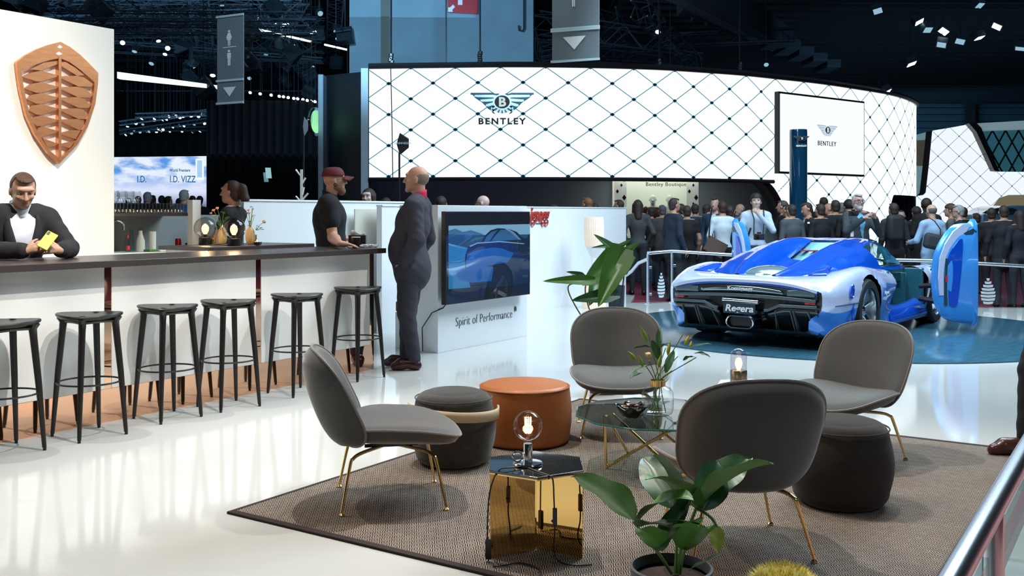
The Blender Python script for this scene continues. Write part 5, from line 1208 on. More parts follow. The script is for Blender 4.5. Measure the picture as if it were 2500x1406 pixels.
# bench behind the standing man
be = thing('bench', 'white block bench with brown leather cushion behind the standing man', 'bench', gp(1010, 846))
bo = gp(1010, 846)
W(MB().obox(gp(965, 850), U * .5, V * -.9 * 0 + Vector((.55, .0, 0)), Z * .38).build('block', M_whitec, bevel=.003), be)
W(MB().obox(gp(965, 850) + Z * .381, U * .5, Vector((.55, 0, 0)), Z * .115).build('cushion', mat('brown_leather', (.16, .06, .03), rough=.5), bevel=.015), be)
# ================================================================ things on the bar
t = thing('tumbler', 'clear stemless glass with a little drink beside the man with the phone', 'glass', onz(57, 634, ZB_))
MB().lathe([(.022, 0), (.032, .006), (.041, .035), (.042, .055), (.036, .088)], 28, capt=False).build('glass_body', thin_glass('tumbler_glass', (.96, .97, .97), .06), t)
MB().lathe([(.02, .004), (.033, .010), (.037, .018)], 28).build('drink', thin_glass('drink', (.93, .88, .8), .1), t)
t = thing('paper_cup', 'black paper coffee cup with pale rim beside the barman hand', 'cup', onz(869, 606, ZB_))
MB().lathe([(.029, 0), (.030, .002), (.040, .098)], 28, capt=False).build('cup', mat('black_card', (.012, .010, .010), rough=.35), t); MB().lathe([(.040, .096), (.0425, .099), (.040, .103), (.037, .100)], 28).build('rim', mat('card_rim', (.6, .58, .55), rough=.5), t)
nm = MB(); rn = random.Random(9)
for k in range(9):
    p = onz(884 + k * 4.2, 604, ZB_) + Z * .014
    nm.ball(p, (.028, .022, .014), 7)
for i, v in enumerate(nm.v): nm.v[i] = (v[0] + rn.uniform(-.006, .006), v[1] + rn.uniform(-.006, .006), v[2] + rn.uniform(-.004, .006))
tag(nm.build('crumpled_napkin', mat('napkin', (.65, .63, .66), rough=.9), smooth=False), 'crumpled white napkins beside the coffee cup at the bar end', 'napkin')
t = thing('napkin_dispenser', 'black box dispenser with napkins sticking out, behind the coffee cup', 'dispenser', pl(897, 600, -6.66) * 1)
dx = onz(897, 602, ZB_)
t.location = dx + V * -.12; t.rotation_euler.z = 0
MB().box((0, 0, .055), (.165, .11, .105)).build('box', M_black, t, bevel=.004)
nb = MB(); nb.grid(lambda u, v: Vector(((u - .5) * .13, .01 * math.sin(u * 9), .11 + .045 * v * (.6 + .4 * math.sin(u * 5 + 1)))), 12, 3); nb.build('napkins', mat('napkin', (1, 1, 1)), t, solid=.004)
tag(MB().obox(pl(864, 602, -7.90), U * (pl(919, 602, -7.9) - pl(864, 602, -7.9)).dot(U), V * .02, Z * .44).build('beige_panel', mat('beige_panel', (.62, .60, .52), rough=.3), bevel=.003), 'pale beige panel leaning on the white partition behind the coffee cup', 'panel')
# vases with flowers
M_ash = mat('ribbed_wood', (.52, .35, .16), rough=.5, noise=.3, nscale=14, stretch=(6, 6, .6)); M_petal = mat('pink_petal', (.72, .38, .32), rough=.6, noise=.1)
def wood_vase(label, loc):
    t = thing('wooden_vase', label, 'vase', loc); pr = [(.026, 0), (.036, .01), (.043, .05), (.044, .085), (.036, .125), (.022, .148), (.015, .158), (.013, .158), (.013, .13)]
    MB().lathe(pr, 32, capt=False).build('body', M_ash, t); return t
w1 = wood_vase('ribbed wooden vase with big leaves between the two globe lamps', onz(543, 594, ZR)); w2 = wood_vase('ribbed wooden vase with pink blossoms right of the front globe lamp', onz(611, 596, ZR))
def bouquet(root, items, leafm=M_leaf):
    L0 = Vector(root.location); st_ = MB()
    for kind, px, py, sz, dx_ in items:
        Y = L0.y; e_ = dp(px, py, Y) - L0; st_.tube(cr([(0, 0, .13), tuple(Vector((e_.x * .4, e_.y * .4, (.13 + e_.z) / 2))), tuple(e_)], 4), .002, 5)
        if kind == 'f':
            m = MB()
            for k in range(9): a = k * 2.4; m.ball(e_ + Vector((math.cos(a) * sz * .5, math.sin(a) * sz * .4, sz * .3 * math.sin(k))), (sz * .45, sz * .4, sz * .4), 6)
            m.build('blossom', M_petal, root, ang=60)
        elif kind == 'b': MB().ball(e_, (sz, sz, sz * .9), 9).build('bud', mat('cream_bud', (.55, .46, .22), rough=.6), root)
        else:
            m = MB(); leaf(m, e_ - Vector((dx_ * .6, 0, .2 * sz)), (dx_, -.1 if kind == 'l' else .1, abs(dx_) * .6 + sz * .9), sz * 2.2, sz * .55, .3, .2); m.build('leaf', M_leaf if kind == 'l' else M_leafd, root, ang=80)
    st_.build('stems', M_stem, root)
bouquet(w1, [('f', 521, 513, .018, 0), ('f', 530, 508, .018, 0), ('f', 515, 520, .014, 0), ('f', 523, 526, .012, 0), ('l', 545, 520, .045, -.02), ('l', 552, 540, .04, .03), ('l', 562, 535, .045, .07), ('l', 530, 545, .035, -.03), ('l', 537, 555, .035, .02), ('d', 527, 560, .03, -.03), ('l', 545, 560, .03, .03), ('d', 533, 540, .03, 0), ('l', 524, 552, .028, -.04)])
bouquet(w2, [('f', 606, 513, .015, 0), ('f', 608, 520, .014, 0), ('f', 617, 510, .013, 0), ('f', 616, 527, .014, 0), ('l', 600, 520, .028, -.03), ('d', 616, 505, .025, .03), ('l', 608, 540, .028, -.02), ('d', 613, 545, .028, .03), ('d', 622, 525, .022, .02), ('l', 605, 550, .024, -.03), ('d', 611, 560, .024, .01)])
bv = thing('brass_bud_vase', 'small brass bottle vase with a cream bud sprig right of the wooden vase', 'vase', onz(625, 596, ZR))
MB().lathe([(.020, 0), (.026, .012), (.022, .03), (.008, .045), (.006, .08), (.009, .086), (.007, .087)], 24).build('body', M_brass, bv)
bouquet(bv, [('b', 645, 541, .019, 0), ('d', 627, 550, .024, -.01), ('d', 640, 556, .022, .03), ('d', 645, 560, .02, .04), ('l', 624, 558, .02, -.03), ('d', 633, 553, .016, .02)])
bo2 = thing('dark_bowl', 'small dark brass-lined bowl in front of the brass bud vase', 'bowl', onz(629, 600, ZR))
MB().lathe([(.012, 0), (.03, .008), (.04, .032), (.037, .033), (.028, .014)], 28, capt=True).build('bowl', mat('black_lacquer', (0, 0, 0)), bo2)
for px, py, lb in ((520, 597, 'small brass candle holder between the half hidden lamp and the big-leaf vase'), (524, 594, 'second small brass candle holder behind the first one')):
    tag(MB().lathe([(.016, 0), (.017, .004), (.014, .05), (.006, .055), (.006, .075), (.012, .08)], 18).build('candle_holder', M_brass, loc=onz(px, py, ZR)), lb, 'candle holder')
# shelf glasses
SHZ = 1.422
gl0 = None; M_gl = thin_glass('shelf_glass', (.95, .97, .98), .16)
def shelf_glass(loc, label, group):
    t = thing('drinking_glass', label, 'glass', loc, group=group); MB().lathe([(.022, .001), (.030, .004), (.034, .05), (.031, .092), (.031, .093)], 16, capt=False).build('bowl', M_gl, t); return t
k_ = 0
for c_ in (-8.12, -8.22, -8.34):
    for i in range(21):
        u_ = uL + .05 + i * (uP - uL - .05) / 21; p = uv(u_, c_, SHZ)
        if gl0 is None: gl0 = shelf_glass(p, 'plain glass in the rows on the dark back bar shelf', 'glasses on the back bar shelf')
        else: dup(gl0, p, 0, 'plain glass in the rows on the dark back bar shelf')
wg = thing('wine_glass', 'tall wine glass at the left end of the back bar shelf', 'wine glass', uv(uL + .09, -8.10, SHZ), group='tall wine glasses on the shelf')
MB().lathe([(.032, 0), (.032, .002), (.004, .006), (.0035, .08), (.012, .09), (.034, .125), (.038, .16), (.032, .205)], 20, capt=False).build('glass', M_gl, wg)
for i in range(1, 8): dup(wg, uv(uL + .09 + .085 * (i % 4), -8.10 - .09 * (i // 4) - .02, SHZ), 0, 'tall wine glass at the left end of the back bar shelf')
# back bar clutter (on the work surface at z 1.05)
ZW = 1.052
def onw(px, c): 
    p = pl(px, 612, c); p.z = ZW; return p
tp = thing('water_tap', 'curved chrome tap at the left edge of the back bar', 'tap', onw(291, -8.2))
q0 = onw(291, -8.2); W(MB().tube(cr([tuple(q0 - U * .10), tuple(q0 - U * .10 + Z * .24), tuple(q0 - U * .03 + Z * .30), tuple(pl(300, 545, -8.2)), tuple(pl(302, 562, -8.2))], 6), .011, 10).build('spout', M_chrome), tp)
M_clearb = thin_glass('bottle_glass', (.82, .88, .86), .06)
for i, (px, lb, h, r, mm) in enumerate(((312, 'clear bottle with red cap and label on the back bar', .13, .018, M_clearb), (322, 'tall clear carafe on the back bar', .22, .030, M_clearb), (343, 'tall pale cloth-covered bottle with a ring top on the back bar', .20, .036, mat('pale_cloth', (.45, .46, .42), rough=.8)), (372, 'white paper towel roll standing on the back bar', .19, .034, mat('paper_roll', (.62, .63, .60), rough=.9)), (435, 'red drinks can on the back bar', .115, .030, mat('can_red', (.35, .01, .02), rough=.25, metal=.6)))):
    t = thing(('bottle', 'carafe', 'bottle', 'paper_roll', 'drinks_can')[i], lb, ('bottle', 'carafe', 'bottle', 'paper roll', 'can')[i], onw(px, -8.18))
    if i == 3: pr = [(r, 0), (r, h), (.012, h), (.012, h - .01)]
    elif i == 4: pr = [(r * .8, 0), (r, .01), (r, h - .012), (r * .8, h)]
    elif i == 1: pr = [(r, 0), (r, h * .5), (r * .7, h * .8), (r * .8, h)]
    elif i == 2: pr = [(r * 1.2, 0), (r * 1.1, h * .5), (r * .5, h * .85), (r * .45, h)]
    else: pr = [(r, 0), (r, h * .55), (r * .4, h * .75), (r * .4, h)]
    MB().lathe(pr, 24).build('body', mm, t)
    if i == 0: MB().lathe([(r * .45, h), (r * .45, h + .03)], 12).build('cap', mat('cap_red', (.5, .02, .03)), t); MB().lathe([(r * 1.03, .02), (r * 1.03, .06)], 20).build('label', mat('label_red', (.45, .03, .05)), t)
    if i == 2: MB().tube([(.013 * math.cos(a_), 0, h + .014 + .013 * math.sin(a_)) for a_ in [2 * math.pi * k / 14 for k in range(14)]], .003, 6, closed=True).build('ring', M_black, t)
for px, w_, h_, mm, nm_, lb in ((412, .09, .035, M_white, 'dish', 'small white dish left of the red can'), (415, .30, .012, M_white, 'tray', 'long white tray under the small dish'), (368, .10, .02, M_leaf, 'green_napkin', 'green cloth lying on the back bar'), (455, .16, .014, mat('wood_board', (.18, .09, .06), rough=.6), 'chopping_board', 'brown board beside the white post'), (476 - 10, .06, .07, M_black, 'dark_tin', 'black tin beside the white post on the back bar')):
    p = onw(px, -8.10); p.z += h_ / 2
    tag(MB().box(p, (w_, .1, h_), rz=ANG_U).build(nm_, mm, bevel=.003), lb, nm_.replace('_', ' '))
# ================================================================ people
def surf_nets(F_, org, h, Lb):
    nx, ny, nz = F_.shape; cs = (nx - 1, ny - 1, nz - 1)
    acc = np.zeros(cs + (3,)); cnt = np.zeros(cs)
    for ax in range(3):
        o1, o2 = [q for q in range(3) if q != ax]
        for i in (0, 1):
            for j in (0, 1):
                s0 = [None] * 3; s1 = [None] * 3
                s0[ax] = slice(0, cs[ax]); s1[ax] = slice(1, cs[ax] + 1)
                for o_, k in ((o1, i), (o2, j)): s0[o_] = slice(k, k + cs[o_]); s1[o_] = s0[o_]
                a = F_[tuple(s0)]; b = F_[tuple(s1)]; cr_ = (a < 0) != (b < 0)
                t = np.where(cr_, a / np.where(a == b, 1, a - b), 0); c = cr_.astype(float)
                acc[..., ax] += t; acc[..., o1] += i * c; acc[..., o2] += j * c; cnt += c
    act = cnt > 0; idx = -np.ones(cs, int); idx[act] = np.arange(act.sum())
    cells = np.argwhere(act); off = acc[act] / cnt[act][:, None]; vs = np.array(org) + h * (cells + off)
    fs = []
    for ax in range(3):
        o1, o2 = (ax + 1) % 3, (ax + 2) % 3
        s = [slice(None)] * 3; s[ax] = slice(0, cs[ax]); s[o1] = slice(1, cs[o1]); s[o2] = slice(1, cs[o2]); a = F_[tuple(s)]
        s2 = list(s); s2[ax] = slice(1, cs[ax] + 1); b = F_[tuple(s2)]
        e_ = np.argwhere((a < 0) != (b < 0))
        if not len(e_): continue
        sg = a[tuple(e_.T)] < 0
        def I(d1, d2):
            q = e_.copy(); q[:, o1] += d1; q[:, o2] += d2; return idx[tuple(q.T)]
        q = np.stack([I(0, 0), I(1, 0), I(1, 1), I(0, 1)], 1); q[~sg] = q[~sg][:, ::-1]; fs.append(q)
    fs = np.concatenate(fs); fs = fs[(fs >= 0).all(1)]
    lab = Lb[tuple(np.clip(np.round(cells + off).astype(int), 0, np.array(F_.shape) - 1).T)]
    return vs, fs, lab
def cap(a, b, ra, rb, lab, k=.02, fl=1.0): return ('c', np.array(a, float), np.array(b, float), ra, rb, lab, k, fl)
def ell(c, r, lab, k=.02, Rm=None): return ('e', np.array(c, float), np.array(r, float), Rm, 0, lab, k, 1)
def eval_prims(prims, h, infl=0.0, keep=None, cut=None):
    P_ = [p for p in prims if keep is None or p[5] in keep]
    lo = np.array([9.] * 3); hi = -lo; bb = []
    for p in P_:
        if p[0] == 'c': r = max(p[3], p[4]) / min(1, p[7]) * 1.0 + infl; l, u = np.minimum(p[1], p[2]) - r, np.maximum(p[1], p[2]) + r
        else: r = max(p[2]) + infl if p[3] is not None else p[2] + infl; l, u = p[1] - r, p[1] + r
        bb.append((l - 3 * p[6], u + 3 * p[6])); lo = np.minimum(lo, l); hi = np.maximum(hi, u)
    lo = lo - 3 * h; n = np.ceil((hi + 3 * h - lo) / h).astype(int) + 1
    F_ = np.full(n, 1.0); B = np.full(n, 9.0); Lb = np.zeros(n, np.int8)
    for p, (l, u) in zip(P_, bb):
        i0_ = np.clip(np.floor((l - lo) / h).astype(int) - 1, 0, n - 1); i1_ = np.clip(np.ceil((u - lo) / h).astype(int) + 2, 1, n)
        X, Y, Zz = np.meshgrid(*[lo[d] + h * np.arange(i0_[d], i1_[d]) for d in range(3)], indexing='ij')
        if p[0] == 'c':
            fl = p[7]; a, b = p[1].copy(), p[2].copy(); a[1] /= fl; b[1] /= fl; Y2 = Y / fl
            d = b - a; L2 = max(1e-9, d @ d); t = np.clip(((X - a[0]) * d[0] + (Y2 - a[1]) * d[1] + (Zz - a[2]) * d[2]) / L2, 0, 1)
            D = np.sqrt((X - a[0] - t * d[0]) ** 2 + (Y2 - a[1] - t * d[1]) ** 2 + (Zz - a[2] - t * d[2]) ** 2) - (p[3] + (p[4] - p[3]) * t)
            D = D * (fl ** .6 if fl < 1 else 1)
        else:
            q = [X - p[1][0], Y - p[1][1], Zz - p[1][2]]
            if p[3] is not None:
                M = p[3]; q = [M[0][j] * q[0] + M[1][j] * q[1] + M[2][j] * q[2] for j in range(3)]
            r = p[2]; k0 = np.sqrt(sum((q[j] / r[j]) ** 2 for j in range(3))); k1 = np.sqrt(sum((q[j] / r[j] ** 2) ** 2 for j in range(3)))
            D = np.where(k1 > 1e-6, k0 * (k0 - 1) / np.maximum(k1, 1e-6), -min(r))
        D = D - infl; sl = tuple(slice(i0_[d], i1_[d]) for d in range(3)); f = F_[sl]; k = p[6]
        hh = np.clip(.5 + .5 * (f - D) / k, 0, 1); F_[sl] = f * (1 - hh) + D * hh - k * hh * (1 - hh)
        bsub = B[sl]; m = D < bsub; bsub[m] = D[m]; Lb[sl][m] = p[5]
    if cut is not None:
        G = np.meshgrid(*[lo[d] + h * np.arange(n[d]) for d in range(3)], indexing='ij'); F_ = np.maximum(F_, cut(*G))
    return F_, lo, Lb
SKIN, TOP, BOT, SHOE, HAIR, LIP, SHIRT = 0, 1, 2, 3, 4, 5, 6
def mesh_from(name, vs, fs, mats, mi, parent):
    me = bpy.data.meshes.new(name); me.vertices.add(len(vs)); me.vertices.foreach_set('co', vs.astype(np.float32).ravel())
    me.loops.add(fs.size); me.loops.foreach_set('vertex_index', fs.astype(np.int32).ravel()); me.polygons.add(len(fs))
    me.polygons.foreach_set('loop_start', np.arange(0, fs.size, 4, dtype=np.int32)); 
    for m in mats: me.materials.append(m)
    me.update(calc_edges=True); me.validate()
    if len(mats) > 1 and len(me.polygons) == len(mi): me.polygons.foreach_set('material_index', mi.astype(np.int32))
    me.polygons.foreach_set('use_smooth', [True] * len(me.polygons))
    o = bpy.data.objects.new(name, me); C.objects.link(o); o.parent = parent; return o
def rotm(yaw=0, pitch=0, roll=0): return np.array(Matrix.Rotation(yaw, 3, 'Z') @ Matrix.Rotation(pitch, 3, 'X') @ Matrix.Rotation(roll, 3, 'Y'))
def hand_prims(w, d, up, curl=.5, side=1, s=1.0, spread=.06, det=True):
    """w wrist, d pointing direction, up = back-of-hand normal, side=+1: thumb towards +cross(d,up)"""
    w = Vector(w); d = Vector(d).normalized(); up = (Vector(up) - d * Vector(up).dot(d)).normalized(); sd = d.cross(up).normalized() * side
    P_ = [cap(w, w + d * .05 * s, .027 * s, .022 * s, SKIN, .012)]
    for q in (-1, 0, 1): P_.append(cap(w + d * .02 * s + sd * q * .010 * s, w + d * .082 * s + sd * q * .026 * s, .016 * s, .013 * s, SKIN, .012))
    for i, (o_, L_) in enumerate(((.033, .070), (.011, .080), (-.011, .074), (-.032, .058))):
        p = w + d * (.085 - .004 * abs(i - 1)) * s + sd * o_ * s; a = 0; fd = (d + sd * (1.2 - i) * spread).normalized(); L_ *= s
        for seg, fr_ in enumerate((.45, .30, .25)):
            a += curl * (.55, .95, .7)[seg]; v = fd * math.cos(a) - up * math.sin(a); q = p + v * L_ * fr_
            P_.append(cap(p, q, (.0092, .0085, .0078)[seg] * s, (.0085, .0078, .0066)[seg] * s, SKIN, .003)); p = q
    tb = w + d * .028 * s + sd * .026 * s; v = (d * .65 + sd * .70 - up * .25 * (1 + curl)).normalized(); t1 = tb + v * .040 * s
    v2 = (d * .85 + sd * .30 - up * .35 * (1 + curl)).normalized(); t2 = t1 + v2 * .032 * s
    P_ += [cap(tb, t1, .0135 * s, .0105 * s, SKIN, .008), cap(t1, t2, .0100 * s, .008 * s, SKIN, .003)]
    return P_
def person(label, loc, yaw, height=1.76, J=None, build=1.0, head=(0, 0, 0), skin=(.42, .24, .17), hair=(.03, .02, .015), style='short', top=(.03, .035, .05), topm=None,
           bottom=(.02, .022, .03), shirt=None, shoe=(.015, .01, .01), sleeves='long', res=.017, hero=False, hands=None, lower=True, name='person', belly=0, female=False, tie=None, glasses=False, beard=None, lean=0, coat=0, patt=None, vw=.055, cat='person', lapels=True):
    s = height / 1.78
    j = dict(pel=(0, 0, .95), wa=(0, .0, 1.10), ch=(0, 0, 1.30), nk=(0, -.015, 1.475), hd=(0, .02, 1.65), sl=(-.175, -.01, 1.43), sr=(.175, -.01, 1.43),
             el=(-.235, -.03, 1.15), er=(.235, -.03, 1.15), wl=(-.24, .07, .90), wr=(.24, .07, .90), hl=(-.09, 0, .91), hr=(.09, 0, .91), kl=(-.10, .02, .50), kr=(.10, .02, .50),
             al=(-.11, -.02, .085), ar=(.11, -.02, .085), tl=(-.13, .15, .03), tr=(.13, .15, .03))
    if J: j.update(J)
    if lean:   # tip the upper body
        for k in ('wa', 'ch', 'nk', 'hd', 'sl', 'sr', 'el', 'er', 'wl', 'wr'):
            if J and k in J: continue
            x, y, z = j[k]; j[k] = (x, y + (z - .95) * lean, z - abs((z - .95) * lean) * lean * .4)
    B = build; f = .9 if female else 1.0
    pr = []
    # torso
    pr += [ell(j['pel'], (.165 * B * f, .115 * B, .13), BOT, .04), cap(j['wa'], j['ch'], .135 * B * f, .165 * B * f, TOP, .05, .68),
           cap(tuple(np.array(j['sl']) * .55 + np.array(j['nk']) * .45), tuple(np.array(j['sr']) * .55 + np.array(j['nk']) * .45), .074, .074, TOP, .045, .85),
           cap(j['sl'], j['sr'], .062, .062, TOP, .05), ell(tuple(np.array(j['ch']) + (0, .03 if female else .01, 0)), (.16 * B * f, .115 * B + (.02 if female else 0), .15), TOP, .05)]
    if belly: pr.append(ell(tuple(np.array(j['wa']) + (0, .03 + belly * .35, -.02)), (.13 * B, .085 + belly * .7, .16), TOP, .05))
    if coat: pr.append(cap((j['pel'][0], j['pel'][1] - .01, j['pel'][2] - coat), j['wa'], .178 * B, .155 * B, TOP, .04, .76))
    sl_lab = TOP
    for a, b, c in (('sl', 'el', 'wl'), ('sr', 'er', 'wr')):
        A, E, Wp = map(lambda q: np.array(j[q], float), (a, b, c))
        if sleeves == 'short':
            m = A + (E - A) * .50; pr += [cap(A, m, .058 * B, .055 * B, TOP, .03), cap(m, E, .043 * B, .040 * B, SKIN, .015), cap(E, E + (Wp - E) * .35, .041 * B, .041 * B, SKIN, .02), cap(E + (Wp - E) * .35, Wp, .040 * B, .026, SKIN, .02)]
        else:
            pr += [cap(A, E, .056 * B, .047 * B, TOP, .03), cap(E, E + (Wp - E) * .92, .046 * B, .036 * B, TOP, .02), cap(E + (Wp - E) * .8, Wp, .027, .025, SKIN, .01)]
    hds = hands or {}
    for sd, e_, w_ in ((-1, 'el', 'wl'), (1, 'er', 'wr')):
        key = 'l' if sd < 0 else 'r'
        if hds.get(key) == 'none': continue
        d0 = Vector(j[w_]) - Vector(j[e_]); h_ = hds.get(key, {})
        pr += hand_prims(j[w_], h_.get('d', d0), h_.get('up', (sd, 0, .1)), h_.get('curl', .35), h_.get('side', 1 if sd < 0 else 1), 1.0)
    # legs
    if lower:
        for h_, k_, a_, t_ in (('hl', 'kl', 'al', 'tl'), ('hr', 'kr', 'ar', 'tr')):
            pr += [cap(j[h_], j[k_], .092 * B * f, .064 * B, BOT, .03), cap(j[k_], (j[a_][0], j[a_][1], j[a_][2] + .02), .062 * B, .050 if not female else .042, BOT, .02)]
            A_, T_ = np.array(j[a_], float), np.array(j[t_], float)
            pr += [cap(A_ + (0, 0, -.03), A_ * .3 + T_ * .7 + (0, 0, .012), .042, .040, SHOE, .02), cap(A_ * .3 + T_ * .7, T_ + (0, 0, .005), .042, .030, SHOE, .02), cap(A_ + (0, -.025, -.045), A_ + (0, 0, -.04), .036, .036, SHOE, .02)]
    # head
    hc = np.array(j['hd'], float); Rm = rotm(*head); hp = lambda x, y, z: tuple(hc + Rm @ np.array((x, y, z)))
    def E(x, y, z, r, lab=SKIN, k=.015): return ell(hp(x, y, z), r, lab, k, Rm.T.T)
    nkp = np.array(j['nk'], float)
    pr += [cap(nkp + (0, 0, -.03), hp(0, -.025, -.05), .058 * (f if female else 1), .055 * f, SKIN, .02), E(0, -.012, .03, (.076, .095, .092)), E(0, .02, -.03, (.063, .072, .075), k=.02), E(0, .055, -.075, (.036, .034, .030), k=.02)]
    fine = res < .012
    if fine:
        pr += [E(0, .075, .045, (.058, .020, .018), k=.015), cap(hp(0, .092, .020), hp(0, .110, -.018), .0085, .0125, SKIN, .008), E(-.013, .094, -.022, (.008, .010, .008), k=.006), E(.013, .094, -.022, (.008, .010, .008), k=.006),
               E(-.038, .066, -.012, (.024, .020, .020), k=.015), E(.038, .066, -.012, (.024, .020, .020), k=.015), E(0, .082, -.048, (.024, .011, .0065), LIP, .004), E(0, .081, -.056, (.021, .011, .0065), LIP, .004)]
        for sx in (-1, 1): pr += [E(sx * .079, -.012, -.002, (.009, .020, .031), k=.008), E(sx * .078, -.006, -.024, (.008, .011, .012), k=.006)]
    else:
        pr += [cap(hp(0, .088, .012), hp(0, .108, -.016), .012, .016, SKIN, .01)]
        for sx in (-1, 1): pr += [E(sx * .080, -.010, 0, (.014, .02, .03), k=.01)]
    root = bpy.data.objects.new(name, None); C.objects.link(root); root.location = loc; root.rotation_euler = (0, 0, yaw); root.scale = (s, s, s)
    tag(root, label, cat)
    ck = lambda c: '%.3f_%.3f_%.3f' % tuple(c)
    ms = mat('skin_' + ck(skin), skin, rough=.5, noise=.08, nscale=30); mt = topm or mat('cloth_' + ck(top), top, rough=.85, noise=.2, nscale=14, bump=.25, bscale=14)
    mb_ = mat('cloth_' + ck(bottom), bottom, rough=.85, noise=.2, nscale=14, bump=.25, bscale=14); msh = mat('shoe_' + ck(shoe), shoe, rough=.25); mh = mat('hair_' + ck(hair), hair, rough=.6, noise=.35, nscale=60, bump=.5, bscale=120)
    mlip = mat('lip_' + ck(skin), (skin[0] * .92, skin[1] * .74, skin[2] * .74), rough=.4); mshirt = mat('shirt_' + ck(shirt or (1, 1, 1)), shirt or (1, 1, 1), rough=.7)
    def vmask(P_):   # open jacket V, in local coordinates at the chest front
        x = P_[:, 0] - j['ch'][0]; z = P_[:, 2]; y = P_[:, 1]; yc = np.interp(z, [j['wa'][2], j['nk'][2]], [j['wa'][1], j['nk'][1]])
        zo = j['nk'][2] - .36; w = np.clip((z - zo) / .30, 0, 1) * vw + (.02 if hero else .012); w = w * np.clip((j['nk'][2] + .035 - z) / .085, .2, 1); return (abs(x) < w) & (y > yc + .03) & (y < yc + .20) & (z > zo - .05) & (z < j['nk'][2] + .05)
    if not hero:
        F_, lo, Lb = eval_prims(pr, res); vs, fs, lab = surf_nets(F_, lo, res, Lb); mi = lab[fs].min(1)
        cen = vs[fs].mean(1); mi = np.where((mi == TOP) | (mi == SKIN), lab[fs].max(1), mi) if False else mi
        dn = cen - nkp; near = (np.hypot(dn[:, 0], dn[:, 1]) < .15) & (dn[:, 2] > -.12) & (dn[:, 2] < .075) & ((mi == TOP) | (mi == SKIN))
        mi[near] = np.where(dn[near][:, 2] + .25 * dn[near][:, 1] < .028, TOP, SKIN)
        dw = cen - np.array(j['pel']); near = (abs(dw[:, 0]) < .17 * B) & (abs(dw[:, 2] + coat) < .12) & ((mi == TOP) | (mi == BOT))
        mi[near] = np.where(dw[near][:, 2] > .02 - coat, TOP, BOT)
        if shirt is not None: mi[(mi == TOP) & vmask(cen)] = SHIRT
        mats = [ms, mt, mb_, msh, mh, mlip, mshirt]
        if tie is not None:
            mats.append(mat('tie_' + ck(tie), tie, rough=.6)); x = cen[:, 0] - j['ch'][0]; mi[(mi == SHIRT) & (abs(x) < .022)] = 7
        mesh_from('body', vs, fs, mats, mi, root)
    else:
        F_, lo, Lb = eval_prims(pr, res); vs, fs, lab = surf_nets(F_, lo, res, Lb); mi = np.where(lab[fs].min(1) == LIP, 1, 0)
        mesh_from('body', vs, fs, [ms, mlip], mi, root)
        for nm_, keep, m_, inf in (('trousers', {BOT}, mb_, .010), ('jacket' if sleeves == 'long' else 'shirt', {TOP}, mt, .018)):
            if nm_ == 'trousers' and not lower: continue
            F_, lo, Lb = eval_prims(pr, res, inf, keep); 
            # folds
            G = np.meshgrid(*[lo[d] + res * np.arange(F_.shape[d]) for d in range(3)], indexing='ij')
            F_ = F_ + .0028 * np.sin(G[2] * 46 + G[0] * 31 + 2.5 * np.sin(G[0] * 17 + G[1] * 11)) * np.sin(G[0] * 23 - G[1] * 27 + G[2] * 12)
            vs, fs, lab = surf_nets(F_, lo, res, Lb)
            if nm_ == 'jacket' and shirt is not None:
                cen = vs[fs].mean(1); mk = vmask(cen)
                for q, mm, nn in ((~mk, m_, 'jacket'), (mk, mshirt, 'shirt')):
                    ff = fs[q]; us, inv = np.unique(ff, return_inverse=True); mesh_from(nn, vs[us], inv.reshape(ff.shape), [mm], None, root)
                # lapels laid along the edge of the opening
                def fy(x, z):
                    d_ = (vs[:, 0] - x) ** 2 + (vs[:, 2] - z) ** 2; q_ = np.where((d_ < (.022 ** 2)) & (vs[:, 1] < j['ch'][1] + .19))[0]; return vs[q_, 1].max() if len(q_) else j['ch'][1] + .13
                for sx in ((-1, 1) if lapels else ()):
                    lp = MB(); zz = np.linspace(j['nk'][2] - .01, j['nk'][2] - .35, 12); rows = []
                    for z in zz:
                        w = min(1, max(0, (z - j['nk'][2] + .36) / .30)) * vw + .012; wd = .055 * math.sin(math.pi * min(1, max(.08, (z - j['nk'][2] + .36) / .36)) ** .8) + .012
                        rows.append([(j['ch'][0] + sx * (w - .004 + wd * q), fy(j['ch'][0] + sx * (w + wd * q), z) + .004 * (1 - q) + .002, z) for q in (0, .5, 1)])
                    lp.v = [p for r_ in rows for p in r_]; lp.f = [(i * 3 + k, i * 3 + k + 1, (i + 1) * 3 + k + 1, (i + 1) * 3 + k) for i in range(11) for k in range(2)]; lp.m = [0] * len(lp.f)
                    lp.build('lapel', m_, root, solid=.005)
            else: mesh_from(nm_, vs, fs, [m_], None, root)
        if lower:
            for sx, a_, t_ in ((-1, 'al', 'tl'), (1, 'ar', 'tr')):
                sub = [p for p in pr if p[5] == SHOE and (p[1][0] - (j['al'][0] + j['ar'][0]) / 2) * sx > -.001] if abs(j['al'][0] - j['ar'][0]) > .05 else [p for p in pr if p[5] == SHOE]
                F_, lo, Lb = eval_prims(sub, res, .006, {SHOE}, cut=lambda x, y, z: -(z - .002)); vs, fs, lab = surf_nets(F_, lo, res, Lb); mesh_from('shoe', vs, fs, [msh], None, root)
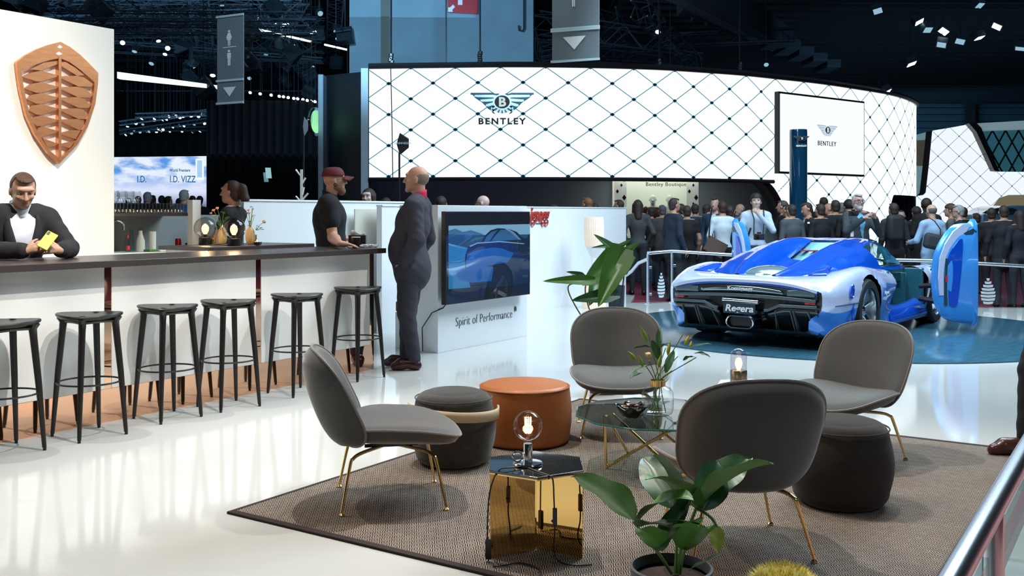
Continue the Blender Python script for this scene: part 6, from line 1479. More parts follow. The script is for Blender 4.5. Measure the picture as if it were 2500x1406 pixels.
    if hero or (fine and style != 'bald'):
        # eyes and brows
        for sx in (-1, 1):
            m = MB().ball((0, 0, 0), .0115, 12); e_ = m.build('eye', mat('eye_white', (.7, .68, .65), rough=.2), root); c = hp(sx * .031, .071, .016); e_.location = c
            d_ = Rm @ np.array((0, 1, 0)); i_ = MB().ball((0, 0, 0), .0058, 10).build('iris', mat('iris', (.03, .025, .02), rough=.1), e_); i_.location = tuple(d_ * .0075)
            MB().tube([hp(sx * .016, .092, .036), hp(sx * .032, .089, .042), hp(sx * .050, .076, .038)], [.002, .0035, .0015], 6).build('eyebrow', mh, root)
            MB().tube([hp(sx * .018, .0835, .020), hp(sx * .031, .0845, .025), hp(sx * .045, .075, .020)], .0028, 6).build('eyelid', ms, root)
    # hair
    hprim = [E(0, -.018, .035, (.083, .100, .096), HAIR), E(0, -.055, -.035, (.068, .052, .060), HAIR)]; off = .008
    def loc_(x, y, z):
        q = [x - hc[0], y - hc[1], z - hc[2]]; return [Rm[0][k] * q[0] + Rm[1][k] * q[1] + Rm[2][k] * q[2] for k in range(3)]
    cutf_ = None; hn = 'hair'
    def mk(x, y, z):
        X_, Y_, Z_ = loc_(x, y, z); face = np.minimum(Y_ - .012 - np.maximum(0, .075 - Z_) * -.15 , .072 - Z_) ; face = np.minimum(Y_ + .004 * 0 - .004, .092 - Z_ - .008 * np.cos(X_ * 60))
        return np.maximum(face, -(Z_ + .088 - np.maximum(0, Y_ + .055) * 1.3))
    hr_ = min(res, .012) if hero else res * .75
    if style == 'fringe': hprim = [E(0, -.016, .028, (.079, .097, .090), HAIR)]
    if style == 'short':
        hprim.append(E(0, .035, .095, (.062, .050, .026), HAIR, .02)); cutf_ = mk
    elif style == 'thick':
        hprim = [E(0, -.01, .045, (.090, .108, .102), HAIR)]; cutf_ = lambda x, y, z: (lambda q: np.maximum(np.minimum(q[1] - .02, .052 - q[2]), -(q[2] + .05)))(loc_(x, y, z))
    elif style == 'fringe':
        cutf_ = lambda x, y, z: (lambda q: np.maximum(np.maximum(np.minimum(q[1] - .0, .07 - q[2]), -(q[2] + .06)), q[2] - .060 + np.maximum(0, q[1] + .05) * .5))(loc_(x, y, z))
    elif style == 'long':
        hprim += [cap(hp(0, -.05, .02), hp(0, -.07, -.20), .085, .075, HAIR, .03), cap(hp(-.07, .0, .02), hp(-.08, -.01, -.20), .034, .034, HAIR, .03), cap(hp(.07, .0, .02), hp(.08, -.01, -.20), .034, .034, HAIR, .03)]
        cutf_ = lambda x, y, z: (lambda q: np.minimum(q[1] - .045, .072 - q[2]))(loc_(x, y, z))
    elif style == 'ponytail':
        hprim += [E(0, -.105, .06, (.035, .035, .04), HAIR, .02), cap(hp(0, -.13, .05), hp(0, -.155, -.06), .042, .040, HAIR, .02), cap(hp(0, -.155, -.06), hp(0, -.135, -.18), .040, .016, HAIR, .02)]; cutf_ = mk
    if style not in ('bald', 'cap'):
        F_, lo, Lb = eval_prims(hprim, hr_, 0, None, cutf_); vs, fs, lab = surf_nets(F_, lo, hr_, Lb)
        if len(fs): mesh_from(hn, vs, fs, [mh], None, root)
    if beard:
        bp_ = [E(0, .058, -.092, (.044, .044, .044), HAIR, .02), E(0, .088, -.036, (.028, .012, .008), HAIR, .006)]
        if beard != 'goatee': bp_ += [E(-.045, .02, -.055, (.026, .045, .035), HAIR, .02), E(.045, .02, -.055, (.026, .045, .035), HAIR, .02)]
        mbd = mat('beard_' + ck(hair if beard in ('goatee', True) else beard), hair if beard in ('goatee', True) else beard, rough=.9, noise=.4, nscale=90, bump=.6, bscale=150)
        if beard == 'goatee': mbd = mat('beard_grey', (.42, .38, .34), rough=.9, noise=.3, nscale=90); bp_ = [E(0, .072, -.085, (.026, .024, .028), HAIR, .01), E(0, .089, -.036, (.026, .011, .007), HAIR, .006)]
        F_, lo, Lb = eval_prims(bp_, min(res, .008)); vs, fs, lab = surf_nets(F_, lo, min(res, .008), Lb); mesh_from('beard', vs, fs, [mbd], None, root)
    if glasses:
        g = MB()
        for sx in (-1, 1):
            g.tube([hp(sx * .034 + .024 * math.cos(a), .101 - .012 * abs(math.cos(a)) * (1 if math.cos(a) * sx > 0 else 0), .012 + .018 * math.sin(a)) for a in [2 * math.pi * k / 18 for k in range(18)]], .0022 if hero else .004, 6, closed=True)
            g.tube([hp(sx * .058, .090, .018), hp(sx * .080, .03, .018), hp(sx * .082, -.015, .012)], .0022 if hero else .004, 5)
        g.tube([hp(-.010, .102, .016), hp(.010, .102, .016)], .002, 5); g.build('glasses', mat('glasses_' + str(glasses), (.02, .02, .03) if glasses is True else glasses, rough=.2), root)
    return root, hp, j
YL, YR = R(90), R(-90)   # facing left / right of the picture
# --- man with the phone behind the bar
Y1 = 7.05; X1 = (47 - CX) / FPX * Y1
pm_loc = Vector((X1 - .06, Y1 + .10, 0))
yaw1 = R(180) + R(38)      # facing the camera, turned to the right
def toloc(p, loc, yaw, s=1):
    q = (Vector(p) - Vector(loc)); q.rotate(Matrix.Rotation(-yaw, 3, 'Z')); return q / s
s1 = 1.80 / 1.78
hR = toloc(dp(84, 612, 6.72), pm_loc, yaw1, s1); hL = toloc(dp(132, 612, 6.74), pm_loc, yaw1, s1)
r1, hp1, j1 = person('man in dark jacket and white shirt looking down at his phone behind the bar', pm_loc, yaw1, 1.80,
    J=dict(hd=(0, .16, 1.555), nk=(0, .075, 1.40), ch=(0, .04, 1.24), sl=(-.185, .05, 1.36), sr=(.185, .05, 1.36), er=(.30, .20, 1.155), el=(-.29, .22, 1.155), wr=tuple(hR + Vector((.045, -.02, .0))), wl=tuple(hL + Vector((-.045, -.02, .0)))),
    head=(0, R(-24), 0), hair=(.055, .022, .012), skin=(.44, .25, .17), top=(.012, .011, .013), shirt=(.60, .62, .70), hero=True, res=.0075, bottom=(.012, .012, .016), vw=.075,
    hands=dict(r=dict(d=(-.80, .35, .30), up=(.25, .85, .25), curl=.8, side=-1), l=dict(d=(.85, .35, .20), up=(-.25, .85, .25), curl=.8, side=1)))
ph = toloc(onz(119, 588, ZB_ + .16) * 1, pm_loc, yaw1, 1)
t = thing('mobile_phone', 'lime green phone held up by the man behind the bar', 'phone', onz(117, 612, ZB_ + .115))
ph_o = MB().box((0, 0, 0), (.072, .008, .148)).build('case', mat('lime_green', (.50, .60, .03), rough=.4), t, bevel=.004); ph_o.rotation_euler = (R(-42), R(28), R(14)); 
t.location = dp(116, 587, 6.62); MB().box((-.022, -.006, .052), (.016, .003, .028)).build('camera_island', M_black, ph_o, bevel=.001)
# --- barman
Y2 = 9.95; bl = Vector((dp(803, 500, Y2).x, Y2, 0)); yaw2 = R(-78); s2 = 1.86 / 1.78
hw = toloc(onz(868, 600, ZB_ + .03), bl, yaw2, s2); hw2 = toloc(onz(858, 588, ZB_ + .03) + Vector((0, .25, 0)), bl, yaw2, s2)
r2, hp2, j2 = person('bearded barman in black polo shirt and dark red cap, hands on the bar', bl, yaw2, 1.86,
    J=dict(er=(.24, .03, 1.13), wr=tuple(hw + Vector((0, -.13, .02))), el=(-.24, .05, 1.13), wl=tuple(hw2 + Vector((0, -.10, .02))), hd=(0, .055, 1.66), nk=(0, .01, 1.475)), head=(R(4), R(2), 0),
    hair=(.24, .13, .06), beard=True, style='cap', skin=(.50, .27, .185), top=(.008, .008, .010), bottom=(.01, .01, .012), sleeves='short', hero=True, res=.0085, build=1.18, glasses=(.10, .02, .06), belly=.03,
    hands=dict(r=dict(d=(0, 1, -.10), up=(0, .1, 1), curl=.25, side=-1), l=dict(d=(.3, 1, -.1), up=(0, .1, 1), curl=.25, side=1)))
cp = MB(); hcv = Vector(hp2(0, -.005, .045)); hx_ = Vector(hp2(1, 0, 0)) - Vector(hp2(0, 0, 0)); hy_ = Vector(hp2(0, 1, 0)) - Vector(hp2(0, 0, 0)); hz_ = Vector(hp2(0, 0, 1)) - Vector(hp2(0, 0, 0))
def capf(u, v):
    a = 2 * math.pi * u; b = R(88) * (1 - v); z = .088 * math.sin(R(90) * v) + .004; r = math.cos(R(90) * v) ** .55
    return hcv + hx_ * (.088 * r * math.cos(a)) + hy_ * (.108 * r * math.sin(a) - .008) + hz_ * z
cp.grid(capf, 32, 10, cu=True)
co = cp.build('cap', mat('cap_maroon', (.12, .018, .022), rough=.8, noise=.2, nscale=60), r2, solid=.003)
vz = MB(); vz.grid(lambda u, v: hcv + hx_ * ((u - .5) * .150 * (1 - .25 * v * v * abs(u - .5) * 2)) + hy_ * (.075 + .095 * v * (1 - 1.3 * (u - .5) ** 2) + .02 * (1 - (2 * u - 1) ** 2)) + hz_ * (.010 - .018 * v - .04 * (2 * u - 1) ** 2), 14, 5)
vz.build('cap_peak', mat('cap_maroon', (0, 0, 0)), r2, solid=.004)
MB().tube([hp2(.088 + 0 * a, -.004 + .012 * math.cos(a), -.034 + .014 * math.sin(a)) for a in [2 * math.pi * k / 16 for k in range(16)]], .0035, 6, closed=True).build('ear_tunnel', mat('ring_dark', (.02, .015, .01), rough=.3, metal=.5), r2)
pz = MB(); pz.tube([Vector((.0, .118, 1.43)), Vector((.0, .142, 1.36)), Vector((.0, .152, 1.30))], .006, 6); pz.build('orange_placket', mat('orange_trim', (.70, .16, .02), rough=.6), r2)
# --- standing man in suit
Y3 = 9.12; ml = Vector((gp(1008, 893).x, Y3, 0)); yaw3 = R(84)
r3, hp3, j3 = person('bald grey-bearded man in a dark navy suit and red shirt standing with hand in pocket', ml, yaw3, 1.85,
    J=dict(hd=(0, -.045, 1.655), nk=(0, -.065, 1.47), ch=(0, -.02, 1.27), wa=(0, .025, 1.06), sl=(-.185, -.06, 1.42), sr=(.185, -.06, 1.42), el=(-.25, -.10, 1.14), wl=(-.185, .03, .935), er=(.25, -.10, 1.14), wr=(.19, .03, .93),
           kl=(-.10, .02, .49), al=(-.095, -.045, .085), kr=(.09, .05, .49), ar=(.08, .06, .085), tl=(-.13, .12, .03), tr=(.10, .24, .03), pel=(0, 0, .93)), head=(R(0), R(3), 0),
    hair=(.20, .15, .12), style='fringe', beard='goatee', skin=(.50, .27, .19), top=(.032, .034, .050), bottom=(.028, .030, .046), shirt=(.42, .01, .05), hero=True, res=.008, build=1.10, belly=.045, lapels=False, coat=.05, shoe=(.04, .010, .010),
    hands=dict(r=dict(d=(-.3, .25, -1), up=(1, 0, 0), curl=.6), l=dict(d=(.3, .35, -1), up=(-1, 0, 0), curl=.5)))
col = MB(); nk_ = Vector(j3['nk'])
def colf(u, v):
    a = 2 * math.pi * u; return nk_ + Vector((.076 * math.cos(a) * (1 - .12 * v), .078 * math.sin(a) * (1 - .12 * v) + .008 - .01 * v, -.005 + .082 * v - .026 * math.sin(a)))
col.grid(colf, 28, 4, cu=True); col.build('shirt_collar', mat('red_shirt', (.50, .008, .06), rough=.7), r3, solid=.004)
col = MB(); nk_ = Vector(j1['nk'])
col.grid(colf, 28, 4, cu=True); col.build('shirt_collar', mat('pale_shirt', (.62, .66, .74), rough=.7), r1, solid=.004)
col = MB(); nk_ = Vector(j2['nk']); col.grid(colf, 28, 4, cu=True); col.build('polo_collar', mat('black_polo', (.008, .008, .010), rough=.8), r2, solid=.004)
# --- people farther away: (px of head, py of head top, depth, facing, label, options)
def at_head(px, py, Y, z0=-.06):
    hh = HC + (HY - py) / FPX * Y - z0; return Vector((dp(px, py, Y).x, Y, z0)), hh
def crowd(px, py, Y, face, label, **k):
    loc, hh = at_head(px, py, Y, k.pop('z0', -.06)); hh = max(1.45, min(1.95, hh)); return person(label, loc, R(face), hh, **k)
AB, LT, RT, TC = 0, 90, -90, 180
NAVY = (.012, .022, .045); BLK = (.006, .007, .010); DGY = (.022, .025, .030); WH = (.50, .58, .66); SK = (.36, .22, .17)
crossed = dict(el=(-.25, .06, 1.17), wl=(-.02, .22, 1.20), er=(.25, .06, 1.17), wr=(.05, .20, 1.14))
holdf = dict(el=(-.25, .08, 1.16), wl=(-.08, .26, 1.18), er=(.25, .08, 1.16), wr=(.08, .26, 1.18))
pockets = dict(el=(-.28, -.08, 1.16), wl=(-.19, .06, .97), er=(.28, -.08, 1.16), wr=(.19, .06, .97))
crowd(568, 440, 10.0, 82, 'bar woman with dark ponytail in a black top turned away to the left', z0=0, style='ponytail', hair=(.035, .014, .010), female=True, top=(.006, .006, .008), sleeves='short', skin=(.42, .22, .16), res=.010, J=holdf)
crowd(900, 459, 13.4, 165, 'young woman with long dark hair behind the white partition right of the barman', style='long', female=True, skin=(.50, .38, .36), res=.011, top=BLK)
crowd(942, 482, 15, 0, 'dark head just showing above the partition left of the man in suit', top=BLK, res=.017)
crowd(998, 490, 16, 20, 'pale-haired head just above the partition behind the man in suit', hair=(.35, .27, .20), top=BLK)
crowd(1077, 478, 14.5, 0, 'dark-haired head above the partition right of the man in suit', top=BLK)
crowd(1181, 476, 14.4, 75, 'bald man with dark glasses looking left above the big screen', style='bald', skin=(.58, .40, .36), glasses=True, top=DGY, res=.012)
crowd(1353, 499, 17, 0, 'dark head barely above the right partition beside the red lettering', top=BLK)
crowd(1435, 482, 16.8, 40, 'man with light brown hair showing above the right partition', hair=(.16, .07, .025), skin=(.45, .28, .20), top=BLK)
crowd(1452, 494, 18.2, 0, 'dark-haired head right behind the light brown haired man', top=BLK)
crowd(1512, 487, 19.0, 60, 'man in grey T-shirt partly hidden by the right end of the partition', hair=(.05, .03, .025), top=(.07, .09, .12), sleeves='short')
crowd(1557, 487, 18.0, 0, 'woman with long dark hair in a grey hooded top, seen from behind', style='long', female=True, top=(.045, .05, .055), build=1.1, J=pockets)
crowd(1589, 505, 20, 20, 'small dark figure just right of the woman in the grey hooded top', top=BLK, build=.9)
crowd(1645, 483, 16.6, -65, 'man in dark suit with grey shirt and tie looking to the right', top=NAVY, bottom=BLK, shirt=(.30, .38, .46), tie=(.02, .04, .05), hair=(.03, .02, .02), build=1.08, coat=.12)
crowd(1617, 500, 19.0, 10, 'figure in brown jacket half hidden behind the man in dark suit and tie', top=(.05, .05, .05), hair=(.08, .08, .09), coat=.15)
crowd(1663, 497, 18.4, 30, 'dark-haired head between the tie man and the black T-shirt man', top=BLK)
crowd(1677, 501, 17.0, 4, 'man in black short-sleeved T-shirt standing with back to camera', top=(.005, .005, .007), bottom=BLK, sleeves='short', build=1.02)
crowd(1697, 497, 19.2, 0, 'man in dark blue jacket from behind, right of the black T-shirt man', top=(.014, .035, .07), build=1.1)
crowd(1725, 497, 18.6, -30, 'dark-haired head in front of the grey opening', top=(.012, .03, .06))
crowd(1746, 482, 17.6, 150, 'man in blue suit facing the camera behind the man in white shirt', top=(.015, .04, .08), shirt=(.45, .55, .62), skin=(.42, .27, .22))
crowd(1765, 491, 16.6, 12, 'man in white shirt from behind holding a brown folder', top=WH, bottom=BLK, hair=(.035, .014, .010), lean=.04, J=dict(er=(.29, -.05, 1.17), wr=(.30, .06, .93), el=(-.26, .0, 1.17), wl=(-.20, .10, .93)))
crowd(1782, 502, 16.9, -20, 'figure in black jacket just right of the man in white shirt', top=BLK, build=1.0)
crowd(1808, 497, 19.0, 110, 'grey-haired bearded man in grey shirt before the grey opening', top=(.10, .13, .16), hair=(.16, .18, .20), beard=(.20, .22, .24), style='fringe')
# photographer with light shirt
loc, hh = at_head(1846, 473, 15.9, -.06)
rp1, hpp, jp = person('young photographer in a pale shirt with a camera hanging on his chest and raised hand', loc, R(170), hh, res=.0115, style='thick', hair=(.012, .010, .012), skin=(.52, .36, .30), top=(.42, .52, .66), bottom=(.03, .06, .12),
    J=dict(el=(-.25, .14, 1.20), wl=(-.02, .20, 1.46), er=(.26, .06, 1.14), wr=(.22, .26, 1.10)), hands=dict(l=dict(curl=1.6, up=(0, 1, 0)), r=dict(curl=.7)))
def camera_thing(label, loc, yaw=180, s=1.0):
    t = thing('photo_camera', label, 'camera', loc, R(yaw))
    MB().box((0, 0, 0), (.14 * s, .07 * s, .09 * s)).box((0, 0, .055 * s), (.05 * s, .05 * s, .03 * s)).build('body', M_black, t, bevel=.008)
    MB().tube([(0, .03 * s, 0), (0, .12 * s, 0)], .038 * s, 18).build('lens_barrel', M_black, t); MB().tube([(0, .118 * s, 0), (0, .123 * s, 0)], .030 * s, 18).build('front_glass', mat('lens_glass', (.02, .03, .05), rough=.05, coat=1), t); return t
cpos = dp(1853, 578, 15.62); camera_thing('black camera hanging on a strap before the pale shirt of the young photographer', cpos, 185, 1.1)
tag(MB().tube([cpos + Vector((-.07, .05, .02)), dp(1841, 535, 15.72), dp(1834, 512, 15.85)], .009, 6).tube([cpos + Vector((.07, .05, .02)), dp(1866, 535, 15.72), dp(1864, 512, 15.85)], .009, 6).build('camera_strap', M_black), 'black neck strap of the young photographer', 'strap')
tag(MB().box(dp(1829, 568, 15.6), (.03, .02, .16), M=Matrix.Rotation(R(18), 3, 'Y')).build('microphone', M_black, bevel=.004), 'dark pen-like recorder in the lowered hand of the young photographer', 'recorder')
fo = tag(MB().box(dp(1747, 603, 16.25), (.34, .02, .25), M=Matrix.Rotation(R(28), 3, 'Y')).build('folder', mat('brown_folder', (.085, .05, .04), rough=.6), bevel=.004), 'brown folder hanging from the hand of the man in white shirt', 'folder')
tag(MB().tube([dp(1738, 506, 16.12), dp(1733, 540, 16.1), dp(1731, 580, 16.12)], .012, 6).build('shoulder_strap', M_black), 'thin dark strap down the back of the man in white shirt', 'strap')
crowd(1912, 489, 17.6, 60, 'man with grey-brown hair behind the raised far door of the car', top=BLK, hair=(.06, .05, .05))
crowd(1924, 499, 17.2, 40, 'dark-haired head beside the tall blue totem', top=(.03, .05, .08))
crowd(1933, 498, 16.4, 20, 'man in grey jacket from behind just left of the blue totem', top=(.06, .07, .085), build=1.1)
crowd(1972, 494, 16.6, 95, 'man in dark suit with a white badge looking down right of the totem', top=BLK, shirt=(.30, .36, .42), head=(0, R(-20), 0))
crowd(2003, 497, 16.4, 20, 'man in black suit with a white collar showing, seen from behind', top=BLK, build=1.08)
crowd(2011, 481, 19.5, 0, 'taller dark head rising behind the row of suits', top=BLK)
crowd(2025, 495, 18.2, 80, 'balding man with reddish skin among the dark suits', style='fringe', skin=(.45, .24, .18), top=BLK)
crowd(2040, 488, 17.0, 0, 'dark-haired man in black from behind left of the older photographer', top=BLK, build=1.08)
crowd(2055, 494, 18.6, -40, 'grey-haired head in white collar just left of the older photographer', hair=(.14, .15, .17), top=BLK, shirt=WH)
crowd(2073, 488, 16.8, 10, 'black-haired head touching the left shoulder of the older photographer', top=BLK, style='thick', hair=(.006, .006, .008))
ol, oh = at_head(2093, 473, 15.6)
def tweed():
    m = mat('tweed_check', (.035, .045, .055), rough=.9, noise=.5, nscale=30, bump=.2); return m
person('older photographer with grey beard and checked jacket raising a camera', ol, R(192), oh, res=.0115, style='short', hair=(.34, .34, .36), beard=(.42, .42, .44), skin=(.46, .27, .22), topm=tweed(), shirt=(.10, .32, .50), bottom=BLK, glasses=(.02, .03, .16), build=1.18, belly=.03, coat=.12,
    J=dict(el=(-.30, .16, 1.15), wl=(-.09, .34, 1.42), er=(.30, .20, 1.20), wr=(.09, .34, 1.40)), hands=dict(l=dict(curl=.9, up=(0, .2, 1)), r=dict(curl=1.0, up=(.2, .3, 1))), vw=.05)
camera_thing('black compact camera held in front of the older photographer', dp(2083, 521, 15.16), 192, .9)
tag(MB().box(dp(2080, 571, 15.32), (.05, .008, .085)).build('name_badge', mat('badge_white', (.75, .78, .8), rough=.4), bevel=.002), 'white name badge on the chest of the older photographer', 'badge')
tag(MB().box(dp(1974, 544, 16.3), (.04, .008, .03)).build('name_badge', mat('badge_white', (1, 1, 1)), bevel=.002), 'small white badge on the dark suit right of the totem', 'badge')
crowd(2182, 495, 16.0, 8, 'man in black carrying a black backpack', top=DGY, build=1.12)
tag(MB().box(dp(2186, 556, 15.78), (.29, .15, .42), rz=R(8)).build('backpack', mat('backpack_black', (.012, .014, .017), rough=.7, noise=.3), bevel=.07), 'black backpack on the back of the man left of the balding man', 'backpack')
crowd(2200, 513, 18.0, 165, 'dark-haired woman facing the camera behind the backpack', female=True, top=BLK, skin=(.42, .28, .24), style='ponytail')
crowd(2238, 505, 17.6, 0, 'dark head left of the tallest man in black', top=BLK, style='thick')
crowd(2262, 485, 17.0, -10, 'tallest man in long black coat with raised shoulders', top=(.004, .005, .007), build=1.2, coat=.35, style='thick', skin=(.02, .015, .012))
crowd(2275, 498, 15.5, 15, 'balding man in a pale blue shirt with a dark shoulder bag', style='fringe', skin=(.50, .30, .22), hair=(.10, .09, .09), top=(.28, .42, .62), bottom=(.20, .28, .42), build=1.12, J=dict(el=(-.27, .04, 1.16), wl=(-.26, .24, 1.12), er=(.25, -.02, 1.16), wr=(.22, .14, .98)), glasses=True, coat=.3)
tag(MB().box(dp(2280, 590, 15.2), (.31, .12, .24), rz=R(10), M=Matrix.Rotation(R(12), 3, 'Y')).build('shoulder_bag', mat('bag_dark', (.022, .028, .035), rough=.7, noise=.3), bevel=.055), 'dark shoulder bag at the hip of the man in pale blue shirt', 'bag')
tag(MB().tube([dp(2263, 528, 15.3), dp(2282, 540, 15.2), dp(2296, 560, 15.2), dp(2296, 580, 15.2)], .022, 6, flat=.3).build('bag_strap', mat('strap_brown', (.05, .03, .03), rough=.7)), 'brown strap of the dark shoulder bag', 'strap')
crowd(2322, 498, 17.0, 60, 'man with wavy brown hair right of the balding man', hair=(.07, .035, .022), top=(.10, .10, .10), style='thick')
crowd(2341, 500, 16.2, 70, 'grey-haired man looking left in black jacket', hair=(.26, .28, .30), top=BLK, skin=(.42, .27, .22), glasses=True)
crowd(2352, 505, 18.5, 0, 'dark head behind the grey-haired man', top=BLK)
crowd(2384, 520, 18.0, 10, 'shorter dark-haired figure right of the grey-haired man', top=BLK)
crowd(2421, 507, 16.4, -25, 'man in black jacket with short dark hair at the right', top=BLK, build=1.1)
crowd(2451, 501, 15.6, -15, 'man in black suit with a pale collar in front of the light blue car', top=(.008, .009, .014), build=1.12, coat=.12, J=dict(el=(-.27, -.02, 1.15), wl=(-.29, .03, .90)))
crowd(2489, 512, 15.4, 0, 'long-haired figure in dark clothes at the right picture edge', style='long', hair=(.02, .012, .012), top=(.008, .012, .02), female=True, build=1.1)
# spectators in front of the sky-blue screen and the dark crowd
crowd(360, 463, 22, 0, 'greyish-haired spectator in grey before the left half of the sky-blue screen', hair=(.20, .26, .28), top=(.05, .10, .12), build=1.15)
crowd(449, 450, 20, -20, 'grey-haired spectator in a blue jacket before the lettering of the sky-blue screen', hair=(.25, .30, .32), top=(.02, .12, .30), build=1.25, skin=(.45, .28, .22))
rn = random.Random(21)
for k in range(10):
    px = 318 + k * 19 + rn.uniform(-5, 5); crowd(px, rn.uniform(476, 486), 26, rn.uniform(-40, 40), 'small dark silhouette in the audience before the sky-blue screen', top=BLK, hair=(.01, .01, .01), res=.03)['group'] if False else tag(crowd(px, rn.uniform(476, 486), 26, rn.uniform(-40, 40), 'small dark silhouette in the audience before the sky-blue screen', top=BLK, hair=(.01, .01, .01), res=.03)[0], group='audience silhouettes before the screen')
proto_ = None
for k in range(20):
    px = 640 + k * 9.5 + rn.uniform(-4, 4); py = rn.uniform(482, 493); loc, hh = at_head(px, py, 21 + (k % 3) * 1.2)
    if proto_ is None: proto_ = person('seated dark listener in the far crowd before the black curtain', loc, R(20), 1.7, top=(.02, .025, .03), hair=(.02, .018, .018), skin=(.22, .15, .13), res=.028)[0]; tag(proto_, group='far crowd before the black curtain')
    else: dup(proto_, loc, R(rn.uniform(-60, 60)))
# bush before the curtain
bu = thing('potted_bush', 'small green bush standing before the black curtain above the partition', 'plant', (dp(678, 500, 17).x, 17, 0))
MB().lathe([(.12, 0), (.16, 1.15), (.14, 1.15)], 16).build('pot', M_black, bu); m = MB()
for k in range(90):
    a = rn.uniform(0, 6.28); e_ = rn.uniform(.1, 1.2); leaf(m, (rn.uniform(-.08, .08), rn.uniform(-.08, .08), 1.15), (math.cos(a) * math.cos(e_), math.sin(a) * math.cos(e_), math.sin(e_)), rn.uniform(.2, .42), .028, 1.2, .2, n=5)
m.build('foliage', M_leaf, bu)
# mannequins
for px, lb, c_ in ((1594, 'white mannequin in a maroon leather jacket in the boutique window', (.09, .02, .02)), (1635, 'white mannequin in a pale outfit in the boutique window', (.55, .58, .58))):
    loc, hh = at_head(px, 463, 25.25); person(lb, loc, R(170), min(hh, 1.95), style='bald', skin=(.72, .74, .72), top=c_, bottom=c_, res=.02, name='mannequin', cat='mannequin')
# man at the right edge
Ye = 5.95; el_ = Vector(((2592 - CX) / FPX * Ye, Ye, 0))
person('man in black trousers and brown buckled shoes cut off by the right picture edge', el_, R(92), 1.80, res=.009, hero=True, top=(.012, .010, .016), bottom=(.006, .007, .010), shoe=(.065, .02, .015), shirt=(.1, .1, .12),
       J=dict(al=(-.10, .26, .085), tl=(-.10, .46, .03), kl=(-.10, .235, .49), hl=(-.09, .09, .91), kr=(.10, -.03, .49), ar=(.10, -.12, .085), tr=(.12, .08, .03), el=(-.27, -.08, 1.15), er=(.27, -.08, 1.15), wl=(-.25, -.04, .90), wr=(.25, -.04, .90)), coat=.08, build=1.0)
# ================================================================ the blue car (local: x forward from the tail, y to its left, z up)
CH = Vector((math.sin(R(38)), math.cos(R(38)), 0))
CARLOC = Vector((2.44, 10.49, .019))
car = thing('sports_car', 'low blue and pale silver-blue sports car with open doors seen from its right rear', 'car', CARLOC, math.atan2(CH.y, CH.x))
M_pale_car = mat('pale_blue_silver', (.55, .62, .86), rough=.22, coat=1, metal=.25)
M_bluec = mat('blue_carbon', (.004, .085, .62), rough=.2, coat=1, metal=.35)
M_midb = mat('mid_blue_lit_body', (.05, .24, .78), rough=.22, coat=1, metal=.3)  # blue light on the lower body put into the colour; also the blue flank
M_carb = mat('black_carbon', (.010, .016, .020), rough=.22, coat=1, noise=.3, nscale=60)
M_win = thin_glass('car_glass', (.70, .92, .95), .08)
M_teali = mat('teal_interior', (.015, .10, .14), rough=.4, coat=.3)
M_tyre = mat('tyre_rubber', (.010, .014, .017), rough=.7, noise=.2, nscale=50)
M_red = mat('tail_red', (.45, .01, .02), rough=.15, coat=1, emit=(1, .05, .05), es=.08)
XS = [0, .04, .10, .25, .60, .95, 1.35, 1.8, 2.3, 2.8, 3.3, 3.65, 4.0, 4.25, 4.42, 4.52, 4.56]
def I(x, ys): return float(np.interp(x, XS, ys))
# smooth interpolation
def SP(ys):
    xs = XS; n = len(xs); m = []
    for i in range(n):
        if i == 0: m.append((ys[1] - ys[0]) / (xs[1] - xs[0]))
        elif i == n - 1: m.append((ys[-1] - ys[-2]) / (xs[-1] - xs[-2]))
        else:
            a = (ys[i] - ys[i - 1]) / (xs[i] - xs[i - 1]); b = (ys[i + 1] - ys[i]) / (xs[i + 1] - xs[i]); m.append(0 if a * b <= 0 else 2 * a * b / (a + b))
    def f(x):
        x = min(max(x, xs[0]), xs[-1]); i = min(max(0, next((k for k in range(n) if xs[k] > x), n) - 1), n - 2); h = xs[i + 1] - xs[i]; t = (x - xs[i]) / h
        return (2 * t ** 3 - 3 * t * t + 1) * ys[i] + (t ** 3 - 2 * t * t + t) * h * m[i] + (-2 * t ** 3 + 3 * t * t) * ys[i + 1] + (t ** 3 - t * t) * h * m[i + 1]
    return f
#          0     .04   .10   .25   .60    .95    1.35  1.8   2.3   2.8   3.3    3.65  4.0   4.25  4.42  4.52 4.56
f_wmid = SP([.84, .89, .925, .97, 1.015, 1.025, 1.01, .975, .955, .965, .995, 1.00, .96, .86, .70, .48, .30])
f_wsho = SP([.66, .74, .79, .85, .90, .90, .86, .80, .77, .78, .82, .84, .80, .70, .55, .36, .20])
f_zsho = SP([.665, .685, .70, .735, .80, .825, .80, .765, .74, .73, .735, .735, .66, .56, .45, .36, .30])
f_zcen = SP([.695, .715, .725, .735, .74, .74, .74, .74, .72, .70, .66, .62, .56, .48, .40, .33, .28])
f_zwid = SP([.56, .56, .57, .58, .60, .60, .60, .58, .56, .56, .56, .56, .50, .42, .34, .28, .24])
f_zbot = SP([.20, .17, .14, .12, .12, .12, .12, .11, .11, .11, .11, .11, .11, .12, .13, .15, .17])
f_wbot = SP([.70, .78, .84, .90, .95, .96, .95, .93, .92, .92, .93, .93, .90, .80, .64, .42, .26])
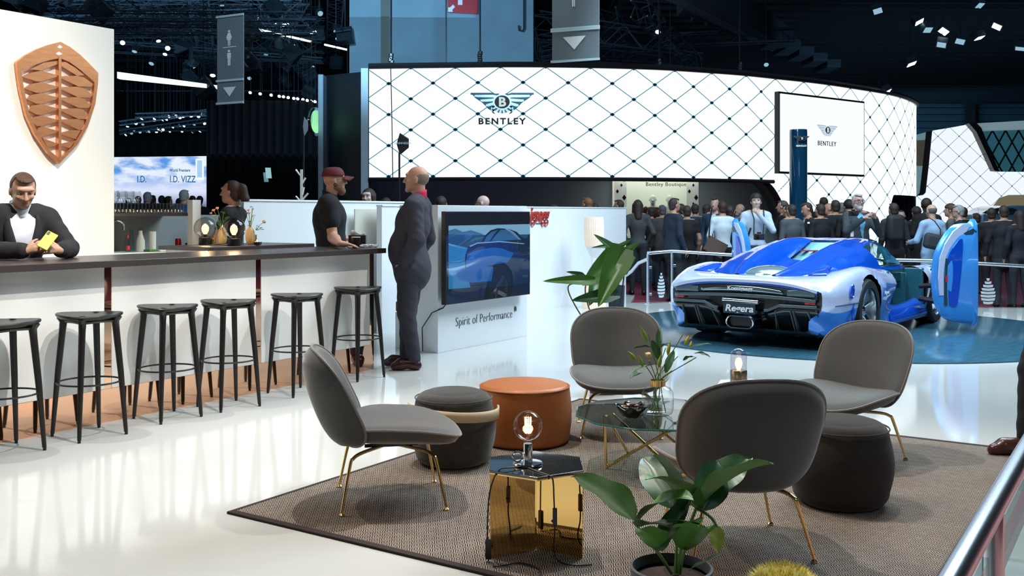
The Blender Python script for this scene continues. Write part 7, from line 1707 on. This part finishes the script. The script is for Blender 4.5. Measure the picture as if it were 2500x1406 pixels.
def half(x):
    wm, ws, zs, zc, zw, zb, wb = f_wmid(x), f_wsho(x), f_zsho(x), f_zcen(x), f_zwid(x), f_zbot(x), f_wbot(x)
    tuck = .05 * math.exp(-((x - 2.35) / .55) ** 2)
    return [(0, zb), (wb * .5, zb), (wb - .03, zb), (wb, zb + .02), (wb + .01 - tuck, zb + .12), (wm - .015 - tuck * 1.6, (zw + zb) / 2 + .03), (wm - tuck * .3, zw - .03), (wm - .01, zw + .045), ((wm + ws) / 2 + .015, zs - .045), (ws + .02, zs - .006), (ws - .06, zs), (ws * .72, zs * .45 + zc * .55), (ws * .4, zc), (0, zc)]
def smooth_poly(pts, n):
    P_ = [Vector((a, b, 0)) for a, b in pts]; o = cr(P_, 6); L_ = [0]
    for a, b in zip(o, o[1:]): L_.append(L_[-1] + (b - a).length)
    out_ = []
    for k in range(n):
        t = L_[-1] * k / (n - 1); i = min(max(0, next((q for q in range(len(L_)) if L_[q] > t), len(L_)) - 1), len(o) - 2); u = (t - L_[i]) / max(1e-9, L_[i + 1] - L_[i]); out_.append(o[i].lerp(o[i + 1], u))
    return out_
WR, WF = (.95, .355), (3.62, .34)   # axle x, tyre radius
ARCH = ((.95, .352, .395), (3.62, .338, .375))
def car_shell(name, x0, x1, nx, prof, n, mats, matf, keepf=None, arches=True, rear_lean=0, solid=0):
    V_ = []; nn = 2 * n - 1
    xs_ = [x0 + (x1 - x0) * i / (nx - 1) for i in range(nx)]
    for x in xs_:
        h_ = smooth_poly(prof(x), n); ring = [(-p.x, p.y) for p in h_][::-1][:0] + [(-p.x, p.y) for p in h_[::-1]][:0]
        left = [(p.x, p.y) for p in h_]      # bottom centre -> side -> top centre
        ring = [(-a, b) for a, b in left] + [(a, b) for a, b in left[::-1][1:]]
        for a, b in ring: V_.append([x, a, b])
    V_ = np.array(V_, float)
    def inside(p): return any((p[0] - ax) ** 2 + (p[2] - az) ** 2 < r * r and p[2] < 1 and abs(p[1]) > .45 for ax, az, r in ARCH)
    F_, M_ = [], []
    for i in range(nx - 1):
        for k in range(nn - 1):
            q = (i * nn + k, (i + 1) * nn + k, (i + 1) * nn + k + 1, i * nn + k + 1); c = V_[list(q)].mean(0)
            if arches and inside(c): continue
            if keepf and not keepf(c): continue
            F_.append(q); M_.append(matf(c))
    if arches:
        used = set(v for q in F_ for v in q)
        cntv = {}
        for q in F_:
            for v in q: cntv[v] = cntv.get(v, 0) + 1
        for v in used:
            p = V_[v]
            for ax, az, r in ARCH:
                d = math.hypot(p[0] - ax, p[2] - az)
                if cntv[v] < 4 and abs(d - r) < .05 and abs(p[1]) > .45 and p[2] > .16: p[0] = ax + (p[0] - ax) * r / d; p[2] = az + (p[2] - az) * r / d
    m = MB(); m.v = [tuple(v) for v in V_]; m.f = F_; m.m = M_
    return m.build(name, mats, car, ang=50, solid=solid)
DOOR = (2.02, 3.18)
def keep_body(c):
    x, y, z = c
    if y < -.55 and DOOR[0] + (.70 - z) * -.25 < x < DOOR[1] and .27 < z and abs(y) > .62: return False
    if y > .55 and DOOR[0] < x < DOOR[1] and .27 < z and abs(y) > .62: return False
    if z > .60 and abs(y) < .60 and .5 < x < 3.4: return False    # under the canopy
    return True
def body_mat(c):
    x, y, z = c
    if z < f_zbot(x) + .015: return 2
    if x < .9 and z < .40 and abs(y) > .7: return 1
    if z < .34 and x > 1.2: return 1
    if 1.35 < x < 2.1 and z < .60: return 1
    return 0
car_shell('body', .0, 4.56, 190, half, 46, [M_pale_car, M_midb, M_carb], body_mat, keep_body)
# blue canopy / engine cover with flying buttresses and centre valley
CX_ = [.28, .5, .8, 1.2, 1.6, 2.0, 2.3, 2.6, 2.9, 3.2, 3.5]
cz = lambda x: float(np.interp(x, CX_, [.745, .80, .875, .965, 1.035, 1.085, 1.10, 1.09, 1.02, .90, .765]))
cw = lambda x: float(np.interp(x, CX_, [.46, .60, .70, .755, .775, .775, .765, .75, .72, .66, .56]))
ct__ = lambda x: float(np.interp(x, CX_, [.15, .13, .17, .20, .20, .13, .035, .0, 0, 0, 0]))   # depth of centre valley
zb_ = lambda x: float(np.interp(x, CX_, [.72, .76, .79, .79, .78, .77, .76, .755, .75, .74, .735]))
def canopy(x):
    h_, w_, v_, b_ = cz(x), cw(x), ct__(x), zb_(x); dz = h_ - b_
    return [(w_ + .03, b_ - .03), (w_, b_ + .005), (w_ - .05, b_ + dz * .38), (w_ - .16, b_ + dz * .78), (w_ * .56, h_ - .010), (w_ * .42, h_), (w_ * .30, h_ - v_ * .45 - .004), (w_ * .2, h_ - v_ * .9), (0, h_ - v_)]
def can_mat(c):
    x, y, z = c
    return 0
def keep_can(c):
    x, y, z = c; h_, b_ = cz(x), zb_(x)
    if x > 2.62 and abs(y) < cw(x) * .62 + .02: return False                 # windscreen opening
    if 2.02 + (z - .76) * -.55 + .0 < x < 3.45 and b_ + .012 < z < h_ - .062 and abs(y) > cw(x) * .5 and x < 2.72 + (h_ - z) * .9 + .35: 
        return False   # side window
    if 1.62 < x < 2.28 and abs(y) < .17: return False      # rear window
    if .42 < x < .90 and abs(y) < .18: return False        # engine glass
    return True
car_shell('canopy', .28, 3.5, 150, canopy, 44, [M_bluec], can_mat, keep_can, arches=False)
# smooth glass under the openings
def gcan(x): return [(a - .018, b - .016) for a, b in canopy(x)[:-1]] + [(0, canopy(x)[-1][1] - .016)]
car_shell('windscreen', 2.5, 3.48, 40, gcan, 24, [M_win], lambda c: 0, lambda c: abs(c[1]) < cw(c[0]) * .75, arches=False)
car_shell('side_window', 1.9, 2.75, 40, gcan, 30, [M_win], lambda c: 0, lambda c: c[1] > .3 and zb_(c[0]) < c[2] < cz(c[0]) - .03, arches=False)
MB().grid(lambda u, v: Vector((1.58 + .74 * u, -.19 + .38 * v, canopy(1.58 + .74 * u)[-1][1] - .022)), 14, 3).build('rear_window', mat('teal_glass', (.25, .60, .68), rough=.08, coat=1), car, solid=.006)
0 and car_shell('engine_cover_glass', .30, 1.0, 30, gcan, 24, [mat('engine_glass', (.42, .58, .62), rough=.08, metal=.7, coat=1)], lambda c: 0, lambda c: abs(c[1]) < .25, arches=False)
m = MB().lathe([(1, 0), (.97, .25), (.88, .48), (.72, .70), (.5, .87), (.25, .97), (.01, 1)], 32, capt=False); o = m.build('engine_dome', mat('engine_glass', (.30, .45, .50), rough=.08, metal=.6, coat=1), car); o.location = (.66, 0, .715); o.scale = (.36, .27, .115)
m = MB()
for y in (-.10, 0, .10): m.box((1.93, y, .948), (.2, .05, .012))
m.build('red_vents', mat('vent_red', (.35, .02, .03), rough=.4), car)
# A pillar frames
m = MB()
for sy in (-1, 1):
    pts = [(x, sy * (cw(x) * .60 + .03), cz(x) - .02) for x in (2.50, 2.7, 2.9, 3.1, 3.3, 3.45)]
    m.tube(cr(pts, 4), .016, 8)
    m.tube(cr([(2.02, sy * .72, .79), (2.10, sy * .66, .90), (2.30, sy * .585, 1.03), (2.55, sy * .55, 1.055)], 5), .010, 8)
    m.tube(cr([(2.02, sy * .745, .785), (2.5, sy * .745, .775), (3.1, sy * .69, .76)], 5), .009, 8)
m.build('pillar_trim', mat('teal_black', (.012, .05, .06), rough=.2, coat=1), car)
# windscreen wiper, mirrors are with the doors; interior tub
m = MB(); m.box((2.60, 0, .20), (1.25, 1.5, .10)); m.box((2.0, 0, .50), (.08, 1.3, .55)); m.box((3.25, 0, .45), (.14, 1.45, .42)); m.box((2.6, 0, .36), (1.1, .18, .24))
m.box((3.62, 0, .42), (.80, 1.25, .50)); m.box((3.215, 0, .42), (.06, 1.84, .60)); m.box((1.90, 0, .45), (.08, 1.80, .58)); m.build('cabin_tub', M_teali, car, bevel=.02)
for y in (-.42, .42):
    m = MB(); m.grid(lambda u, v: Vector((2.12 + .18 * (1 - v) ** 1.5 + .03 * math.cos(u * 6.28), y + (u - .5) * .46, .30 + v * .58 - .05 * (2 * u - 1) ** 2)), 12, 10); m.grid(lambda u, v: Vector((2.25 + v * .48, y + (u - .5) * .48, .33 + .07 * (2 * u - 1) ** 2 + .03 * v)), 12, 8)
    m.build('seat', mat('dark_teal_leather', (.01, .05, .06), rough=.35), car, solid=.06)
m = MB(); m.tube([(2.98, -.42 + .16 * math.cos(a), .66 + .16 * math.sin(a)) for a in [2 * math.pi * k / 24 for k in range(24)]], .014, 8, closed=True); m.box((3.05, -.42, .66), (.1, .06, .06)); m.box((3.12, 0, .60), (.12, 1.3, .10)); m.build('dashboard', mat('dark_teal_leather', (0, 0, 0)), car)
# blue sills
for sy in (-1, 1):
    m = MB()
    m.grid(lambda u, v: Vector((1.85 + 1.45 * u, sy * (.80 + .14 * math.sin(v * 1.57)), .30 - .17 * v ** 1.5 + .05 * (1 - math.sin(u * 3.14)) * (1 - v))), 24, 8); m.build('sill', M_bluec, car, solid=.02)
# rear fascia -----------------------------------------------------------
def rx(y): return .02 + .10 * (abs(y) / .9) ** 3.5      # tail surface position
def rpan(name, pts, m_, off=0.0, th=.02, par=None):
    """panel on the tail, pts (y,z)"""
    mb = MB(); n = len(pts); vs = [(rx(y) - off, y, z) for y, z in pts]; vs2 = [(rx(y) - off + th, y, z) for y, z in pts]
    mb.add(vs + vs2, [tuple(range(n)), tuple(range(2 * n - 1, n - 1, -1))] + [(i, n + i, n + (i + 1) % n, (i + 1) % n) for i in range(n)]); return mb.build(name, m_, par or car, smooth=False)
# tail cap closes the shell
m = MB(); h0 = smooth_poly(half(0), 46); ring = [(-p.x, p.y) for p in h0] + [(p.x, p.y) for p in h0[::-1][1:]]
m.add([(0.0 + .0, a, max(b, .40)) for a, b in ring] + [(-.0, 0, .5)], [(i, i + 1, len(ring)) for i in range(len(ring) - 1)]); m.build('tail_cap', M_carb, car, smooth=False)
def arcx(y, z, d=0): return (-.02 - .045 * (1 - (abs(y) / .84) ** 2) - d, y, z)
def band(name, f0, f1, y0, y1, m_, d=0, n=30, th=.02, dd=0):
    mb = MB(); mb.grid(lambda u, v: Vector(arcx(y0 + (y1 - y0) * u, f0(y0 + (y1 - y0) * u) * (1 - v) + f1(y0 + (y1 - y0) * u) * v, d + dd * v)), n, 4); return mb.build(name, m_, car, solid=th)
lip = lambda y: .690 - .10 * (abs(y) / .84) ** 3
band('tail_lip', lambda y: lip(y) - .012, lambda y: lip(y) + .022, -.80, .80, M_pale_car, .012, th=.03)
band('tail_lip_lower', lambda y: lip(y) - .030, lambda y: lip(y) - .010, -.80, .80, M_bluec, .006)
band('upper_grille', lambda y: .57 - .05 * (abs(y) / .84) ** 2, lambda y: lip(y) - .035, -.80, .80, mat('dark_mesh', (.010, .02, .026), rough=.5), -.002)
band('chrome_bar', lambda y: .585 - .02 * (abs(y) / .5) ** 2, lambda y: .640 - .045 * (abs(y) / .5) ** 2, -.46, .46, mat('dark_chrome', (.30, .38, .42), rough=.15, metal=1), .012)
band('middle_bar', lambda y: .525 - .03 * (abs(y) / .8) ** 2, lambda y: .560 - .03 * (abs(y) / .8) ** 2, -.79, .79, mat('grey_satin', (.06, .09, .105), rough=.25, coat=.5), .018)
for sy in (-1, 1):
    band('lamp_pod', lambda y: .555, lambda y: .625 - .04 * abs(abs(y) - .6) * 3, sy * .50, sy * .78, mat('lamp_smoke', (.06, .10, .12), rough=.12, coat=1), .008)
    o = band('tail_light', lambda y: .480, lambda y: .508, sy * .68, sy * .78, M_red, .008)
    band('diffuser_frame', lambda y: .385 + .055 * min(1, max(0, (abs(y) - .30) / .12)), lambda y: .415 + .055 * min(1, max(0, (abs(y) - .30) / .12)), sy * .26, sy * .80, mat('grey_satin', (0, 0, 0)), .022)
    mb = MB(); mb.grid(lambda u, v: Vector((-.03 + .22 * (1 - v), sy * (.27 + .53 * u), .16 + v * (.20 + .06 * min(1, u * 3)))), 16, 6); mb.build('diffuser_panel', M_carb, car, solid=.015)
    for q, sl in ((.36, .05), (.52, .0), (.55, .0), (.70, -.05)):
        mb = MB(); mb.add([(-.05, sy * q, .40), (.12, sy * (q - sl), .13), (.20, sy * (q - sl), .13), (.02, sy * q, .40), (-.05, sy * (q + .008), .40), (.12, sy * (q - sl + .008), .13), (.20, sy * (q - sl + .008), .13), (.02, sy * (q + .008), .40)], [(0, 1, 2, 3), (7, 6, 5, 4), (0, 4, 5, 1), (1, 5, 6, 2), (2, 6, 7, 3), (3, 7, 4, 0)])
        mb.build('diffuser_fin', mat('fin_grey', (.13, .18, .20), rough=.25, coat=.5), car, smooth=False)
tp_ = MB(); tp_.tube([(-.085, -.20, .480), (-.085, .20, .488)], .022, 12); tp_.build('chrome_handle', M_chrome, car)
def stadium(w, h_, x, zc, n=10, yo=0): 
    r = h_ / 2; a = w / 2 - r
    return [(x, yo + a + r * math.cos(t), zc + r * math.sin(t)) for t in [-math.pi / 2 + math.pi * i / n for i in range(n + 1)]] + [(x, yo - a + r * math.cos(t), zc + r * math.sin(t)) for t in [math.pi / 2 + math.pi * i / n for i in range(n + 1)]]
ex = MB(); ex.tube(stadium(.30, .125, -.10, .265), .010, 8, closed=True); eo = ex.build('exhaust', M_chrome, car)
ex = MB(); a = stadium(.30, .125, -.10, .265); b = stadium(.36, .16, .05, .265); n = len(a); ex.add(a + b, [(i, (i + 1) % n, n + (i + 1) % n, n + i) for i in range(n)]); ex.build('exhaust_sleeve', mat('dark_chrome', (1, 1, 1)), eo)
ex = MB(); ex.add(stadium(.27, .10, -.06, .265), [tuple(range(n))]); ex.build('exhaust_bore', M_black, eo, smooth=False)
pl_ = MB(); pl_.box((-.115, 0, .408), (.012, .36, .115)); po = pl_.build('number_plate', mat('plate_dark', (.02, .035, .055), rough=.3), car, bevel=.006)
text('lettering', 'Regera', .098, fr((-.1225, .0, .375), (0, -1, 0), (0, 0, 1)), mat('plate_letter', (.75, .78, .82), rough=.4), po, shear=.18, sx=1.15, bold=.0022, space=1.0)
text('maker_lettering', 'Koenigsegg', .052, fr((-.098, 0, .597), (0, -1, 0), (0, 0, 1)), mat('plate_letter', (0, 0, 0)), car, space=1.0, sx=1.2, bold=.001)
# tail underside fill
MB().box((.66, 0, .25), (.55, 1.2, .24)).build('rear_core', M_carb, car, bevel=.03)
# blue side deck inserts left and right
for sy in (-1, 1):
    m = MB(); m.grid(lambda u, v: Vector((.34 + .6 * u, sy * (.56 + .20 * v * (1 - .75 * u)), f_zsho(.34 + u) * (.6 + .4 * v) + f_zcen(.34 + u) * (.4 - .4 * v) + .004)), 16, 5); m.build('deck_insert', M_bluec, car, solid=.012)
    # side scoops
    m = MB(); m.grid(lambda u, v: Vector((1.05 - .42 * v - .0, sy * (1.026 - .055 * math.sin(3.14 * u) * (1 - v)), .62 + .07 * (u - .5) * 2 * (1 - .5 * v) + 0)), 10, 8)
    s_ = MB(); s_.lathe([(.001, 0), (.035, .001), (.042, .012), (.046, .002)], 20, sy=1.75); so = s_.build('intake', M_bluec, car); so.location = (.40, sy * 1.002, .60); so.rotation_euler = (R(90) * -sy, R(12), 0); so.scale = (1, 1.0, 1)
    m = MB(); m.tube(cr([(.50, sy * .992, .50), (.44, sy * 1.0, .42), (.44, sy * .996, .30), (.50, sy * .985, .20), (.34, sy * .955, .17)], 6), [.006] * 6 + [.014] * 13 + [.004] * 6, 8); m.build('lower_slot', M_bluec, car)
    m = MB(); m.tube([(.12, sy * .93, .462), (.30, sy * .985, .468), (.58, sy * 1.016, .472)], .005, 6); m.build('shut_line', mat('line_dark', (.02, .05, .15), rough=.4), car)
    text('side_lettering', 'Regera', .06, fr((1.52 if sy < 0 else 1.70, sy * 1.0, .50), (-sy, 0, 0) if sy > 0 else (1, 0, 0), Z), mat('plate_letter', (0, 0, 0)), car, shear=.3) 
# side fin ahead of rear wheel

# wheels
def wheel(loc, side, r, w):
    t = bpy.data.objects.new('wheel', None); C.objects.link(t); t.parent = car; t.location = loc; t.rotation_euler = (R(90) * (1 if side > 0 else -1), 0, 0)   # local +z = outward... 
    sgn = -1
    pr = [(r * .72, -w / 2), (r * .93, -w / 2), (r * .985, -w * .42), (r, -w * .3), (r, w * .3), (r * .985, w * .42), (r * .93, w / 2), (r * .72, w / 2), (r * .70, w * .40), (r * .70, -w * .40)]
    m = MB(); m.lathe(pr + [pr[0]], 56, capb=False, capt=False); m.build('tyre', M_tyre, t, ang=40)
    m = MB(); m.lathe([(r * .70, -w * .45), (r * .72, w * .44), (r * .69, w * .45), (r * .66, w * .30), (r * .64, -w * .3)], 48, capb=False, capt=False); m.build('rim', M_steel, t)
    m = MB()
    for k in range(5):
        a = 2 * math.pi * k / 5 + .3; c_, s_ = math.cos(a), math.sin(a); p = lambda q, l: (c_ * q - s_ * l, s_ * q + c_ * l)
        m.add([(*p(.05, -.030), w * .30), (*p(.05, .030), w * .30), (*p(r * .68, .045), w * .42), (*p(r * .68, -.018), w * .42), (*p(.05, -.030), w * .12), (*p(.05, .030), w * .12), (*p(r * .68, .045), w * .3), (*p(r * .68, -.018), w * .3)], [(0, 3, 2, 1), (4, 5, 6, 7), (0, 1, 5, 4), (1, 2, 6, 5), (2, 3, 7, 6), (3, 0, 4, 7)])
    m.build('spokes', M_chrome, t, bevel=.004); m = MB(); m.lathe([(.055, .0), (.055, w * .30), (.035, w * .34), (.001, w * .345)], 20); m.build('hub', M_chrome, t)
    m = MB(); m.lathe([(r * .52, -.01), (r * .52, .01), (.05, .012)], 40); m.build('brake_disc', M_steel, t)
    return t
for sy in (-1, 1):
    wheel((.95, sy * .835, .352), -sy, .352, .34); wheel((3.62, sy * .845, .338), -sy, .338, .26)
    m = MB()
    for ax, az, r in ARCH: 
        mm_ = MB(); n = 26; mm_.grid(lambda u, v: Vector((ax + (r + .005) * math.cos(math.pi * (1.12 * u - .06)), sy * (.55 + .36 * v), az + (r + .005) * math.sin(math.pi * (1.12 * u - .06)))), n, 3); m.add(mm_.v, mm_.f)
    m.build('wheel_arch_liner', M_black, car)
# open dihedral doors
def door(sy, label):
    d = bpy.data.objects.new('door', None); C.objects.link(d); d.parent = car; d.location = (3.18, sy * 1.34, .66)
    d.rotation_euler = (0, R(-90) * 1.0, R(-6) * sy)          # door swung up: its length now stands upright
    # door coordinates: x backward along the closed door = -x ; we build along -x (length 1.2), z height, y outward
    def df(u, v):   # outer skin
        x = .55 - 1.25 * u; z = -.42 + .80 * v - .10 * (abs(u - .45) * 1.6) ** 3 * (v - .3); return Vector((x, sy * (.10 * math.sin(math.pi * v) - .05 * (u - .5) ** 2), z))
    m = MB(); m.grid(df, 26, 16); o = m.build('outer_skin', [M_midb], d, solid=.03)
    return d
for sy in (-1, 1):
    d = bpy.data.objects.new('door', None); C.objects.link(d); d.parent = car
    base = Vector((2.90, sy * 1.05, 0)); d.location = base
    # drawn directly in its raised position: local x forward, y outward*sy, z up
    # profile of the raised door in (a,z): a = distance across the door (towards the tail negative)
    prof = [(-.02, .10), (-.18, .16), (-.30, .34), (-.335, .62), (-.31, .85), (-.24, 1.02), (-.12, 1.17), (.0, 1.26), (.20, 1.28), (.27, 1.24), (.27, .16), (.20, .08)]
    ctr = cr(prof + [prof[0]], 4)[:-1]
    def P3(a, z, y): return Vector((a * .55, sy * (y + a * .62 + .30), z))
    m = MB(); n = len(ctr)
    # outer skin (pale), crowned
    rings = []
    for s_, y_ in ((1.0, .0), (1.0, .045), (.93, .085), (.6, .115), (.0, .125)):
        rings.append([P3(-.03 + (p.x + .03) * s_, .68 + (p.y - .68) * s_, y_) for p in ctr])
    def rq(rings_, mi):
        mb = MB()
        for r_ in rings_: mb.v += [tuple(q) for q in r_]
        mb.f = [(i * n + k, i * n + (k + 1) % n, (i + 1) * n + (k + 1) % n, (i + 1) * n + k) for i in range(len(rings_) - 1) for k in range(n)]; mb.m = [mi] * len(mb.f); return mb
    rq(rings, 0).build('outer_skin', mat('door_sky_blue', (.06, .33, .86), rough=.2, coat=1, metal=.3), d, ang=60)
    inn = [[P3(-.03 + (p.x + .03) * s_, .68 + (p.y - .68) * s_, y_) for p in ctr] for s_, y_ in ((1.0, .0), (.94, -.012), (.0, -.02))]
    rq(inn, 0).build('inner_skin', mat('dark_teal_leather', (0, 0, 0)), d, ang=60)
    # dark blue panel, pale leading strip, glass at the top
    panel = [(-.20, .30), (-.235, .62), (-.215, .88), (-.14, 1.02), (-.04, 1.09), (-.05, .80), (-.085, .5), (-.12, .30)]
    pc_ = cr([(a, z, 0) for a, z in panel] + [(panel[0][0], panel[0][1], 0)], 3)[:-1]
    MB().poly([P3(p.x, p.y, .128 - .7 * (p.x + .03) ** 2) for p in pc_], Vector((0, sy * .006, 0))).build('blue_panel', M_bluec, d, smooth=False)
    for nm_, prr, mm, yo in (('pale_strip', [(-.325, .42), (-.345, .62), (-.325, .86), (-.25, 1.03), (-.13, 1.18), (.0, 1.265), (.14, 1.275), (.0, 1.10), (-.10, 1.04), (-.19, .94), (-.245, .80), (-.27, .62), (-.27, .42)], M_pale_car, .085),
                         ('dark_edge', [(-.27, .30), (-.275, .62), (-.25, .86), (-.225, .86), (-.245, .62), (-.235, .30)], mat('teal_black', (0, 0, 0)), .10), ('marker_light', [(-.262, .58), (-.262, .66), (-.245, .66), (-.245, .58)], M_red, .108)):
        MB().poly([P3(a, z, yo) for a, z in prr], Vector((0, sy * .012, 0))).build(nm_, mm, d, smooth=False)
    MB().poly([P3(a, z, .05) for a, z in [(.02, 1.16), (.16, 1.22), (.22, 1.18), (.10, 1.10)]], Vector((0, sy * .05, 0))).build('door_glass', mat('tinted_window', (.02, .05, .07), rough=.05), d, smooth=False)
    m = MB(); m.tube([P3(.05, .30, -.02), Vector((.10, -sy * .12, .35))], .035, 8); m.tube([P3(.05, .55, -.02), Vector((.10, -sy * .12, .50))], .03, 8); m.build('hinge_arm', M_black, d)
for o in [o for o in bpy.data.objects if o.name.startswith('door') and o.type == 'EMPTY' and not o.children]: bpy.data.objects.remove(o)
# ================================================================ tidy: put the origin of free-standing meshes at their base
bpy.context.view_layer.update()
for o in list(C.objects):
    if o.type == 'MESH' and o.parent is None and o.data.users == 1 and o.location.length < 1e-6 and o.rotation_euler.to_quaternion().angle < 1e-6:
        c = np.empty(len(o.data.vertices) * 3, np.float32); o.data.vertices.foreach_get('co', c); c = c.reshape(-1, 3)
        b = np.array([(c[:, 0].min() + c[:, 0].max()) / 2, (c[:, 1].min() + c[:, 1].max()) / 2, c[:, 2].min()])
        if o.name.startswith(('rug', 'turntable')): continue
        o.data.transform(Matrix.Translation(-Vector(b.tolist()))); 
        for ch in o.children: ch.matrix_parent_inverse = Matrix.Translation(-Vector(b.tolist())) @ ch.matrix_parent_inverse
        o.location = b.tolist()
    if '_reo' in o: del o['_reo']
